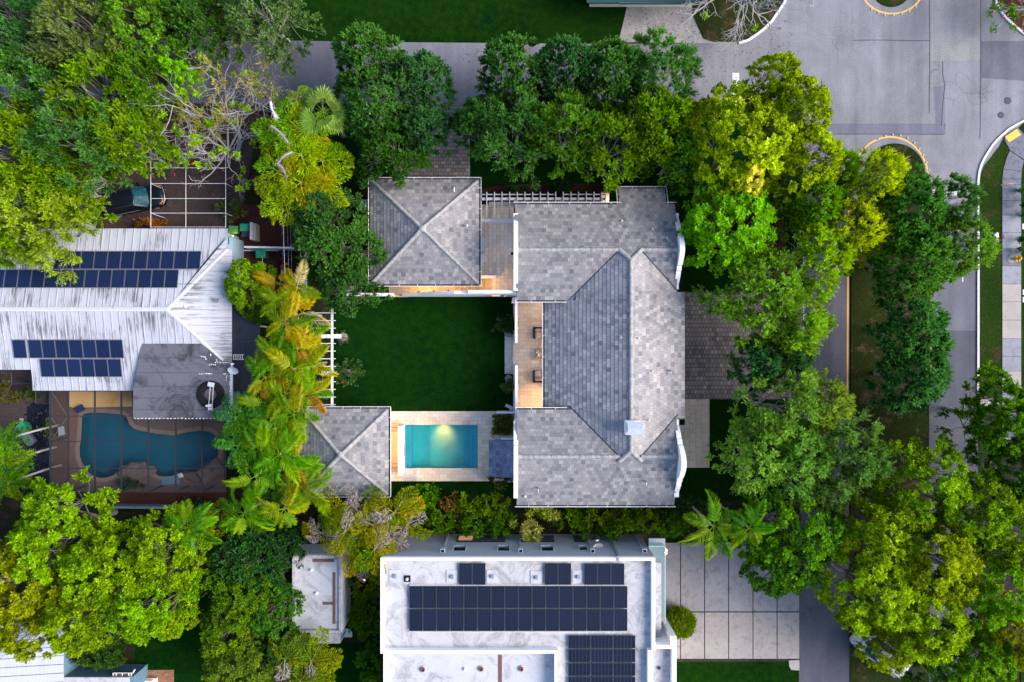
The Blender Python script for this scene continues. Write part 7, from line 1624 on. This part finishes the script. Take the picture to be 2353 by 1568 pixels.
for px, py, r, h, c, lb, k in ((575, 1290, 88, 6.0, (.020, .062, .014), 'dark green tree below the lone palms in the lower middle', 'oak'), (560, 1370, 80, 6.2, (.050, .095, .010), 'dark tree with yellow tips west of the white outbuilding', 'broad'), (620, 1400, 70, 5.6, (.028, .075, .010), 'dark tree touching the west wall of the white outbuilding', 'broad'), (530, 1450, 75, 5.8, (.055, .100, .010), 'yellow-tipped tree beside the dark lower lawn', 'broad'), (560, 1535, 85, 5.8, (.055, .088, .012), 'olive tree at the bottom edge in the lower middle', 'broad'), (640, 1490, 45, 4.6, (.022, .06, .014), 'small dark tree between bottom plume palms and outbuilding', 'oak'), (500, 1200, 45, 4.5, (.105, .115, .010), 'yellowish shrub tree between the two lone palms', 'broad'), (470, 1300, 60, 5.0, (.060, .110, .010), 'green tree on the rim of the lime crowns', 'broad'), (650, 1265, 55, 5.0, (.018, .055, .014), 'very dark tree north of the white outbuilding', 'oak')):
    tree(k, px, py, r, h, c, lb, 'garden_tree', group=G6)
for px, py, rx, ry, h, c, lb, s in ((835, 1345, 38, 40, 3.0, (.045, .085, .008), 'rounded hedge plant holding a tiny orange lamp between the white buildings', 1), (838, 1425, 38, 52, 3.0, (.040, .080, .008), 'green hedge plant between the outbuilding and the modern house', 2), (850, 1530, 32, 48, 2.4, (.045, .095, .012), 'green shrub at the bottom edge beside the modern house', 3), (232, 1508, 66, 34, 2.6, (.028, .060, .012), 'dark shrub between ribbed roof and lower porch', 4), (185, 1500, 30, 30, 2.2, (.040, .055, .02), 'greyish shrub against the slate blue wall', 5)):
    bush('garden_shrub', px, py, rx, ry, h, c, lb, seed=400 + s)
# lone bare trees
def bare_tree(name, px, py, h, starts, seed, lev, bark, label, leafc=None, nleaf=0, flower=0):
    x, y, _ = P(px, py); t = thing(name, label, 'tree', (x, y, 0)); nm, tips = bare_tree_mesh(seed, [((sx, sy, sz), d, L, r) for (sx, sy, sz), d, L, r in starts], lev, bark)
    me = nm.mesh('trunk', M[bark]); o = bpy.data.objects.new('trunk', me); COL.objects.link(o); o.parent = t
    rng = np.random.default_rng(seed)
    if nleaf:
        idx = rng.integers(0, len(tips), nleaf); C = np.array([tips[i][0] for i in idx]); st = dict(STYLES['broad']); st.update(lr=.38, tw=7, lv=8, L=.20, W=.11, up=.2)
        V, T, _, _ = leaf_cloud(rng, C, np.array([0, 0, 2]), st, 1.0); me = np_mesh('foliage', V, quads_of(len(V)), M['leaf'], T); o = bpy.data.objects.new('foliage', me); COL.objects.link(o); o.parent = t; o.color = (*leafc, 1)
    if flower:
        mb = MB()
        for i in rng.integers(0, len(tips), flower): q = tips[i][0]; mb.lathe((x + q[0], y + q[1], q[2]), [(.04, -.06), (.11, 0), (.05, .06)], 6)
        mb.build('blossom', M['flower_r'], t)
    return t
u3 = lambda a, e: (math.cos(R(a)), math.sin(R(a)), e)
bare_tree('bare_tree', 548, 365, 7, [((0, 0, 0), (.0, .05, 1), 2.6, .24)] + [((0, .1, 2.3), u3(a, e), L, r * .62) for a, e, L, r in ((95, .35, 3.7, .15), (165, .30, 2.3, .15), (135, .4, 2.8, .12), (205, .35, 1.9, .12), (262, .5, 1.9, .11), (65, .40, 2.8, .11), (20, .5, 1.7, .09), (290, .5, 2.0, .09), (105, .5, 3.3, .12), (185, .5, 2.0, .10), (80, .45, 3.2, .11))], 21, 5, 'bark_bare', 'pale leafless spreading tree beside the golden plumes and street', (.10, .17, .012), 85, 5)
bare_tree('bare_tree', 1690, -25, 7, [((0, 0, 0), (0, -.05, 1), 2.4, .26)] + [((0, 0, 2.2), u3(a, e), L, r) for a, e, L, r in ((270, .45, 2.3, .15), (240, .40, 2.5, .14), (300, .40, 2.5, .14), (205, .35, 2.6, .13), (335, .35, 2.6, .13), (255, .7, 2.2, .11), (285, .7, 2.2, .11), (180, .4, 2.2, .11), (0, .4, 2.2, .11), (90, .5, 2, .1))], 33, 4, 'bark_bare', 'bare grey tree with tangled branches at the top of the frame', (.10, .17, .02), 6)
bare_tree('flame_tree', 2375, 15, 6, [((0, 0, 0), (-.1, -.05, 1), 2.2, .2)] + [((-.2, -.1, 2.1), u3(a, e), L, r) for a, e, L, r in ((180, .4, 1.7, .11), (215, .4, 1.9, .11), (250, .4, 1.7, .10), (150, .45, 1.7, .10), (300, .5, 1.6, .09), (90, .5, 1.8, .09))], 45, 3, 'bark_bare', 'thin red-flowered tree in the top right corner', (.065, .13, .014), 110, 60)
# ------------------------------------------------------------------ palms
AR = [(.05, .105, .006), (.085, .12, .006), (.125, .13, .006), (.14, .115, .008), (.15, .085, .018), (.035, .085, .008), (.07, .115, .006), (.045, .10, .006)]
ARG = [(.040, .115, .006), (.060, .135, .006), (.075, .13, .006), (.032, .085, .010)]
ARD = [(.022, .068, .014), (.030, .085, .014), (.040, .095, .012)]
ARY = [(.15, .14, .006), (.17, .125, .012), (.11, .13, .006), (.07, .11, .008), (.24, .20, .09)]
GP = 'golden feather palms along the west pergola'
for px, py, h, cs, n, s, lb in (
    (641, 652, 5.0, ARY, 5, .85, 'small palm poking out beside the red-topped garden figure'),
    (645, 695, 6.4, ARY, 6, .95, 'pale golden palm under the thick white cable, north end of the strip'),
    (681, 662, 6.4, ARY, 7, .95, 'yellow palm under the leafy tree at the north end of the palm strip'),
    (695, 720, 5.8, ARY, 6, .90, 'orange-tipped palm beside the first white pergola rafters'),
    (655, 742, 6.6, AR, 8, 1.0, 'large green gold palm south of the pale golden one'),
    (706, 775, 5.6, AR, 7, .9, 'palm with orange fronds reaching the white pergola near the upper post'),
    (680, 800, 6.0, AR, 7, 1.0, 'green gold palm in the strip level with the twig planter'),
    (632, 815, 6.0, ARG, 7, 1.0, 'greener palm by the white canopy beam on the west side of the strip'),
    (673, 848, 6.4, AR, 8, 1.05, 'palm in the middle of the strip level with the white pergola lower post'),
    (710, 838, 5.6, ARY, 7, .9, 'orange gold palm reaching the white pergola beside the bougainvillea'),
    (608, 868, 5.8, AR, 7, 1.0, 'palm on the west fringe beside the dark flat roof dish'),
    (655, 905, 6.2, AR, 8, 1.0, 'palm in the strip level with the lower pergola end'),
    (702, 905, 6.0, AR, 8, 1.0, 'palm overlapping the last white pergola rafters'),
    (610, 925, 5.6, AR, 6, .9, 'palm beside the teal cabinet'),
    (674, 955, 6.4, AR, 8, 1.05, 'palm at the north west corner of the pool house roof'),
    (631, 985, 6.0, ARG, 8, 1.0, 'green palm between dark feather palms and pool house'),
    (598, 1035, 6.2, ARG, 9, 1.05, 'bright green palm west of the pool house, nearest the pool cage'),
    (641, 1045, 6.6, ARG, 9, 1.05, 'bright green palm close to the pool house west slope'),
    (676, 1060, 6.2, AR, 8, 1.0, 'orange-tipped palm overlapping the pool house west slope'),
    (586, 1095, 5.6, ARG, 6, .95, 'green palm below its bright neighbour near the cage corner'),
    (691, 1120, 6.0, AR, 8, 1.0, 'gold palm at the south west corner of the pool house roof'),
    (721, 1130, 5.6, AR, 6, .95, 'orange gold palm just south of the pool house roof'),
    (651, 1170, 6.2, AR, 8, 1.0, 'star-shaped palm north of the white outbuilding'),
    (626, 1120, 4.6, ARD, 7, 1.0, 'dark shaded palm under the bright green ones')):
    palm('areca', px, py, h, cs, lb, max(5, n - 1), s * .98, group=GP)
palm('areca', 560, 1180, 6.0, ARG, 'lone bright green palm below the pool cage corner', 9, 1.10, 'green_palm', seed=3); palm('areca', 575, 1245, 4.2, ARD, 'dark palm beneath the lone bright green palm', 7, .9, 'green_palm', seed=8)
palm('areca', 432, 1213, 8.0, ARG, 'lone palm rising through the lime crowns', 9, 1.0, 'green_palm', seed=4)
palm('areca', 1640, 1210, 8.2, [(.035, .085, .008), (.065, .105, .008), (.050, .095, .007)], 'palm by the slab drive with long fronds, the western larger one', 9, 1.02, 'green_palm', seed=5, group='palms at the slab drive'); palm('areca', 1722, 1214, 9.0, [(.028, .085, .008), (.06, .10, .008)], 'palm by the slab drive, the eastern smaller one against the dark tree', 8, .88, 'green_palm', seed=6, group='palms at the slab drive')
FX = [(.022, .085, .022), (.030, .10, .018), (.05, .12, .016)]
for px, py, cs, lb in ((540, 960, FX, 'dark foxtail palm over the dark flat roof corner'), (600, 985, [(.075, .155, .020), (.05, .12, .014)], 'pale-tipped foxtail palm between dark flat roof and golden palms'), (545, 1025, FX, 'dark foxtail palm at the pool cage corner'), (615, 950, FX, 'small foxtail palm south of the teal cabinet')):
    palm('fox', px, py, 5.6, cs, lb, 9, 1.05, 'foxtail_palm', group='dark foxtail palms')
LP = [(.055, .125, .012), (.09, .15, .012), (.035, .09, .014)]
for px, py, lb in ((12, 1010, 'feather palm at the left edge beside the dull blue tub'), (5, 1065, 'feather palm at the left edge south of the plastic tub'), (18, 1110, 'lowest feather palm at the left edge by pale trunks')):
    palm('fox', px, py, 5.5, LP, lb, 8, 1.0, 'feather_palm', group='feather palms at the left edge', lean=(-.9, -.5))
FI = [(.165, .185, .006), (.125, .195, .005), (.19, .18, .008), (.085, .19, .005), (.14, .185, .006), (.10, .165, .005)]
G7 = 'golden plume palms by the bare tree'
for px, py, h, s, lb, n in ((690, 222, 6.6, .55, 'creamy golden tuft north of the golden plumes', 7), (672, 285, 7.0, 1.0, 'golden plume palm beside the white dead fronds', 9), (722, 305, 7.0, 1.05, 'golden plume palm just under the fan palm', 9), (632, 330, 6.6, 1.0, 'green plume palm next to the bare branches', 8), (690, 355, 7.2, 1.05, 'brightest lime plume palm in the middle of the cluster', 9), (740, 370, 6.8, 1.0, 'golden plume palm above the garden tree', 9), (640, 395, 6.6, 1.0, 'plume palm below the curled white dead fronds', 8), (690, 420, 7.0, 1.05, 'golden plume palm at the south of the upper cluster', 9), (745, 420, 6.4, .95, 'olive plume palm touching the garden tree', 8), (655, 465, 6.2, .95, 'lowest golden plume palm above the wires', 8)):
    palm('fish', px, py, h, FI if n > 8 else FI[1:] + [(.09, .17, .006)], lb, n - 2, s * .98, 'plume_palm', group=G7, seed=9)
palm('fan', 742, 255, 7.2, [(.085, .13, .030), (.11, .16, .035), (.065, .115, .024)], 'fan palm with round pleated leaves by the street', 13, 1.0, 'fan_palm', seed=2, up=.15)
FI2 = [(.125, .13, .006), (.155, .15, .006), (.095, .125, .006), (.075, .125, .006), (.16, .14, .006)]
G8 = 'golden plume palms south of the pool house'
for px, py, h, lb, n, dd in ((788, 1182, 5.2, 'golden plume palm nearest the pool house eave', 7, 1), (792, 1222, 6.4, 'bright golden plume palm above the white outbuilding', 9, 2), (830, 1165, 4.8, 'greyish plume palm with dead sprays below the pool house corner', 3, 3), (858, 1205, 5.6, 'plume palm mostly of grey dead sprays between golden ones', 3, 4), (905, 1180, 6.0, 'golden plume palm by the lawn south of the pool', 8, 1), (935, 1205, 5.4, 'olive gold plume palm next to the dark round shrub', 6, 2), (860, 1262, 6.6, 'lime plume palm overhanging the white roof corner', 9, 1), (740, 1225, 5.0, 'plume palm with grey sprays at the outbuilding corner', 4, 3), (890, 1240, 5.2, 'plume palm with grey sprays against the modern house wall', 4, 3), (800, 1265, 5.0, 'green plume palm between outbuilding and modern house', 6, 2), (845, 1305, 5.0, 'small plume palm above the tiny orange lamp', 5, 1)):
    palm('fish', px, py, h, FI2, lb, max(3, n - 3), .95, 'plume_palm', group=G8, seed=14, dead=dd)
G9 = 'plume palms at the bottom edge'
for px, py, lb in ((655, 1515, 'olive plume palm at the bottom edge, left one of the pair'), (715, 1520, 'olive plume palm at the bottom edge beside the dark patch of lawn'), (690, 1565, 'plume palm cut by the bottom edge below its pair')):
    palm('fish', px, py, 5.2, [(.085, .115, .012), (.11, .13, .012), (.06, .10, .014)], lb, 9, 1.0, 'plume_palm', group=G9, seed=17, dead=1)
# white withered palm fronds lodged in the plumes
for i, (a, b, lb) in enumerate((((622, 236), (640, 272), 'white broken palm stem lodged at the top of the golden plumes'), ((623, 290), (664, 332), 'long withered white frond lying across the golden plumes'), ((672, 350), (638, 378), 'curled withered white frond in the middle of the golden plumes'), ((642, 380), (657, 408), 'small withered white frond at the bottom of the curled one'))):
    z = 8.0; p, q = Vector(P(*a, z)), Vector(P(*b, z)); d = q - p; s_ = d.cross(Vector((0, 0, 1))).normalized(); rng = np.random.default_rng(i); mb = MB(); n = 10
    pts = [p + d * k / n + s_ * math.sin(k / n * 3.1) * .12 * (-1) ** i + Vector((0, 0, .15 * math.sin(k / n * 3.1))) for k in range(n + 1)]; mb.tube(pts, [.10 - .005 * k for k in range(n + 1)], 6)
    for k in range(46):
        c = pts[int(rng.integers(0, n))] + Vector(rng.normal(0, .04, 3)); e = d.normalized() * rng.uniform(.1, .45) + s_ * rng.uniform(-.22, .22); mb.tube([c, c + e + Vector((0, 0, rng.uniform(-.1, .12)))], [.03, .012], 3)
    tag(mb.build('withered_frond', M['stone_w' if i < 1 else 'dead_frond'], base=p), lb, 'palm frond')
# pale palm trunks lying out at the left edge
for i, (a, b) in enumerate((((0, 1168), (80, 1153)), ((42, 1196), (75, 1178)))):
    pass
# ------------------------------------------------------------------ hedge south of the house
for k, (px, py, rx, ry, h, c, lb, stl) in enumerate((
    (975, 1150, 32, 34, 3.0, (.045, .115, .010), 'bright-tipped round shrub south of the pool terrace', 'shrub'), (1033, 1152, 22, 24, 2.8, (.085, .055, .015), 'reddish bronze shrub south of the pool terrace', 'shrub'), (1010, 1195, 40, 38, 3.2, (.045, .095, .008), 'green shrub against the modern house west of the lit louvre', 'shrub'), (1075, 1165, 38, 30, 3.0, (.070, .115, .008), 'yellow green shrub opposite the pool lamp', 'hedge'), (1130, 1160, 38, 30, 3.2, (.065, .11, .008), 'yellow green shrub by the white south gable corner', 'hedge'), (1090, 1205, 42, 34, 2.8, (.045, .105, .008), 'green shrub over the louvre window', 'shrub'), (1150, 1205, 36, 34, 2.8, (.040, .095, .008), 'green shrub west of the striped yellow rosettes', 'shrub'),
    (1310, 1195, 40, 30, 3.0, (.040, .085, .008), 'dark green shrub east of the striped yellow rosettes', 'shrub'), (1370, 1190, 42, 28, 3.0, (.050, .080, .008), 'olive shrub north of the wall satellite dish', 'shrub'), (1430, 1200, 42, 34, 3.2, (.045, .090, .008), 'green shrub east of the wall satellite dish', 'shrub'), (1485, 1190, 36, 34, 3.2, (.055, .090, .010), 'olive shrub at the glass balcony corner', 'shrub'), (1545, 1205, 40, 32, 2.8, (.035, .085, .008), 'dark shrub under the fronds of the western larger palm', 'shrub'), (1400, 1222, 26, 22, 2.8, (.045, .105, .008), 'shrub hanging over the north wall near the dish', 'shrub'), (1350, 1235, 18, 20, 2.4, (.045, .10, .008), 'small shrub hanging down the wall beside the fourth window', 'shrub'), (1580, 1165, 60, 22, 1.8, (.018, .045, .012), 'low dark shrub at the south east gable foot', 'shrub'))):
    bush('garden_shrub', px, py, rx, ry, h, c, lb, seed=500 + k, style=stl, sp=.45)
def rosette(px, py, r, h, n, c1, label, name='striped_dracaena', grp='striped rosette plants'):
    x, y, _ = P(px, py, h); rng = np.random.default_rng(int(px)); t = thing(name, label, 'plant', (x, y, 0), grp); V = []; T = []
    nm = NM()
    for s in range(n):
        a = rng.uniform(0, 6.28); q = 0 if n == 1 else r * math.sqrt(rng.uniform(0, 1)); c = np.array([q * math.cos(a), q * math.sin(a), h + rng.normal(0, .25)]); nm.add(*np_tube([(c[0] * .3, c[1] * .3, 0), c - np.array([0, 0, .05])], [.03, .02], 5))
        m = 22; aa = np.arange(m) * 2.399; el = np.linspace(.15, 1.1, m); d = np.stack([np.cos(aa) * np.cos(el), np.sin(aa) * np.cos(el), np.sin(el)], 1); V.append(leaf_quads(np.repeat(c[None], m, 0), d, .52, .11, np.tile([[0, 0, 1.]], (m, 1)), rng, .18)); T.append(np.repeat(rng.uniform(.3, .95, m), 4))
    me = nm.mesh('stem', M['bark_dark']); o = bpy.data.objects.new('stem', me); COL.objects.link(o); o.parent = t
    V = np.concatenate(V); me = np_mesh('foliage', V, quads_of(len(V)), M['leaf'], np.concatenate(T)); o = bpy.data.objects.new('foliage', me); COL.objects.link(o); o.parent = t; o.color = (*c1, 1)
rosette(1222, 1219, .75, 2.5, 11, (.155, .165, .045), 'large yellow striped rosette clump against the modern house'); rosette(1238, 1178, .8, 2.2, 9, (.105, .135, .020), 'olive rosette clump under the south eave'); rosette(1180, 1205, .2, 2.4, 1, (.12, .15, .03), 'single small rosette west of the large striped clump'); rosette(1203, 1216, .2, 2.3, 2, (.13, .15, .03), 'twin small rosettes touching the large striped clump'); rosette(1268, 1180, .5, 2.3, 6, (.125, .14, .03), 'pale rosette group under the south eave, east of the olive clump')
# topiary and lesser shrubs
x, y, _ = P(1564, 1437, 1.6); rng = np.random.default_rng(71); pts = [(x + 1.0 * a * math.sqrt(max(0, 1 - c * c)), y + .92 * b * math.sqrt(max(0, 1 - c * c)), 1.0 + .85 * c) for a, b, c in [(math.cos(k * 2.399), math.sin(k * 2.399), 1 - 1.9 * (k + .5) / 150) for k in range(150)]]
leafy('topiary_shrub', 'hedge', 71, pts, (.060, .090, .008), 'neatly clipped round topiary by the driveway slabs', 'topiary', None, .9, base=(x, y, 0), centre=(x, y, 1.0), L=(.11, .07))
bush('flowering_shrub', 1149, 1105, 26, 12, 1.6, (.050, .060, .016), 'loose reddish shrub south of the blue lean-to roof', seed=72)
for k, (px, py, r, lb) in enumerate(((1190, 445, 26, 'dark round shrub behind the pergola near its western post'), (1292, 440, 30, 'dark round shrub behind the pergola near its eastern post'), (1398, 437, 24, 'dark round shrub between the pergola end and roof projection'))): bush('round_shrub', px, py, r, r * .8, 1.4, (.010, .030, .010), lb, seed=580 + k, style='hedge', group='dark round shrubs behind the pergola')
x0, x1, y_ = X(1108), X(1420), Y(450, .6); rng = np.random.default_rng(83); leafy('low_hedge', 'hedge', 83, [(x0 + (x1 - x0) * k / 60, y_ + rng.normal(0, .12), .3 + rng.normal(0, .06)) for k in range(61)], (.012, .032, .010), 'low dark hedge running behind the timber pergola', 'hedge', None, .9, base=((x0 + x1) / 2, y_, 0), centre=((x0 + x1) / 2, y_, -8))
for k, (px, py, rx, ry, h, c, lb) in enumerate(((2351, 470, 12, 42, 1.0, (.018, .05, .014), 'dark hedge plant at the right edge beside the stained sidewalk'), (2350, 570, 9, 24, .9, (.02, .055, .012), 'dark hedge plant at the right edge north of the hydrant'), (530, 480, 34, 22, 1.6, (.045, .06, .015), 'dry olive shrub between pipe frame and bins'), (610, 1150, 40, 16, 1.8, (.014, .045, .016), 'dark shrub behind the slate blue fence'), (470, 1160, 50, 14, 1.5, (.014, .05, .022), 'dark teal shrub along the red mulch strip'), (20, 900, 26, 26, 1.4, (.07, .06, .012), 'ochre shrub at the left edge below the metal roof'), (66, 908, 30, 22, 1.4, (.035, .05, .012), 'grassy shrub behind the leaf heap'), (30, 1120, 40, 26, 1.4, (.02, .055, .026), 'bluish shrub beneath the left edge palms'), (115, 990, 6, 26, 1.6, (.045, .06, .012), 'narrow grassy shrub beside the pool cage post'), (640, 780, 40, 60, 2.2, (.028, .06, .010), 'dark undergrowth shrub under the golden palms, northern part'), (655, 900, 60, 60, 2.2, (.030, .065, .010), 'dark undergrowth shrub under the golden palms, middle part'), (630, 1060, 60, 70, 2.4, (.016, .048, .012), 'dark undergrowth shrub under the green palms'), (690, 350, 80, 115, 3.6, (.055, .085, .008), 'golden undergrowth filling the upper plume palms'), (840, 1215, 100, 45, 1.8, (.018, .03, .008), 'olive undergrowth filling the lower plume palms'))): bush('garden_shrub', px, py, rx, ry, h, c, lb, seed=600 + k, sp=.55)
x, y, _ = P(836, 1333, 3.2); t = thing('garden_lamp', 'tiny glowing orange lamp amid the hedge between the white buildings', 'lamp', (x, y, 0)); mb = MB(); mb.tube([(x, y, 0), (x, y, 3.15)], .02, 6); mb.build('post', M['dark_metal'], t); mb = MB(); mb.lathe((x, y, 3.15), [(.05, 0), (.10, .08), (.06, .18), (.01, .2)], 10); mb.build('globe', M['lamp_o'], t)
# fallen leaves
mb = MB(); rng = np.random.default_rng(99)
for _ in range(420):
    k = rng.integers(0, 4)
    px, py = ((rng.uniform(1060, 1320), rng.normal(125, 14)), (rng.uniform(1560, 1830), rng.normal(120, 32)), (rng.uniform(880, 1340), rng.uniform(105, 230)), (rng.uniform(1440, 1600), rng.uniform(15, 95)))[k]
    x, y, _ = P(px, py); a = rng.uniform(0, 6.28); l = rng.uniform(.05, .13); mb.add([(x, y, .03), (x + l * math.cos(a) - .03 * math.sin(a), y + l * math.sin(a) + .03 * math.cos(a), .035), (x + 1.6 * l * math.cos(a), y + 1.6 * l * math.sin(a), .03), (x + l * math.cos(a) + .03 * math.sin(a), y + l * math.sin(a) - .03 * math.cos(a), .04)], [(0, 1, 2, 3)])
tag(mb.build('fallen_leaves', M['rust']), 'brown fallen leaves scattered over the pale street', 'leaves', None, 'stuff')
# ------------------------------------------------------------------ light, sky, camera
w = bpy.data.worlds.new('World'); SC.world = w; w.use_nodes = True; nt = w.node_tree
sky = nt.nodes.new('ShaderNodeTexSky'); sky.sky_type = 'NISHITA'; sky.sun_disc = False
EL, AZ = 38.0, 94.0                      # degrees; azimuth clockwise from +Y (north)
sky.sun_elevation = R(EL); sky.sun_rotation = R(AZ); sky.air_density = 1.0; sky.dust_density = 1.0; sky.ozone_density = 1.0
bg = nt.nodes['Background']; nt.links.new(sky.outputs[0], bg.inputs[0]); bg.inputs[1].default_value = .135
sl = bpy.data.lights.new('sun', 'SUN'); sl.energy = 2.9; sl.angle = R(38); sl.color = (1, .90, .79)
so = bpy.data.objects.new('sun', sl); COL.objects.link(so)
d = Vector((math.sin(R(AZ)) * math.cos(R(EL)), math.cos(R(AZ)) * math.cos(R(EL)), math.sin(R(EL))))
so.rotation_euler = d.to_track_quat('Z', 'Y').to_euler(); so.location = (20, -5, 40)
def lamp(name, typ, loc, e, col, r=.1, rot=None, spot=None, blend=.6):
    l = bpy.data.lights.new(name, typ); l.energy = e; l.color = col
    if typ == 'SPOT': l.spot_size = R(spot); l.spot_blend = blend
    if typ != 'AREA': l.shadow_soft_size = r
    o = bpy.data.objects.new(name, l); COL.objects.link(o); o.location = loc
    if rot is not None: o.rotation_euler = Vector(rot).to_track_quat('-Z', 'Y').to_euler()
    return o
WARM = (1, .60, .25)
# step lamps
for px, zl in ((963.2, 1.7), (996.4, 2.5), (1030.2, 3.3)): lamp('step_lamp', 'SPOT', (X(px, zl), Y(682.4) + .30, zl - .04), 75, WARM, .05, (0, .25, -1), 120)
lamp('eave_lamp', 'POINT', (X(1120, 2), Y(655, 2), 3.0), 20, WARM, .1)
# pool house eave
for py in (1000, 1028, 1056): lamp('eave_lamp', 'SPOT', (X(893, 3.0), Y(py, 3.0), 3.0), 80, WARM, .06, (.35, 0, -1), 110)
lamp('loggia_lamp', 'SPOT', (X(1249, 3.6), Y(930, 3.6), 3.4), 110, WARM, .06, (-.25, 0, -1), 70)
for py in (720, 815, 905): lamp('loggia_lamp', 'POINT', (X(1285, 3.4), Y(py, 3.4), 3.4), 50, (1, .76, .56), .12)
lamp('pool_lamp', 'SPOT', (X(1017), Y(977.2) - .10, -.5), 190, (1, .22, .03), .09, (0, -.8, -1.0), 95, 1.0)
lamp('terrace_lamp', 'POINT', (X(1398, 1), Y(470, 1), 1.9), 12, WARM, .08)
lamp('garden_lamp', 'POINT', (*P(836, 1333, 3.6),), 6, (1, .35, .08), .06)
for py in (1264.6, 1271.5): lamp('wall_lamp', 'POINT', (X(1531, 3.2), Y(py, 3.2), 3.3), 5, WARM, .06)
lamp('bin_lamp', 'POINT', (*P(535, 541, 1.4),), 22, (1, .55, .1), .06)
cam = bpy.data.cameras.new('camera'); cam.lens = 28.0; cam.sensor_width = 36.0; cam.clip_end = 2000
cam.lens = 36.0 * F / 2353.0
co = bpy.data.objects.new('camera', cam); COL.objects.link(co); co.location = (0, 0, H); co.rotation_euler = (0, 0, 0); SC.camera = co
SC.view_settings.view_transform = 'Standard'; SC.view_settings.look = 'None'; SC.view_settings.gamma = 1; SC.view_settings.exposure = 1.25
SC.render.engine = 'CYCLES'; c = SC.cycles
c.max_bounces = 8; c.diffuse_bounces = 4; c.glossy_bounces = 3; c.transmission_bounces = 4; c.transparent_max_bounces = 10; c.sample_clamp_indirect = 6; c.caustics_reflective = False; c.caustics_refractive = False
c.use_denoising = True
